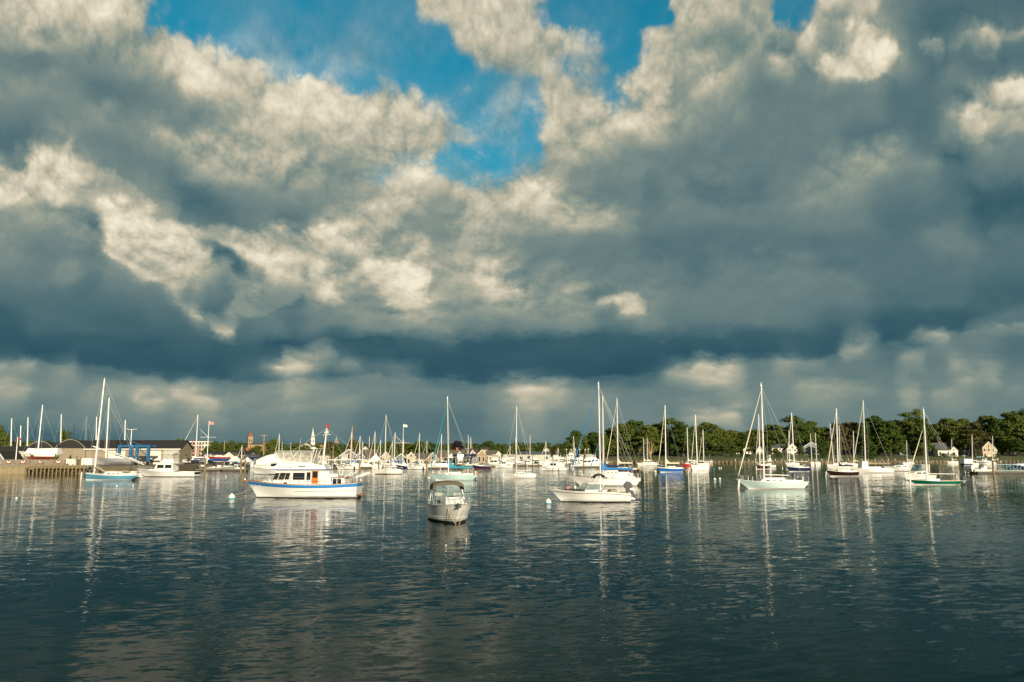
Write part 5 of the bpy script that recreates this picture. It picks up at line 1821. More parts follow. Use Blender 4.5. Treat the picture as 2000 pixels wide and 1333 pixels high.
def travel_lift():
    D = 222
    P = lambda px, py, dy=0: P3(px, py, D + dy)
    a = at_px(262, D)
    root = empty('travel_lift', (a.x, D, a.z))
    tag(root, 'bright blue boat hoist on wheels in front of the long shed', 'boat lift')
    zt = P(262, 873.5).z - a.z
    xs = [P(px, 880).x - a.x for px in (233, 255.5, 267.5, 290)]
    for x in xs[::1]:
        MB().box(x - .35, x + .35, -.35, .35, .9, zt).build('leg', LIFTB, root)
        MB().tube((x - .3, 0, .5), (x + .3, 0, .5), .5, .5, 12).build('wheel', BLACK, root, True)
    for y in (-.1, 3.5):
        MB().box(xs[0] - .4, xs[-1] + .4, y - .3, y + .3, zt, zt + .55).build('beam', LIFTB, root)
    MB().box(xs[0] - .2, xs[0] + .2, 0.2, 3.2, zt + .02, zt + .45).build('side_beam', LIFTB, root)
    MB().box(xs[-1] - .2, xs[-1] + .2, 0.2, 3.2, zt + .02, zt + .45).build('side_beam', LIFTB, root)
    MB().tube((xs[2] + .3, 0, zt), (xs[3] - .3, 0, zt - 2.6), .12, .12, 5).build('brace', LIFTB, root)
    MB().tube((xs[1] - .3, 0, zt + 1.6), (xs[0] + 2.2, 0, zt + .5), .12, .12, 5).tube((xs[1] - .3, 0, zt + 1.6), (xs[2] + 1, 0, zt + .5), .12, .12, 5).build('brace', LIFTB, root)
    MB().box(xs[3] - 1.6, xs[3] - .4, -.8, .8, .9, 2.3).build('engine_box', ENG, root)


travel_lift()


def ashore(px0, px1, wl_y, D, label, hullm, bootm, mast=None, cover=None, heading=180, group='boats propped up in the boatyard', L=None, H=None, **kw):
    """sailboat standing on a cradle in the yard; wl_y is the picture row of its waterline"""
    a, b = P3(px0, wl_y, D), P3(px1, wl_y, D)
    L = L or (b.x - a.x) / max(abs(math.cos(R(heading))), .3)
    cx = (a.x + b.x) / 2
    mt, H_, rk = .56, H or L * 1.2, 0.2
    if mast:
        (mx, my), (tx, ty) = mast
        ch = math.cos(R(heading))
        xm = (P3(mx, my, D).x - cx) / ch
        mt = xm / L + .5
        H_ = P3(tx, ty, D).z - a.z - .085 * L
        rk = (xm - (P3(tx, ty, D).x - cx) / ch) / (H_ * .1)
    r_, h = make_sail('sailboat', L, label, hullm, bootm, mast_t=mt, H=H_, rake=rk, fb=.1 * L, group=group, shore=True, **kw)
    r_.location = (cx, D, a.z)
    r_.rotation_euler = (0, 0, R(heading))
    gz_ = ground_z(cx, D) - a.z
    for x in (-L * .22, L * .18):
        for s_ in (1, -1):
            MB().tube((x, s_ * L * .17, gz_), (x, s_ * L * .12, .05), .06, .05, 5).build('stand', RUST, r_)
    MB().taper(-L * .10, L * .12, .18, .14, gz_ + .02, -.6, .3, .1, .02).build('keel', BOOT, r_)
    if cover:
        MB().taper(-L * .5, L * .46, L * .14, .3, .08 * L, .08 * L + 1.5, L * .12, .2, L * .06).build('winter_cover', cover, r_)
    return r_


ashore(186, 262, 903, 212, 'grey and cream wooden sailboat propped up in the yard behind the sky blue sailboat', GREYH, GREYH, ((207, 890), (213, 778)), toe=TEAK, jib=None, boom=True, mast_r=.16, detail=1, over=.9)
ashore(43, 116, 893, 210, 'boat under white shrink wrap with red underbody, on stands behind the left wharf', CWHITE, RUST, ((74, 880), (83, 792)), CWHITE, jib=None, boom=False, cabin=False, mast_r=.15, detail=0)
ashore(404, 449, 896, 262, 'red hulled sailboat with blue underbody propped up beside the white tent', REDP, ROYAL, ((383, 895), (385, 812)), jib=None, boom=False, mast_r=.16, detail=0, L=11) if False else None
ashore(404, 449, 897, 262, 'red hulled boat with blue underbody propped up left of the white tent', REDP, ROYAL, None, jib=None, boom=False, mast_r=.02, H=.6, spreaders=0, detail=0)
ashore(360, 384, 900, 262, 'dark teal sailboat with two tall white masts propped up right of the shed', NAVY, LBLUE, ((381, 892), (385, 812)), jib=CCREAM, boom=False, mast_r=.15, detail=0, heading=200, L=9)
for px, ty, lab in ((21, 818, 'leftmost bare mast behind the beige building'), (39, 832, 'short mast behind the beige building, second from left'), (53, 816, 'tall mast behind the beige building, left of the shrink wrapped boat'),
                    (118, 810, 'white mast rising over the right arched hangar'), (167, 813, 'dark mast rising over the shed roof left end'), (187, 815, 'thin mast just left of the tall leaning mast'),
                    (243, 821, 'pale mast beside the blue boat hoist, behind the shed')):
    rr_ = ashore(px - 22, px + 24, 899, 274 if px > 60 else 250, 'stored sailboat, ' + lab, W, RUST, ((px, 890), (px + 1.5, ty)), jib=None, boom=False, cabin=False, mast_r=.16, detail=0, spreaders=0, mastm=ENG if 'dark' in lab else None)

# wharf at the far left: timber bulkhead, pier, fence with bunting
def wharf():
    a, b = at_px(-120, 188, 0), at_px(64, 187.6, 0)
    w = empty('bulkhead', (0, 0, 0))
    tag(w, 'low timber bulkhead along the water at the far left', 'seawall')
    n_ = 46
    for i in range(n_):
        x0 = a.x + (b.x - a.x) * i / n_
        x1 = a.x + (b.x - a.x) * (i + 1) / n_
        MB().box(x0 + .02, x1 - .02, 186.4 + rng.uniform(0, .1), 186.8, -.6, 1.5 + rng.uniform(-.06, .06)).build('plank', DOCKW, w)
    MB().box(a.x, b.x, 186.2, 186.85, 1.58, 1.75).build('cap_beam', DOCKW, w)
    a, b = at_px(64, 187, 0), at_px(184, 187, 0)
    p = empty('pier', (0, 0, 0))
    tag(p, 'old timber pier on dark pilings between the bulkhead and the sky blue sailboat', 'pier')
    MB().box(a.x, b.x, 184.0, 190.5, 1.75, 1.95).build('deck', DOCKW, p)
    for i in range(16):
        x = a.x + (b.x - a.x) * (i + .3) / 16
        MB().tube((x, 184.1, -1), (x, 184.1, 2.0 + (1.1 if i % 3 == 1 else 0) + rng.uniform(-.1, .3)), .17, .15, 7).build('piling', PILE, p)
        MB().tube((x + .8, 188.5, -1), (x + .8, 188.5, 1.9), .17, .15, 6).build('piling', PILE, p)
    for i in range(8):
        x = a.x + (b.x - a.x) * i / 8
        x1 = a.x + (b.x - a.x) * (i + 1) / 8
        MB().tube((x, 184.0, .2), (x1, 184.0, 1.5), .07, .07, 4).build('brace', PILE, p)
    MB().box(a.x, b.x, 183.85, 184.0, 1.3, 1.6).build('stringer', PILE, p)
    # fence on the wharf, with bunting
    f = empty('wharf_fence', (0, 0, 0))
    tag(f, 'long grey picket fence on the left wharf behind the bunting', 'fence')
    a, b = at_px(-60, 191, 0), at_px(130, 191, 0)
    cnt = 64
    for i in range(cnt):
        x = a.x + (b.x - a.x) * i / cnt
        MB().box(x, x + .28, 190.9, 190.96, 1.7, 3.25 + rng.uniform(-.05, .05)).build('picket', SHINGLE, f)
    for z_ in (2.0, 3.0):
        MB().box(a.x, b.x, 190.97, 191.05, z_, z_ + .1).build('rail', SHINGLE, f)
    for px, lab in ((17, 'leftmost'), (45, 'second from left'), (80, 'third from left'), (114, 'rightmost')):
        c = at_px(px, 190.6, 0)
        t = empty('bunting', (c.x, 190.7, 2.95))
        tag(t, 'half round striped bunting fan on the wharf fence, %s of four' % lab, 'bunting', 'bunting fans on the wharf fence')
        for r0, r1, m in ((0, .22, NAVY), (.22, .50, TRIM), (.50, .72, mat('faded_red_cloth', (.30, .07, .05), .8))):
            pts = [[(r * math.cos(q), -.02 * (k % 2), -r * math.sin(q)) for r in (r0, r1)] for k, q in enumerate([math.pi * i / 10 for i in range(11)])]
            o = MB().grid(pts).build('stripe', m, t)
            o.modifiers.new('cloth', 'SOLIDIFY').thickness = .02
    # white panels and shed on the wharf
    for p0, p1, yt, lab in ((132, 151, 897, 'white sheet covered stack on the wharf, left one'), (152, 185, 895.5, 'pale corrugated panel wall on the wharf behind the leaning mast')):
        a_, b_ = P3(p0, yt, 196), P3(p1, yt, 196)
        o = empty('covered_stack', ((a_.x + b_.x) / 2, 196, 1.6))
        tag(o, lab, 'stack')
        hw, ht = (b_.x - a_.x) / 2, a_.z - 1.6
        MB().taper(-hw, hw, 1.2, 1.2, 0, ht, .1, .1, .15).build('cover', CWHITE, o)
        for i in range(5):
            x = -hw + 2 * hw * (i + .5) / 5
            MB().box(x - .05, x + .05, -1.24, -1.1, .1, ht * .95).build('batten', CGREY, o)
    flagpole(31, 914, 855, 193, 'short white flagpole with a red flag at the wharf fence', REDP, .8)


def flag_mesh(w, h, m, parent, name='flag', z=0, stripes=False, side=1):
    rows = []
    for i in range(7):
        f = i / 6
        rows.append([(side * f * w, .10 * math.sin(f * 6 + j) * f, z - h * j / 4 - .15 * f * h) for j in range(5)])
    o = MB().grid(rows).build(name, m, parent)
    o.modifiers.new('cloth', 'SOLIDIFY').thickness = .015
    return o


def flagpole(px, y0, y1, D, label, m, w=1.4, yard=False):
    a = at_px(px, D)
    t = P3(px, y1, D)
    o = empty('flagpole', a)
    tag(o, label, 'flagpole')
    hh = t.z - a.z
    MB().tube((0, 0, 0), (0, 0, hh), .13, .07, 8).lathe([(.02, -.1), (.12, 0), (.02, .12)], 8, (0, 0, hh + .1)).build('pole', MASTW, o, True)
    if m:
        f = flag_mesh(w, w * .6, m, o, z=hh - .1)
    if yard:
        MB().tube((-2.6, 0, hh * yard), (2.6, 0, hh * yard), .07, .05, 5).build('yardarm', MASTW, o)
        MB().tube((0, 0, hh * yard), (-2.6, 0, hh * yard + 2.4), .06, .05, 5).build('gaff', MASTW, o)
    return o


wharf()

# posts along the yard shore, lamp posts, utility poles
def pole(px, y1, D, label, m=PILE, cross=False, lamp=False, r=.14, cat='pole', group=None, z=None, ball=False, name='utility_pole'):
    a = at_px(px, D, z)
    hh = P3(px, y1, D).z - a.z
    o = empty(name, a)
    tag(o, label, cat, group)
    MB().tube((0, 0, -.5), (0, 0, hh), r, r * .8, 7).build('post', m, o)
    if cross:
        MB().box(-1.3, 1.3, -.07, .07, hh - .8, hh - .62).build('crossarm', m, o)
        for x in (-1.1, 0, 1.1):
            MB().lathe([(.09, 0), (.09, .25)], 6, (x, 0, hh - .6)).build('insulator', CONC, o)
    if lamp:
        MB().box(-1.2, 1.2, -.05, .05, hh - .1, hh).build('arm', m, o)
        for x in (-1.2, 1.2):
            MB().taper(x - .35, x + .35, .2, .2, hh - .1, hh + .2, .1, .1, .05).build('floodlight', CONC, o)
    if ball:
        MB().ellips((0, 0, hh + .2), .28, .28, .28).build('globe', BUOYW, o, True)
    return o


pole(253.5, 839, 228, 'tall floodlight pole behind the blue boat hoist', MASTW, lamp=True, cat='lamp post', name='lamp_post')
pole(140.5, 828, 262, 'thin dark lamp post behind the arched hangars', ENG, r=.1, cat='lamp post', name='lamp_post')
pole(514, 848, 330, 'tall utility pole with crossarm right of the brick tower', TANBR, cross=True, r=.2)
pole(650, 871, 330, 'short wooden pole with lamp right of the trawler mast', PILE, lamp=False, r=.3)
pole(437, 861, 420, 'utility pole with small light right of the apartment block', TANBR, cross=False, r=.22)
pole(406, 874, 420, 'distant utility pole crossing the apartment block', TANBR, cross=True, r=.22)
pole(375, 858, 460, 'brown utility pole in front of the apartment block', RUST, cross=True, r=.22)
pole(686.5, 833, 300, 'tall bare wooden spar standing in front of the grey gables', mat('varnished_spar', (.42, .20, .06), .5), r=.22, cat='spar', name='wooden_spar')
flagpole(404.5, 0, 823, 262, 'tall white flagpole with a faded striped flag beside the red hull', mat('faded_flag', (.5, .25, .2), .8), 1.6, yard=.62)
flagpole(786.5, 0, 829, 300, 'signal mast with yardarm and white burgee behind the marina docks', TRIM, 1.5, yard=.56)

# ------------------------------------------------------------------ town behind
def apartment():
    D = 520
    a, b = P3(335, 864, D), P3(407, 863, D)
    z0 = ground_z(a.x, D) - .5
    root = empty('apartment_block', ((a.x + b.x) / 2, D, z0))
    tag(root, 'cream four storey apartment block with brick bays behind the yard', 'building')
    hw = (b.x - a.x) / 2
    H = a.z - z0
    MB().box(-hw, hw, 0, 16, 0, H).build('wall', CLAPC, root)
    MB().box(-hw - .3, hw + .3, -.3, 16.3, H + .003, H + .5).build('parapet', TRIM, root)
    for f0, f1 in ((.02, .16), (.58, .80)):
        MB().box(-hw + 2 * hw * f0, -hw + 2 * hw * f1, -.4, -.003, 0, H * .72).build('brick_bay', BRICK, root)
    for f0, f1 in ((.30, .42), (.88, .98)):
        MB().box(-hw + 2 * hw * f0, -hw + 2 * hw * f1, -.6, -.003, 0, H * .98).build('white_bay', TRIM, root)
    for i in range(12):
        for j in range(4):
            x = -hw + 2 * hw * (i + .5) / 12
            z_ = H * (j + .35) / 4
            f = MB().box(x - .75, x + .75, -.72, -.55, z_, z_ + 1.7).build('window', TRIM, root)
            MB().box(x - .6, x + .6, -.75, -.70, z_ + .12, z_ + 1.58).build('pane', PANE, f)


apartment()


def brick_tower():
    D = 760
    a, b = P3(483, 853, D), P3(494.5, 853, D)
    z0 = ground_z(a.x, D) - 1
    r_ = empty('church_tower', ((a.x + b.x) / 2, D, z0), R(28))
    tag(r_, 'square tan brick tower with a red pyramid roof on the skyline', 'church')
    w = (b.x - a.x) / 2 * .76
    H = a.z - z0
    MB().box(-w, w, -w, w, 0, H).build('wall', TANBR, r_)
    MB().hexa([(-w - .4, -w - .4, H), (w + .4, -w - .4, H), (w + .4, w + .4, H), (-w - .4, w + .4, H),
               (-.1, -.1, H + 5), (.1, -.1, H + 5), (.1, .1, H + 5), (-.1, .1, H + 5)]).build('roof', TOWERR, r_)
    for s_ in (-.4, .4):
        for j in (.12, .5):
            MB().box(w * s_ * 1.0 - .35, w * s_ + .35, -w - .08, -w + .02, H - 4 - j * 8, H - 2 - j * 8).build('belfry_opening', PANE, r_)
            MB().box(-w - .08, -w + .02, w * s_ * 1.0 - .35, w * s_ + .35, H - 4 - j * 8, H - 2 - j * 8).build('belfry_opening', PANE, r_)
            MB().box(w - .02, w + .08, w * s_ * 1.0 - .35, w * s_ + .35, H - 4 - j * 8, H - 2 - j * 8).build('belfry_opening', PANE, r_)
    MB().box(-w - .2, w + .2, -w - .2, w + .2, H - 1.2, H - .8).build('string_course', CONC, r_)
    house('church_nave', 'dark slate roofed church nave just right of the brick tower', 490, 513, 750, 869, 863, TANBR, ROOFS, 'x', 14, 0, False, cat='church')


brick_tower()


def steeple(px, D, ytop, ybase, label, m, green=False):
    t, b = P3(px, ytop, D), P3(px, ybase, D)
    z0 = ground_z(t.x, D) - 1
    k = D / FPX
    r_ = empty('church_steeple', (t.x, D, z0), R(20))
    tag(r_, label, 'church')
    H = t.z - z0
    hb = b.z - z0
    s_ = H - hb
    MB().box(-4.6 * k, 4.6 * k, -4.6 * k, 4.6 * k, 0, hb).build('tower_base', m, r_)
    w = 3.6 * k
    MB().box(-w, w, -w, w, hb + .003, hb + s_ * .28).build('belfry', m, r_)
    MB().box(-w - .3, w + .3, -w - .3, w + .3, hb + s_ * .28, hb + s_ * .30).build('cornice', m, r_)
    w2 = 2.7 * k
    MB().box(-w2, w2, -w2, w2, hb + s_ * .30, hb + s_ * .50).build('lantern', m, r_)
    MB().lathe([(w2 * 1.05, hb + s_ * .50), (w2 * .45, hb + s_ * .75), (.06, H)], 8).build('spire', COPPER if green else m, r_)
    for s2 in (-1, 1):
        MB().box(s2 * w * .45 - .3, s2 * w * .45 + .3, -w - .06, -w + .02, hb + s_ * .06, hb + s_ * .22).build('louvre', PANE, r_)
    MB().box(-.5, .5, -w2 - .06, -w2 + .02, hb + s_ * .34, hb + s_ * .46).build('louvre', PANE, r_)
    return r_


steeple(611.5, 800, 835.5, 866, 'tall white church steeple rising over the trees left of the trawler mast', CLAPW)
steeple(657, 820, 852, 867, 'small green copper cupola on a brown roof right of the trawler mast', TANBR, True)
house('long_roof', 'long brown roofed hall between the white steeple and the green cupola', 588, 655, 812, 869.5, 865, TANBR, ROOFB, 'x', 14, 0, False, cat='building')
house('cream_house', 'pale gabled house under the white steeple', 590, 607, 640, 872, 866.5, CLAPC, ROOFG, 'y', 10, 2, False)

# sheds and gables along the marina, left to right
HS = [
 ('shed', 'dark low roofed shed right of the red boat', 398, 447, 300, 888, 883, SHINGLE, ROOFD, 'x', 'shed'),
 ('gabled_shed', 'white gabled shed between the red boat and the tent', 431, 463, 290, 897, 885, CLAPW, ROOFG, 'y', 'shed'),
 ('shed', 'dark roofed building with brick chimney behind the white tent', 448, 486, 315, 888, 881, SHINGLE, ROOFD, 'x', 'shed'),
 ('shed', 'dark blue low shed right of the white tent', 477, 502, 300, 893, 889.5, NAVY, ROOFS, 'x', 'shed'),
 ('shed', 'pale flat roofed hut behind the trawler mast', 622, 643, 330, 890, 888, CLAPC, ROOFG, 'x', 'shed'),
 ('shingled_house', 'large grey shingled boathouse with wide gable and white trim, right of the trawler boom', 656, 706, 330, 896.5, 878.5, GREYBLUE, ROOFG, 'y', 'house'),
 ('shingled_wing', 'brown roofed wing running right from the large grey boathouse', 700, 731, 333, 893.5, 879, SHINGLE, ROOFG, 'x', 'house'),
 ('gabled_house', 'smaller grey gable with white trim in front of the brown roofed wing', 695, 712, 328, 893, 881.5, GREYBLUE, ROOFG, 'y', 'house'),
 ('cupola_house', 'small white gabled dormer house rising behind the grey gables', 706, 721, 350, 881, 873.5, CLAPW, ROOFG, 'y', 'house'),
 ('long_house', 'long grey roofed building left of the white racing sloop mast', 716, 752, 352, 893, 885, CLAPW, ROOFG, 'x', 'building'),
 ('gabled_house', 'cream gable right behind the white racing sloop mast', 746, 762, 345, 892, 883.5, CLAPC, ROOFG, 'y', 'house'),
 ('gabled_house', 'grey gable with white trim left of the signal mast', 774, 793, 345, 895, 887, GREYBLUE, ROOFG, 'y', 'house'),
 ('gabled_house', 'cream gable with big window right of the signal mast', 794, 812, 342, 893.5, 884, CLAPC, ROOFG, 'y', 'house'),
 ('long_house', 'long brown shingle roof between cream gable and grey gable', 811, 842, 350, 895.5, 886, SHINGLE, ROOFG, 'x', 'building'),
 ('gabled_house', 'wide grey gable just left of the aqua sloop mast', 833, 857, 344, 898, 885, SHINGLE, ROOFG, 'y', 'house'),
 ('long_house', 'long shingled building with red chimney behind the aqua sloop mast', 854, 906, 356, 892, 880.5, SHINGLE, ROOFG, 'x', 'building'),
 ('gabled_house', 'small pale gable right of the aqua sloop mast', 875, 888, 348, 894, 887, CLAPW, ROOFG, 'y', 'house'),
 ('gabled_house', 'grey gable above the left end of the blue awning', 889, 906, 346, 893, 883, GREYBLUE, ROOFG, 'y', 'house'),
 ('long_house', 'dark roofed hall behind the pair of grey gables', 902, 932, 372, 885, 877.5, SHINGLE, ROOFB, 'x', 'building'),
 ('gabled_house', 'cream gable with small spirelet between the grey gables', 917, 929, 360, 889, 880, CLAPC, ROOFG, 'y', 'house'),
 ('gabled_house', 'grey gable above the right end of the blue awning', 921, 933, 345, 893, 884, GREYBLUE, ROOFG, 'y', 'house'),
 ('brick_house', 'brick gabled house right of the blue awning', 933, 948, 352, 888, 880, TANBR, ROOFG, 'y', 'house'),
 ('long_house', 'grey roofed house right of the brick gable', 950, 970, 365, 889, 880.5, CLAPC, ROOFG, 'x', 'building'),
 ('gabled_house', 'little white gable left of the small bare sloop mast', 970, 978, 365, 887, 882.5, CLAPW, ROOFG, 'y', 'house'),
 ('long_shed', 'long pale roofed boat storage shed behind the crowded right docks', 1010, 1075, 400, 888, 883, STEELW, ROOFS, 'x', 'shed'),
 ('gabled_house', 'small far house in the trees above the storage shed', 1062, 1072, 470, 880, 876.5, CLAPC, ROOFG, 'y', 'house'),
 ('gabled_house', 'low cottage in the trees left of the marina lamp posts', 940, 953, 460, 878.5, 875, CLAPC, ROOFB, 'x', 'house'),
]
for nm, lab, p0, p1, D, ey, ry, wm, rm, rg, cat in HS:
    house(nm, lab, p0, p1, D, ey, ry, wm, rm, rg, 7 if rg == 'y' else 9, 2 if p1 - p0 < 20 else 4, p1 - p0 > 16, chimney='chimney' in lab, cat=cat)
# blue awning row
a_, b_ = P3(884, 893, 339), P3(931, 893, 339)
aw = empty('awning', ((a_.x + b_.x) / 2, 339, 1.6))
tag(aw, 'long dark blue awning under the pair of grey gables', 'awning')
hw = (b_.x - a_.x) / 2
MB().hexa([(-hw, -2.2, 2.2), (hw, -2.2, 2.2), (hw, 2.5, 3.2), (-hw, 2.5, 3.2), (-hw, -2.2, 2.3), (hw, -2.2, 2.3), (hw, 2.5, 3.3), (-hw, 2.5, 3.3)]).build('canopy', CNAVY, aw)
for i in range(8):
    MB().tube((-hw + 2 * hw * i / 7, -2.1, 0), (-hw + 2 * hw * i / 7, -2.1, 2.2), .07, .07, 5).build('post', TRIM, aw)

def tent(p0, p1, D, ye, yr, label, m=CWHITE):
    a, b = P3(p0, ye, D), P3(p1, ye, D)
    z0 = ground_z((a.x + b.x) / 2, D)
    o = empty('tent', ((a.x + b.x) / 2, D, z0))
    tag(o, label, 'tent')
    w = (b.x - a.x) / 2
    ze, zr = a.z - z0, P3(p0, yr, D).z - z0
    rows = []
    for i in range(7):
        f = i / 6
        q = 1 - f
        zz = ze + (zr - ze) * (f ** 1.6)
        rows.append([(w * q * cx, 3 * q * cy, zz) for cx, cy in ((-1, -1), (0, -1), (1, -1), (1, 0), (1, 1), (0, 1), (-1, 1), (-1, 0))])
    MB().grid(rows, True).build('canopy', m, o)
    for sx in (-1, 1):
        for sy in (-1, 1):
            MB().tube((sx * w * .97, sy * 2.9, 0), (sx * w * .97, sy * 2.9, ze), .06, .06, 5).build('pole', MASTW, o)
    return o


tent(443, 478, 283, 902, 890.5, 'white peaked tent in the yard, left peak of two')
tent(469, 497, 279, 903, 893, 'smaller white peaked tent in the yard, right of the larger one')
tent(715, 752, 300, 903, 886, 'tall white peaked canopy left of the racing sloop mast')
g_ = at_px(524, 280)
bc = empty('covered_yacht', (g_.x, 280, g_.z), R(180))
tag(bc, 'big yacht under a rounded white cover, behind the trawler enclosure', 'yacht')
rows = []
for i in range(9):
    f = i / 8
    x = -4.3 + 8.2 * f
    hh_ = (4.6 - 2.2 * f ** 2.2) * (1 - .35 * max(0, .2 - f) / .2)
    rows.append([(x, 2.0 * (1 - .5 * f ** 2) * math.cos(q), 1.0 + (hh_ - .6) * max(math.sin(q), 0) ** .8) for q in [math.pi * k / 10 for k in range(11)]])
mb = MB().grid(rows)
mb.add(rows[0], [tuple(range(11))]); mb.add(rows[-1], [tuple(range(11))])
mb.build('cover', CWHITE, bc, True)
MB().taper(-4.2, 4.4, 1.8, .3, .2, 1.1, -.6, 0, -.1).build('hull', W, bc)
for x in (-2.5, 0, 2.5):
    MB().box(x - .2, x + .2, -1.2, 1.2, -.3, .25).build('stand', RUST, bc)

# ------------------------------------------------------------------ docks and pilings of the marina
def dock(p0, p1, wl, label, wdt=2.0):
    a, b = G(p0, wl), G(p1, wl)
    o = empty('floating_dock', ((a.x + b.x) / 2, a.y, 0), math.atan2(b.y - a.y, b.x - a.x))
    tag(o, label, 'dock')
    L = (b - a).length
    MB().box(-L / 2, L / 2, -wdt / 2, wdt / 2, .42, .55).build('deck', DOCKW, o)
    nseg = max(int(L / 6), 1)
    for i in range(nseg):
        x = -L / 2 + L * (i + .5) / nseg
        MB().box(x - L / nseg * .46, x + L / nseg * .46, -wdt / 2 + .05, wdt / 2 - .05, -.2, .415).build('float', BOOT, o)
    return o


dock(385, 484, 920.5, 'floating dock in front of the tents, left of the trawler', 2.2)
dock(640, 727, 915.5, 'floating dock behind the trawler stern')
dock(815, 905, 916.5, 'floating dock behind the aqua sloop')
dock(905, 1000, 912.5, 'floating dock between the aqua sloop and the small bare sloop')
dock(1120, 1172, 914, 'floating dock under the marina lamp posts')
dock(1000, 1060, 911, 'floating dock left of the lone cabin cruiser')
for px, wl, yt, lab in ((148, 925, 893, 'tall brown piling in front of the white panel wall, left one'), (155, 926, 896, 'brown piling beside the tall one at the panel wall'), (177, 924, 903, 'short brown piling behind the sky blue bow'),
                        (400, 924, 897, 'yellowish piling at the left end of the yard float'), (470, 926, 899, 'brown piling left of the trawler bow'), (478, 921, 899, 'paler piling just right of the brown one by the trawler bow'),
                        (662, 916, 897, 'piling behind the trawler davits, left one'), (702, 918, 901, 'yellow brown piling right of the trawler stern'), (739.5, 917, 901, 'green topped piling in front of the racing sloop mast'),
                        (833, 918, 900, 'brown piling left of the aqua sloop bow'), (905, 917, 895, 'brown piling right of the aqua sloop mast'), (951, 914, 893, 'dark piling above the navy and red hull'),
                        (1040, 911, 895, 'piling left of the lone cabin cruiser'), (1140, 914, 893, 'piling between the aqua forestay and the marina lamp posts'),
                        (1941, 927, 899, 'thick capped piling at the head of the gangway, front one'), (1950, 921, 898, 'capped piling at the head of the gangway, rear one'), (1955, 918, 903, 'slim white post behind the gangway pilings')):
    g_ = G(px, wl)
    hh_ = P3(px, yt, g_.y).z
    o = empty('piling', (g_.x, g_.y, 0))
    tag(o, lab, 'piling', 'mooring pilings')
    r0 = .24 if px > 1900 or px < 500 else .27
    MB().tube((0, 0, -1), (0, 0, hh_), r0, r0 * .9, 9).build('post', PILE, o, True)
    MB().lathe([(r0 * 1.05, 0), (r0 * 1.0, .12), (.03, .32)], 9, (0, 0, hh_)).build('cap', BUOYW if px > 1900 else PILE, o)
for i, px in enumerate((1090, 1106.5, 1115.5, 1124, 1132.5, 1143, 1149)):
    pole(px, 879 + (i % 3) * .4, 330, 'slim marina lamp post with a pale globe, number %s from the left in the row' % ('one two three four five six seven'.split()[i]), CONC, r=.14, cat='lamp post', group='lamp posts along the marina walk', z=.4, ball=True, name='lamp_post')

# gangway truss at the right edge
a_, b_ = P3(1943, 921, 205), P3(2080, 921, 205)
gw = empty('gangway', (a_.x, 205, 0))
tag(gw, 'pale blue steel truss gangway at the right edge', 'gangway')
Lg = b_.x - a_.x
za, zb = .35, .35 + (P3(1943, 909, 205).z - P3(1943, 921, 205).z)
for y in (-.7, .7):
    MB().box(0, Lg, y - .06, y + .06, za, za + .14).build('bottom_chord', SKYP, gw)
    MB().box(0, Lg, y - .06, y + .06, zb, zb + .12).build('top_chord', SKYP, gw)
    nb = 10
    for i in range(nb):
        x0, x1 = Lg * i / nb, Lg * (i + 1) / nb
        MB().tube((x0, y, za + .1), (x0, y, zb), .05, .05, 4).build('post', SKYP, gw)
        MB().tube((x0, y, za + .1) if i % 2 else (x0, y, zb), (x1, y, zb) if i % 2 else (x1, y, za + .1), .045, .045, 4).build('diagonal', SKYP, gw)
MB().box(0, Lg, -.6, .6, za + .145, za + .2).build('deck', DOCKW, gw)
dock(1896, 1994, 926, 'low brown float under the three outboard boat and the gangway', 2.6)
dock(1986, 2080, 925.5, 'dark float at the right edge under the gangway', 3.0)

# ------------------------------------------------------------------ marina boats: prototypes, then one copy for every berth
COLS = [('white', W), ('cream', CREAM), ('navy', NAVY), ('grey', GREYH), ('pale blue', LBLUE), ('red', REDP)]
protos = []
def proto(kind, L, desc, **kw):
    r_, h = make_power(kind, L, desc, **kw)
    protos.append([r_, desc, L, False])
    note_kids(r_)


proto('sport', 11.5, 'white flybridge cruiser', detail=1)
proto('cruiser', 9.5, 'white express cruiser with radar arch', detail=1)
proto('cuddy', 7.2, 'white cuddy boat with blue bimini', canvas=CBLUE, outb=1, detail=0)
proto('console', 7.5, 'white centre console boat with hard top', outb=2, detail=0)
proto('lobster', 9.8, 'white lobster style boat with low deckhouse', detail=0)
proto('cruiser', 10.5, 'cream express cruiser under tan canvas', hullm=CREAM, canvas=CTAN, detail=0)
proto('cuddy', 6.8, 'navy hulled cuddy boat with white cabin', hullm=NAVY, detail=0, outb=1)
proto('sport', 12.5, 'white sport fisher with dark canvas bridge', canvas=CNAVY, fly=W, detail=1)
proto('runabout', 6.2, 'small white runabout with navy canvas', canvas=CNAVY, outb=1, detail=0)
proto('console', 8.0, 'grey hulled console boat with white top', hullm=GREYH, outb=1, detail=0)
proto('lobster', 8.6, 'cream workboat with boxy wheelhouse', hullm=CREAM, detail=0)
proto('cruiser', 9.0, 'white express cruiser with clear enclosure', canvas=CWHITE, detail=1)
def sproto(L, desc, H, **kw):
    r_, h = make_sail('sailboat', L, desc, W, H=H, detail=0, mast_r=.13, **kw)
    protos.append([r_, desc, L, False])
    note_kids(r_)


sproto(9.0, 'white berthed sloop with blue sail cover', 11.5, cover=CBLUE, jib=CCREAM)
sproto(8.2, 'white berthed sloop with cream furled sails', 10.5, cover=CCREAM, jib=CCREAM)
sproto(9.6, 'berthed sloop with navy canvas', 12.5, cover=CNAVY, jib=CNAVY)

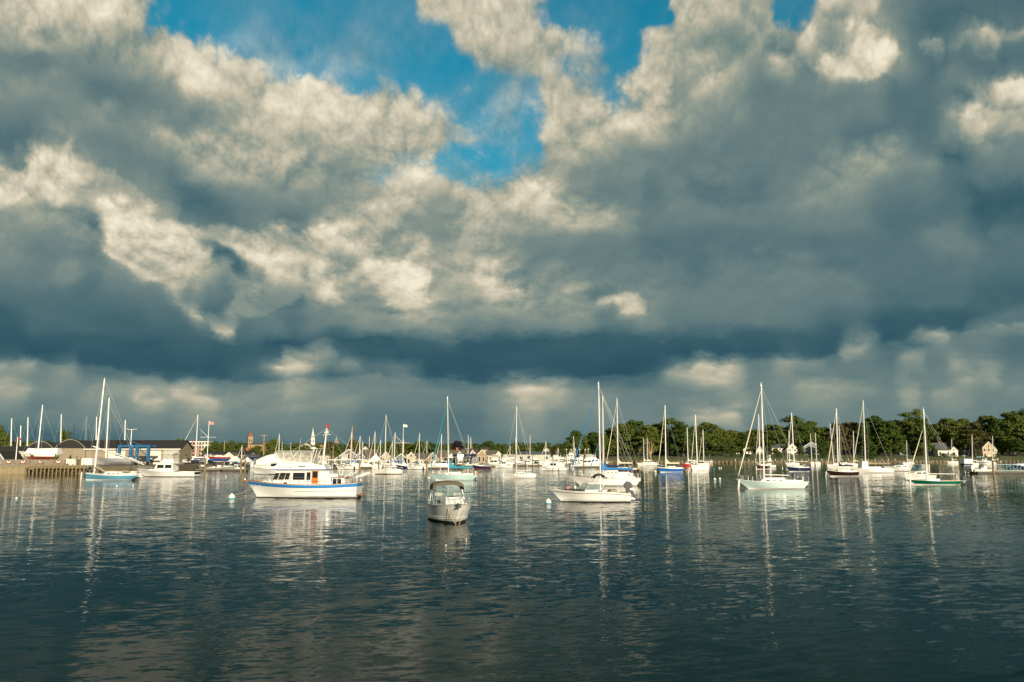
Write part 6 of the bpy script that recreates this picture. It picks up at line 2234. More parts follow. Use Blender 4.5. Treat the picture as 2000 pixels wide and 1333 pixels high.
LM = [(392, 'at the left end of the yard float'), (410, 'below the flagpole'), (428, 'below the red propped hull'), (446, 'before the white gabled shed'), (464, 'before the peaked tents'), (484, 'left of the trawler bow'),
      (652, 'behind the trawler davits'), (668, 'below the wide grey boathouse'), (684, 'beside the bare wooden spar'), (700, 'below the smaller grey gable'), (716, 'below the little white dormer house'),
      (734, 'below the peaked white canopy'), (750, 'behind the racing sloop'), (766, 'behind the racing sloop stern'), (782, 'left of the signal mast'), (798, 'right of the signal mast'),
      (814, 'below the cream gable'), (832, 'left of the aqua sloop bow'), (850, 'behind the teal forestay'), (870, 'behind the aqua sloop'), (890, 'below the blue awning left end'),
      (908, 'below the middle of the blue awning'), (926, 'below the blue awning right end'), (944, 'below the brick gable'), (960, 'right of the dark piling'), (976, 'left of the small bare sloop'),
      (992, 'behind the small bare sloop bow'), (1010, 'behind the small bare sloop mast'), (1028, 'right of the small bare sloop mast'), (1046, 'left of the lone cabin cruiser'), (1066, 'behind the lone cabin cruiser'),
      (1086, 'right of the lone cabin cruiser'), (1104, 'below the leftmost lamp posts'), (1122, 'below the middle lamp posts'), (1140, 'below the rightmost lamp posts'), (1156, 'left of the blue covered sloop mast')]
ROWN = ['in the front berths', 'in the second row of berths', 'in the third row of berths', 'in the rear berths', 'on the hard behind the berths']
used_l = {}
hold = []
def berth(px, wl, row, pi, heading, z=0.0, D=None):
    src, desc, L, used = protos[pi]
    if D is None:
        p = G(px, wl)
    else:
        p = at_px(px, D)
        z = p.z + .5
    rt = src if not used else copy_tree(src)
    protos[pi][3] = True
    rt.location = (p.x, p.y, z)
    rt.rotation_euler = (0, 0, R(heading))
    lm = min(LM, key=lambda q: abs(q[0] - px))[1]
    lab = '%s %s, %s' % (desc, lm, ROWN[row])
    if len(lab.split()) > 16:
        lab = '%s %s, %s' % (desc, lm, ['front', 'second row', 'third row', 'rear', 'ashore'][row])
    if lab in used_l:
        hold.append(lab)
    used_l[lab] = used_l.get(lab, 0) + 1
    rt['label'] = lab
    rt['category'] = 'sailboat' if 'sloop' in desc else 'motorboat'
    rt['group'] = 'boats berthed in the marina' if row < 4 else 'boats stored ashore'
    return rt


rr = random.Random(11)
pw = [0, 1, 2, 3, 4, 5, 6, 7, 8, 9, 10, 11]
last = -1
def pick(small=False, sail=.12):
    global last
    while True:
        k = rr.choice([12, 13, 14]) if rr.random() < sail else rr.choice([2, 3, 6, 8, 9] if small else pw)
        if k != last:
            last = k
            return k


front = [(394, 919), (412, 918.5), (431, 919.5), (447, 918), (462, 919), (655, 913), (672, 914.5), (690, 914), (706, 913), (722, 912),
         (757, 913.5), (775, 914), (792, 915.5), (811, 914), (842, 914), (860, 915), (880, 913.5), (899, 915), (916, 911.5), (966, 911.5), (981, 911), (1012, 910), (1030, 910.5), (1046, 908), (1120, 912), (1133, 912.5), (1147, 912), (1161, 910)]
for i, (px, wl) in enumerate(front):
    berth(px, wl, 0, pick(px < 480, .05), rr.choice([180, 0, 176, 165, 200, 260, 280]))
for row, wl0, step in ((1, 909.8, 15.5), (2, 908.2, 13.5)):
    px = 642 + row * 5
    while px < 1165:
        w0 = wl0 - (px - 640) / 520 * (1.6 if row == 1 else 1.2)
        berth(px + rr.uniform(-2, 2), w0 + rr.uniform(-.2, .2), row, pick(False, .10), rr.choice([90, -90, 95, -85, 180, 0, 100]))
        px += step + rr.uniform(-2, 5)
for i in range(26):
    px = 780 + i * 14 + rr.uniform(-3, 3)
    if px > 1120: break
    if 800 < px < 940 and i % 2: continue
    D = shoreD(px) + rr.uniform(3, 16)
    berth(px, 0, 4, pick(False, .08), rr.choice([90, -90, 70, 180, 110]), D=D)
for i in range(5):
    px = 350 + i * 26 + rr.uniform(-3, 3)
    berth(px, 0, 4, pick(True, 0), rr.choice([150, 180, 200]), D=shoreD(px) + 12)

# a navy hull with red bottom in front of the docks, and more berthed sailboats whose masts show
power('cuddy', 922, 959, 915.5, 'navy launch with bright red underbody, in front of the docks below the dark piling', 170, hullm=NAVY, bootm=REDP)
power('sport', 966, 1001, 914.5, 'white motor yacht in front of the docks, left of the small bare sloop', 182)
power('cruiser', 793, 836, 917.5, 'long white express cruiser lying in front of the docks, left of the aqua sloop bow', 180)
power('cruiser', 655, 703, 917, 'white cruiser with teak stripe lying behind the trawler stern', 182, accent=TEAK)
power('cuddy', 272, 305, 927, 'small white motorboat hidden behind the sport fishing yacht bow', 180)
for px, ty, wl, lab in ((731, 845, 915, 'sloop with furled jib left of the racing sloop mast'), (818, 848, 912, 'sloop with slanting furled jib right of the signal mast'), (861, 850, 913, 'sloop with slanting furled jib left of the aqua sloop mast'),
                        (765, 866, 910, 'sloop with low mast right of the racing sloop'), (1065, 864, 911, 'sloop whose mast stands above the lone cabin cruiser'), (707, 864, 911, 'sloop with short mast left of the peaked canopy'),
                        (742, 861, 911, 'sloop with short mast behind the racing sloop bow'), (1089, 877, 911, 'sloop with low mast right of the lone cabin cruiser'), (995, 872, 910, 'sloop with low mast behind the small bare sloop'),
                        (471, 872, 914, 'sloop with low mast above the tents'), (544, 850, 914, 'sloop with bare mast above the trawler bow curtain')):
    moored('berthed white ' + lab, px - 13, px + 14, wl, px, (px + 1.5, ty), heading=196, group='sailboats berthed in the marina', hullm=W, bootm=W, jib=CCREAM, cover=CCREAM, mast_r=.14, fb=1.0, detail=0)

# ------------------------------------------------------------------ right shore
def seawall():
    o = empty('seawall', (0, 0, 0))
    tag(o, 'long low seawall of tan field stones along the right shore', 'seawall')
    base = MB()
    mbs = MB()
    pts = []
    for i in range(118):
        px = 1150 + i * 8.0
        if px > 2080: break
        D = shoreD(px)
        r = ray(px, 893)
        pts.append((r.x / r.y * D, D - .25))
    small = MB()
    cnt = 0
    meshes = []
    for v in range(6):
        mb = MB().ellips((0, 0, 0), .95, .6, .5, 7, 4)
        mb.v = [(x * (1 + .25 * math.sin(x * 9 + v)), y * (1 + .25 * math.sin(z_ * 7 + v * 2)), z_ * (1 + .2 * math.cos(x * 6 + v))) for x, y, z_ in mb.v]
        meshes.append(mb.data('stone', STONE))
    for (x0, y0), (x1, y1) in zip(pts, pts[1:]):
        L = math.hypot(x1 - x0, y1 - y0)
        k = max(int(L / 1.6), 1)
        for j in range(k):
            f = (j + .5) / k
            for lv in range(2):
                if cnt >= 298: 
                    mb = MB().ellips((x0 + (x1 - x0) * f, y0 + (y1 - y0) * f + lv * .3, .25 + lv * .8), .95, .6, .5, 6, 4)
                    small.add(mb.v, mb.f)
                    continue
                if lv == 1:
                    s = bpy.data.objects.new('stone', meshes[cnt % 6])
                    COL.objects.link(s)
                    s.parent = o
                    s.location = (x0 + (x1 - x0) * f + rng.uniform(-.2, .2), y0 + (y1 - y0) * f + .1, 1.0 + rng.uniform(-.12, .12))
                    s.rotation_euler = (rng.uniform(0, .5), rng.uniform(0, .5), rng.uniform(0, 3))
                    cnt += 1
                else:
                    mb = MB().ellips((x0 + (x1 - x0) * f, y0 + (y1 - y0) * f, .25), .95, .7, .55, 6, 4)
                    small.add(mb.v, mb.f)
    tag(small.build('lower_stones', STONE, o), kind='stuff')


seawall()
HR = [
 ('bungalow', 'brown roofed white bungalow with a gabled dormer on the right lawn', 1438, 1480, 500, 884, 871, CLAPW, ROOFB, 'x', 6),
 ('bungalow_wing', 'white gabled wing at the right end of the brown roofed bungalow', 1477, 1490.5, 497, 882, 871, CLAPW, ROOFB, 'y', 2),
 ('dormer', 'small white gabled dormer pavilion in front of the bungalow roof', 1452, 1466, 496, 878.5, 872.5, CLAPW, ROOFB, 'y', 2),
 ('white_house', 'large white two storey house with slate roof, right of the big aqua sloop', 1508, 1545, 505, 875, 868, CLAPW, ROOFS, 'x', 6),
 ('white_gabled_house', 'white gabled end of the large two storey house', 1537, 1558, 500, 877, 867, CLAPW, ROOFS, 'y', 2),
 ('slate_house', 'slate blue gambrel house under dark trees', 1570, 1600, 500, 873, 864, GREYBLUE, ROOFS, 'y', 3),
 ('dark_house', 'dark shaded house with pale porch behind the long white sloop', 1640, 1692, 512, 878, 869, GREYBLUE, ROOFD, 'x', 6),
 ('dark_house', 'dark gabled house half hidden in trees left of the green sloop mast', 1757, 1786, 512, 876, 866, GREYBLUE, ROOFD, 'x', 4),
 ('grey_house', 'grey blue house with hipped slate roof right of the green sloop mast', 1816, 1852, 500, 877.5, 865.5, GREYBLUE, ROOFS, 'x', 5),
 ('white_gable_shed', 'white gabled barn end right of the grey blue house', 1855, 1871, 498, 881, 873.5, CLAPW, ROOFG, 'y', 1),
 ('porch', 'pale porch with white posts in front of the grey blue house', 1832, 1856, 494, 880, 876, CLAPW, ROOFG, 'x', 3),
 ('low_house', 'low shaded cottage under the broad tree', 1884, 1914, 508, 881, 877, GREYBLUE, ROOFG, 'x', 4),
 ('tan_gambrel_house', 'tan barn shaped house bright in the sun on the right lawn', 1919, 1943, 495, 875, 863.5, CLAPT, ROOFG, 'y', 3),
 ('white_lean_to', 'small white lean-to at the right side of the tan barn shaped house', 1942, 1947, 497, 880, 876, CLAPW, ROOFG, 'y', 1),
 ('boathouse', 'small cream gabled boathouse behind the royal blue sloop', 1303, 1313, 470, 884, 878.5, CLAPC, ROOFG, 'y', 1),
 ('low_house', 'long low house in deep shade beneath the bare tree', 1262, 1303, 478, 886, 881, SHINGLE, ROOFD, 'x', 4),
 ('low_house', 'pale shed in the trees beside the marina end', 1225, 1247, 485, 888, 885.5, CLAPW, ROOFG, 'x', 3),
]
for nm, lab, p0, p1, D, ey, ry, wm, rm, rg, nw in HR:
    D += 45
    st = 2 if 'two storey' in lab or 'barn shaped' in lab or 'gambrel' in lab else 1
    house(nm, lab, p0, p1, D, ey, ry, wm, rm, rg, 9, nw, nw > 2, chimney='slate' in lab and st == 1, storeys=st, cat='house' if 'house' in nm else nm.replace('_', ' ').split()[-1], base_drop=1.0)
# white dock fence in front of the right shore, left part
a_, b_ = at_px(1352, shoreD(1380) - 4, 0), at_px(1392, shoreD(1380) - 4, 0)
wd = empty('white_pier', (a_.x, a_.y, 0))
tag(wd, 'white board pier along the shore behind the plain white sloop', 'pier')
Lw = b_.x - a_.x
MB().box(0, Lw, -1, 1, 1.2, 1.35).build('deck', TRIM, wd)
for i in range(12):
    MB().box(Lw * i / 12, Lw * i / 12 + .5, -1.05, -1.0, .1, 1.19).build('board', TRIM, wd)
    MB().tube((Lw * i / 12, -.9, 1.3), (Lw * i / 12, -.9, 2.3), .07, .07, 5).build('post', TRIM, wd)
def near_house(px):
    q = [(1436, 'left of the bungalow'), (1450, 'below the bungalow left end'), (1462, 'below the bungalow middle'), (1475, 'below the bungalow right end'), (1488, 'below the bungalow wing'), (1501, 'left of the white house'), (1514, 'below the white house left end'),
         (1527, 'below the white house middle'), (1540, 'below the white gabled end'), (1553, 'right of the white gabled end'), (1566, 'left of the slate house'), (1579, 'below the slate house left side'), (1592, 'below the slate house right side'), (1605, 'right of the slate house'),
         (1618, 'at the dark brown sloop jib'), (1631, 'behind the dark brown sloop mast'), (1644, 'left of the dark porch house'), (1657, 'below the dark porch house left end'), (1670, 'below the dark porch house'), (1683, 'behind the long white sloop mast'), (1696, 'right of the long white sloop mast'),
         (1709, 'behind the long white sloop boom'), (1722, 'below the broad shrub'), (1735, 'behind the long white sloop stern'), (1748, 'behind the express cruiser'), (1760, 'behind the express cruiser arch')]
    return min(q, key=lambda t: abs(t[0] - px))[1]


# people on the lawn are left as garden chairs and white posts would be: a few bollards
for i in range(26):
    px = 1436 + i * 13.0
    if px > 1760: break
    p = on_land(px, 1.5)
    o = MB().lathe([(.2, -.2), (.2, .7), (.05, .85)], 7).build('white_post', TRIM)
    o.location = p
    tag(o, 'short white bollard on the lawn edge %s' % near_house(px), 'bollard', 'white bollards along the lawn edge')
# adirondack-like blue chairs
for i, px in enumerate((1911, 1916, 1921)):
    p = on_land(px, 20)
    o = empty('garden_chair', p, R(180))
    tag(o, 'pale blue garden chair on the right lawn, %s of three' % ('leftmost', 'middle', 'rightmost')[i], 'chair', 'garden chairs on the lawn')
    MB().hexa([(-.35, .2, .35), (.35, .2, .35), (.35, -.4, .25), (-.35, -.4, .25), (-.35, .2, .42), (.35, .2, .42), (.35, -.4, .32), (-.35, -.4, .32)]).build('seat', SKYP, o)
    MB().hexa([(-.35, -.4, .25), (.35, -.4, .25), (.35, -.46, .25), (-.35, -.46, .25), (-.4, -.75, 1.1), (.4, -.75, 1.1), (.4, -.81, 1.1), (-.4, -.81, 1.1)]).build('backrest', SKYP, o)
    for x in (-.4, .4):
        MB().box(x - .05, x + .05, -.5, .3, .55, .62).build('armrest', SKYP, o)
        MB().box(x - .05, x + .05, .2, .28, 0, .55).build('leg', SKYP, o)

# ------------------------------------------------------------------ trees
def leafmat(name, c1, c2, dark=0.55):
    m = bpy.data.materials.new(name)
    m.use_nodes = True
    n = NT(m.node_tree)
    b = m.node_tree.nodes['Principled BSDF']
    oi = n.node('ShaderNodeObjectInfo')
    geo = n.node('ShaderNodeNewGeometry')
    rv = geo.outputs['Random Per Island']
    cc = n.mix(oi.outputs['Random'], tuple(c1) + (1,), tuple(c2) + (1,))
    cc = n.vm('SCALE', cc, n.mr(rv, 0, 1, dark, 1.35, 'LINEAR'))
    n.put(b.inputs['Base Color'], cc)
    b.inputs['Roughness'].default_value = 0.75
    b.inputs['Specular IOR Level'].default_value = 0.25
    MATS[name] = m
    return m


LEAF = leafmat('broadleaf_foliage', (0.036, 0.070, 0.009), (0.092, 0.112, 0.015))
LEAFR = leafmat('russet_foliage', (0.060, 0.060, 0.014), (0.070, 0.055, 0.014))
LEAFD = leafmat('dark_conifer_foliage', (0.016, 0.032, 0.010), (0.026, 0.042, 0.014))
LEAFP = leafmat('purple_beech_foliage', (0.016, 0.010, 0.016), (0.022, 0.014, 0.016))
BARK = mat('bark', (0.10, 0.075, 0.05), 0.95, var=0.3, vscale=2)
BARKP = mat('pale_bare_wood', (0.40, 0.28, 0.14), 0.9, var=0.2)


def crown_data(name, seed, kind='round', nleaf=2600, m=None, w=1.0, h=1.0):
    """crown in a unit box: radius about 0.5 across, from z 0 to 1; a cloud of small leaf faces on lumpy boughs"""
    g_ = np.random.default_rng(seed)
    lobes = []
    if kind == 'round':
        nl = 70
        for i in range(nl):
            a = g_.uniform(0, 2 * math.pi)
            zz = g_.uniform(0.10, 0.93)
            rad = (0.42 * max(1 - ((zz - 0.36) / 0.62) ** 2, 0.02) ** 0.75) * g_.uniform(0.45, 1.0)
            lobes.append((rad * math.cos(a), rad * math.sin(a), zz, g_.uniform(0.05, 0.13), g_.uniform(0.04, 0.09)))
        lobes.append((0, 0, 0.5, 0.30, 0.34))
    elif kind == 'tall':
        for i in range(20):
            a = g_.uniform(0, 2 * math.pi)
            zz = g_.uniform(0.08, 0.93)
            rad = 0.33 * (1 - 0.6 * abs(zz - 0.4)) * g_.uniform(0.3, 1.0)
            lobes.append((rad * math.cos(a), rad * math.sin(a), zz, g_.uniform(0.11, 0.2), g_.uniform(0.06, 0.11)))
        lobes.append((0, 0, 0.5, 0.24, 0.38))
    elif kind == 'cone':
        for i in range(26):
            a = g_.uniform(0, 2 * math.pi)
            zz = (i + .5) / 26
            rad = 0.34 * (1 - zz) * g_.uniform(0.5, 1.0)
            lobes.append((rad * math.cos(a), rad * math.sin(a), zz, 0.05 + 0.17 * (1 - zz), 0.05))
        lobes.append((0, 0, 0.35, 0.14, 0.33))
    L = np.array(lobes)
    wgt = L[:, 3] ** 2
    wgt /= wgt.sum()
    idx = g_.choice(len(L), nleaf, p=wgt)
    d = g_.normal(size=(nleaf, 3))
    d /= np.linalg.norm(d, axis=1)[:, None]
    d[:, 2] = np.where(d[:, 2] < -0.3, -d[:, 2], d[:, 2])
    rr_ = g_.uniform(0.62, 1.16, nleaf)[:, None]
    c = L[idx, :3] + d * rr_ * np.stack([L[idx, 3], L[idx, 3], L[idx, 4]], 1)
    # leaf faces lie roughly on the bough's surface, ruffled
    nrm = d + g_.normal(size=(nleaf, 3)) * 0.55
    nrm /= np.linalg.norm(nrm, axis=1)[:, None]
    up = g_.normal(size=(nleaf, 3))
    t1 = np.cross(nrm, up)
    t1 /= np.linalg.norm(t1, axis=1)[:, None] + 1e-9
    t2 = np.cross(nrm, t1)
    s = g_.uniform(0.010, 0.027, nleaf)[:, None]
    A, B_ = t1 * s, t2 * s * 0.7
    v = np.stack([c - A, c - B_ * 1.1, c + A, c + B_], 1).reshape(-1, 3)
    # solid inner boughs keep the light from shining through
    mb = MB()
    for (x, y, z_, r, rz) in L:
        mb.ellips((x, y, z_), r * 0.62, r * 0.62, rz * 0.62, 6, 4)
    nv = len(v)
    vv = [tuple(p) for p in v] + mb.v
    ff = [(4 * i, 4 * i + 1, 4 * i + 2, 4 * i + 3) for i in range(nleaf)] + [tuple(k + nv for k in f) for f in mb.f]
    me = bpy.data.meshes.new(name)
    me.from_pydata(vv, [], ff)
    me.materials.append(m or LEAF)
    me.update()
    return me


CR = {
 'round': [crown_data('crown', 100 + i, 'round', 5600) for i in range(6)],
 'tall': [crown_data('crown', 200 + i, 'tall', 2800) for i in range(3)],
 'cone': [crown_data('crown', 300 + i, 'cone', 2200, LEAFD) for i in range(2)],
 'russet': [crown_data('crown', 400 + i, 'round', 3000, LEAFR) for i in range(2)],
 'purple': [crown_data('crown', 500, 'round', 3000, LEAFP)],
}
TRUNK = []
for sd_ in range(3):
    g2 = np.random.default_rng(sd_)
    mb = MB().tube((0, 0, 0), (0.01, 0, .30), .035, .026, 7).tube((0.01, 0, .30), (0, 0, .55), .026, .015, 6)
    for i in range(5):
        a = g2.uniform(0, 6.28)
        z_ = g2.uniform(.22, .42)
        mb.tube((0.005, 0, z_), (.22 * math.cos(a), .22 * math.sin(a), z_ + g2.uniform(.15, .3)), .014, .006, 5)
    TRUNK.append(mb.data('trunk', BARK))
tr = np.random.default_rng(5)


def tree(px, ytop, wpx, D, label, kind='round', low=0.18, group='trees behind the harbour', name='tree', bark=None):
    p = at_px(px, D)
    H = P3(px, ytop, D).z - p.z
    Wd = wpx * D / FPX
    k = tr.integers(0, len(CR[kind]))
    rot = tr.uniform(0, 6.28)
    root = empty(name, p, rot)
    tag(root, label, 'tree', group)
    c = bpy.data.objects.new('crown', CR[kind][k])
    COL.objects.link(c)
    c.parent = root
    c.scale = (Wd * 1.12, Wd * 1.12, H * (1 - low) * 1.02)
    c.location = (0, 0, H * low * .9)
    t = bpy.data.objects.new('trunk', TRUNK[int(tr.integers(0, 3))])
    COL.objects.link(t)
    t.parent = root
    t.scale = (H * .8, H * .8, H)
    return root


# the big trees of the right shore, each placed by its place on the skyline: column, top, width, depth behind shore
RT = [(1135, 852, 34, 30), (1158, 846, 44, 45), (1178, 849, 36, 25), (1198, 838, 52, 55), (1218, 829, 60, 40), (1243, 823, 66, 60), (1268, 832, 50, 35), (1290, 828, 60, 60),
      (1318, 820, 56, 45), (1336, 826, 46, 30), (1362, 834, 48, 70), (1386, 827, 60, 40), (1408, 838, 46, 55), (1434, 842, 50, 80), (1456, 846, 46, 75), (1482, 838, 54, 90),
      (1510, 831, 60, 85), (1535, 836, 50, 90), (1560, 815, 66, 80), (1588, 824, 56, 75), (1612, 836, 44, 70), (1640, 829, 52, 60), (1664, 824, 56, 80), (1690, 832, 46, 50),
      (1716, 811, 64, 55), (1740, 824, 56, 35), (1762, 822, 50, 85), (1790, 801, 58, 65), (1806, 818, 46, 45), (1832, 829, 50, 85), (1856, 819, 60, 75), (1884, 820, 54, 85),
      (1902, 828, 64, 45), (1934, 814, 66, 80), (1958, 820, 48, 60), (1982, 806, 70, 60), (2012, 800, 80, 75), (2045, 812, 70, 70), (2085, 806, 80, 80)]
NEAR = ['above the marina end', 'behind the blue covered sloops', 'behind the dark hulled sloop', 'left of the royal blue sloop', 'behind the royal blue sloop', 'right of the royal blue sloop', 'behind the plain white sloop',
        'left of the bungalow', 'behind the bungalow', 'behind the pale aqua sloop mast', 'behind the white two storey house', 'behind the slate gambrel house', 'right of the slate gambrel house', 'behind the dark brown sloop mast',
        'behind the long white sloop mast', 'right of the long white sloop mast', 'left of the green sloop mast', 'behind the green sloop mast', 'behind the grey blue house', 'right of the white barn end', 'behind the covered launch',
        'left of the tan barn shaped house', 'behind the tan barn shaped house', 'right of the tan barn shaped house', 'at the right edge']
NX = [1135, 1165, 1205, 1245, 1295, 1325, 1370, 1410, 1450, 1485, 1530, 1575, 1610, 1637, 1685, 1725, 1765, 1805, 1835, 1865, 1888, 1910, 1935, 1965, 2000]
def near(px):
    return NEAR[min(range(len(NX)), key=lambda i: abs(NX[i] - px))]
tl = {}
def tlabel(size, px):
    s_ = '%s %s' % (size, near(px))
    tl[s_] = tl.get(s_, 0) + 1
    return s_ if tl[s_] == 1 else s_ + (', the %s one to its right' % {2: 'next', 3: 'third', 4: 'fourth', 5: 'fifth', 6: 'sixth'}.get(tl[s_], 'last'))
for i, (px, yt, w, bk) in enumerate(RT):
    kd = 'russet' if i in (21, 22, 32) else ('tall' if i in (27, 8, 18, 36) else 'round')
    tree(px, yt - 1, w * 1.15, shoreD(px) + bk, tlabel({'round': 'tall leafy tree', 'russet': 'broad russet tinged tree', 'tall': 'very tall leafy tree'}[kd], px), kd, low=.06, group='tall trees on the right shore')
# lower, nearer trees and shrubs filling the shore line
LT = [(1140, 868, 40, 14), (1168, 866, 38, 18), (1190, 862, 40, 12), (1212, 860, 42, 18), (1236, 858, 44, 22), (1322, 858, 40, 18), (1345, 860, 40, 14), (1372, 862, 44, 20), (1398, 858, 46, 16), (1422, 862, 40, 20),
      (1500, 880, 14, 20), (1516, 876, 20, 22), (1563, 872, 18, 30), (1604, 866, 26, 30), (1622, 862, 34, 35), (1698, 858, 34, 20), (1722, 850, 56, 22), (1750, 856, 44, 18), (1800, 855, 40, 25), (1812, 862, 26, 20),
      (1868, 858, 34, 60), (1890, 848, 46, 28), (1908, 850, 36, 30), (1956, 856, 30, 40), (1972, 850, 50, 30), (1992, 856, 44, 20), (2015, 860, 44, 20)]
for px, yt, w, bk in LT:
    tree(px, yt, w, shoreD(px) + bk + 22, tlabel('low bushy tree', px), 'round', low=.05, group='low trees on the right shore')
back = []
for i in range(34):
    px = 1128 + i * 27 + tr.uniform(-5, 5)
    yt = 845 - 8 * smooth01((px - 1500) / 300) + tr.uniform(-5, 4)
    tree(px, yt, 48, shoreD(px) + 130 + tr.uniform(0, 40), tlabel('distant dark tree', px), 'round', low=.1, group='back row of trees on the right shore')
# the bare forked tree
p = on_land(1271, 14)
o = empty('bare_tree', p)
tag(o, 'bare pale forked tree at the water left of the royal blue sloop', 'tree')
kk = shoreD(1271) / FPX
mb = MB().tube((0, 0, 0), (0, 0, 12 * kk), .35, .28, 7)
mb.build('trunk', BARKP, o)
for dx_, dz_ in ((-9, 20), (-5, 26), (5, 28), (10, 24), (13, 14), (-13, 13)):
    MB().tube((0, 0, 8 * kk), (dx_ * kk * .8, dx_ * .1, (10 + dz_) * kk), .2, .07, 5).build('branch', BARKP, o)

# mid and left: one tree for every crown the skyline shows
MT = [(-8, 832, 34, 110, 'round'), (6, 846, 26, 100, 'round'), (30, 860, 34, 110, 'round'), (58, 862, 26, 120, 'round'), (92, 858, 26, 110, 'round'), (126, 840, 34, 90, 'tall'), (146, 858, 24, 100, 'round'), (205, 859, 30, 130, 'round'),
      (345, 857, 18, 230, 'round'), (356, 858, 16, 236, 'round'), (418, 862, 26, 240, 'round'), (436, 864, 24, 230, 'round'), (452, 861, 28, 240, 'round'), (470, 864, 26, 230, 'round'), (500, 870, 26, 240, 'round'),
      (530, 856, 26, 180, 'round'), (548, 864, 24, 190, 'round'), (575, 866, 28, 200, 'round'), (596, 870, 24, 180, 'round'), (618, 868, 26, 210, 'round'), (640, 862, 30, 230, 'russet'), (660, 867, 26, 220, 'round'),
      (690, 859, 30, 240, 'round'), (686, 858, 16, 236, 'russet'), (708, 866, 26, 230, 'round'), (721, 856, 13, 210, 'cone'), (738, 866, 24, 230, 'round'), (761, 862, 28, 240, 'round'), (782, 866, 26, 230, 'round'),
      (798, 864, 24, 240, 'round'), (818, 862, 32, 220, 'round'), (838, 864, 24, 250, 'round'), (856, 867, 26, 230, 'round'), (880, 866, 24, 250, 'round'), (894, 861, 30, 160, 'purple'), (920, 868, 26, 240, 'round'),
      (953, 862, 34, 240, 'round'), (975, 867, 26, 260, 'round'), (1000, 868, 26, 270, 'round'), (1030, 867, 28, 250, 'round'), (1060, 868, 26, 260, 'round'), (1085, 870, 24, 200, 'russet'), (1102, 866, 26, 250, 'round'), (1120, 868, 28, 180, 'round'),
      (405, 872, 26, 140, 'round'), (640, 878, 18, 60, 'round'), (765, 880, 14, 20, 'round'), (767, 888, 10, 8, 'round'), (655, 884, 14, 10, 'round')]
MLM = [(0, 'at the left edge'), (60, 'behind the arched hangars'), (120, 'above the right arched hangar'), (205, 'behind the long shed'), (350, 'left of the apartment block'), (430, 'right of the apartment block'), (480, 'left of the brick tower'),
       (520, 'right of the brick tower'), (575, 'left of the white steeple'), (625, 'right of the white steeple'), (660, 'by the green cupola'), (690, 'behind the wide grey boathouse'), (722, 'behind the white dormer house'), (760, 'behind the racing sloop mast'),
       (795, 'behind the signal mast'), (835, 'left of the teal forestay'), (875, 'behind the aqua sloop mast'), (920, 'above the blue awning'), (955, 'above the brick gable'), (1005, 'behind the small bare sloop mast'), (1060, 'above the lone cabin cruiser'), (1110, 'behind the marina lamp posts')]
ml = {}
for px, yt, w, bk, kd in MT:
    lm = min(MLM, key=lambda q: abs(q[0] - px))[1]
    s_ = {'round': 'leafy town tree', 'tall': 'feathery bright tree', 'cone': 'pointed dark spruce', 'russet': 'reddish brown tree', 'purple': 'round dark purple beech'}[kd] + ' ' + lm
    ml[s_] = ml.get(s_, 0) + 1
    if ml[s_] > 1:
        s_ += ', %s to its right' % {2: 'next', 3: 'third', 4: 'fourth', 5: 'fifth', 6: 'sixth'}.get(ml[s_], 'last')
    D = shoreD(px) + bk
    tree(px, yt, w * 1.15, D, s_, kd, low=.05, group='trees among the town roofs', name='spruce' if kd == 'cone' else 'tree')

# the far wood that closes the view: one mass
fw = MB()
mesh_v, mesh_f = [], []
src = CR['round']
arr = []
for me in src[:3]:
    v = np.empty(len(me.vertices) * 3); me.vertices.foreach_get('co', v)
    arr.append((v.reshape(-1, 3), [tuple(p.vertices) for p in me.polygons]))
light = []
for sdd in range(3):
    g3 = np.random.default_rng(900 + sdd)
    m_ = crown_data('wood_crown', 900 + sdd, 'round', 420)
    v = np.empty(len(m_.vertices) * 3); m_.vertices.foreach_get('co', v)
    light.append((v.reshape(-1, 3), [tuple(p.vertices) for p in m_.polygons]))
    bpy.data.meshes.remove(m_)
VV, FF, off = [], [], 0
for i in range(230):
    px = -160 + i * 10.2 + tr.uniform(-5, 5)
    left = px < 1150
    bk = tr.uniform(420, 760) if left else tr.uniform(200, 300)
    D = shoreD(px) + bk
    p = at_px(px, D)
    if left:
        yt = 868 + tr.uniform(-2.5, 2.5) - (3 if 880 < px < 1130 else 0)
        if px < 520: yt += 3
    else:
        yt = 848 + tr.uniform(-4, 4)
    H = max(P3(px, yt, D).z - p.z, 8)
    wd = tr.uniform(17, 26)
    v, f = light[i % 3]
    a = tr.uniform(0, 6.28)
    ca, sa = math.cos(a), math.sin(a)
    q = np.empty_like(v)
    q[:, 0] = (v[:, 0] * ca - v[:, 1] * sa) * wd + p.x
    q[:, 1] = (v[:, 0] * sa + v[:, 1] * ca) * wd + p.y
    q[:, 2] = (v[:, 2] * 1.15 - .12) * H + p.z
    VV.append(q)
    FF += [tuple(k + off for k in t) for t in f]
    off += len(q)
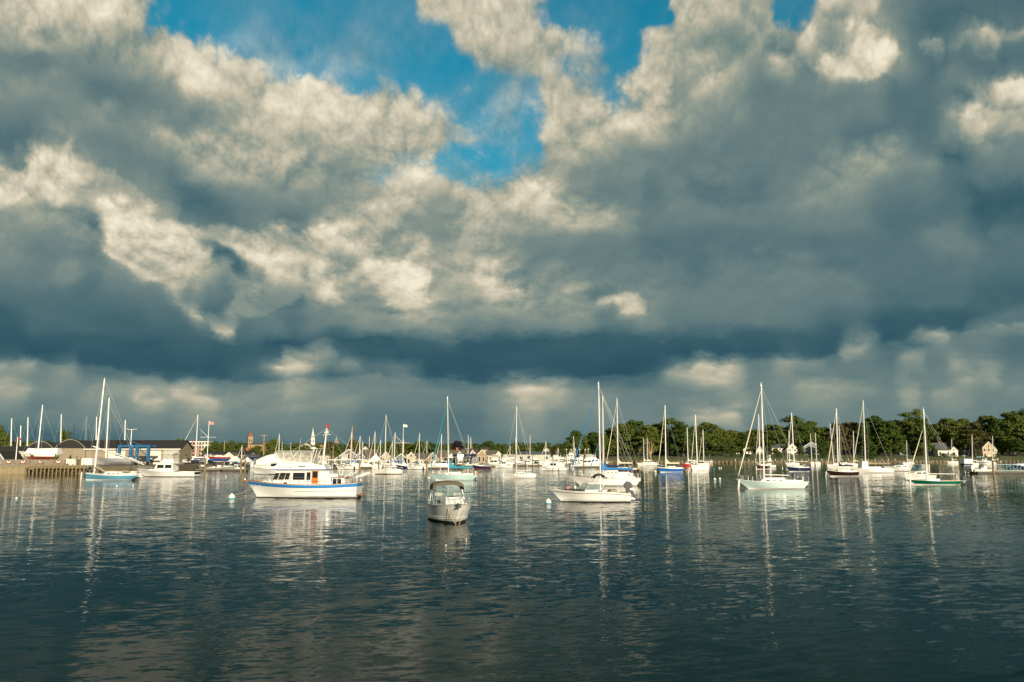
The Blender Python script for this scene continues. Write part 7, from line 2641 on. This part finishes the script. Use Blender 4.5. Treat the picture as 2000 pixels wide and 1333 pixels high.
me = bpy.data.meshes.new('distant_woods')
me.from_pydata([tuple(x) for x in np.concatenate(VV)], [], FF)
me.materials.append(LEAF)
o = bpy.data.objects.new('distant_woods', me)
COL.objects.link(o)
tag(o, 'far wooded hillside closing the view behind the town', 'woods', kind='stuff')

# shrubs and hedges of the right lawns and the yard: low leafy masses
def shrub(px, ytop, wpx, bk, label, D=None):
    D = D or shoreD(px) + bk
    p = at_px(px, D)
    H = max(P3(px, ytop, D).z - p.z, .8)
    o = bpy.data.objects.new('shrub', CR['round'][int(tr.integers(0, 6))])
    COL.objects.link(o)
    o.location = p
    o.scale = (wpx * D / FPX * 1.1, wpx * D / FPX * .8, H * 1.1)
    tag(o, label, 'shrub', 'shrubs along the shore')


for px, yt, w, bk, lab in ((1432, 886, 16, 24, 'round hedge shrub left of the bungalow'), (1456, 887, 26, 30, 'low hedge under the bungalow windows'), (1500, 886, 18, 22, 'shrub between bungalow and white house'),
                           (1524, 884, 22, 24, 'bright shrub before the white house'), (1590, 887, 22, 24, 'shrub before the slate gambrel house'), (1610, 888, 20, 20, 'shrub right of the slate gambrel house'),
                           (1700, 885, 34, 16, 'dark shrub mass behind the long white sloop boom'), (1845, 886, 22, 26, 'shrub before the grey blue house porch'), (1862, 886, 14, 26, 'shrub before the white barn end'),
                           (1950, 886, 14, 26, 'shrub right of the tan barn shaped house'), (1908, 887, 20, 26, 'shrub left of the tan barn shaped house'), (108, 884, 9, 18, 'small green shrub between the arched hangars'),
                           (137, 891, 8, 14, 'little bush at the foot of the tan hangar wall'), (24, 907, 16, 4, 'clipped bush on the wharf behind the bunting'), (88, 906, 12, 4, 'clipped bush on the wharf, right one')):
    shrub(px, yt, w, bk, lab)

# every label once, and never over sixteen words
seen = {}
for o in SC.objects:
    if o.parent is None and o.get('label'):
        w = o['label'].split()
        if len(w) > 16:
            print('LONG', o.name, o['label'])
        seen.setdefault(o['label'], []).append(o.name)
for k, v in seen.items():
    if len(v) > 1:
        print('SAME', k, v)
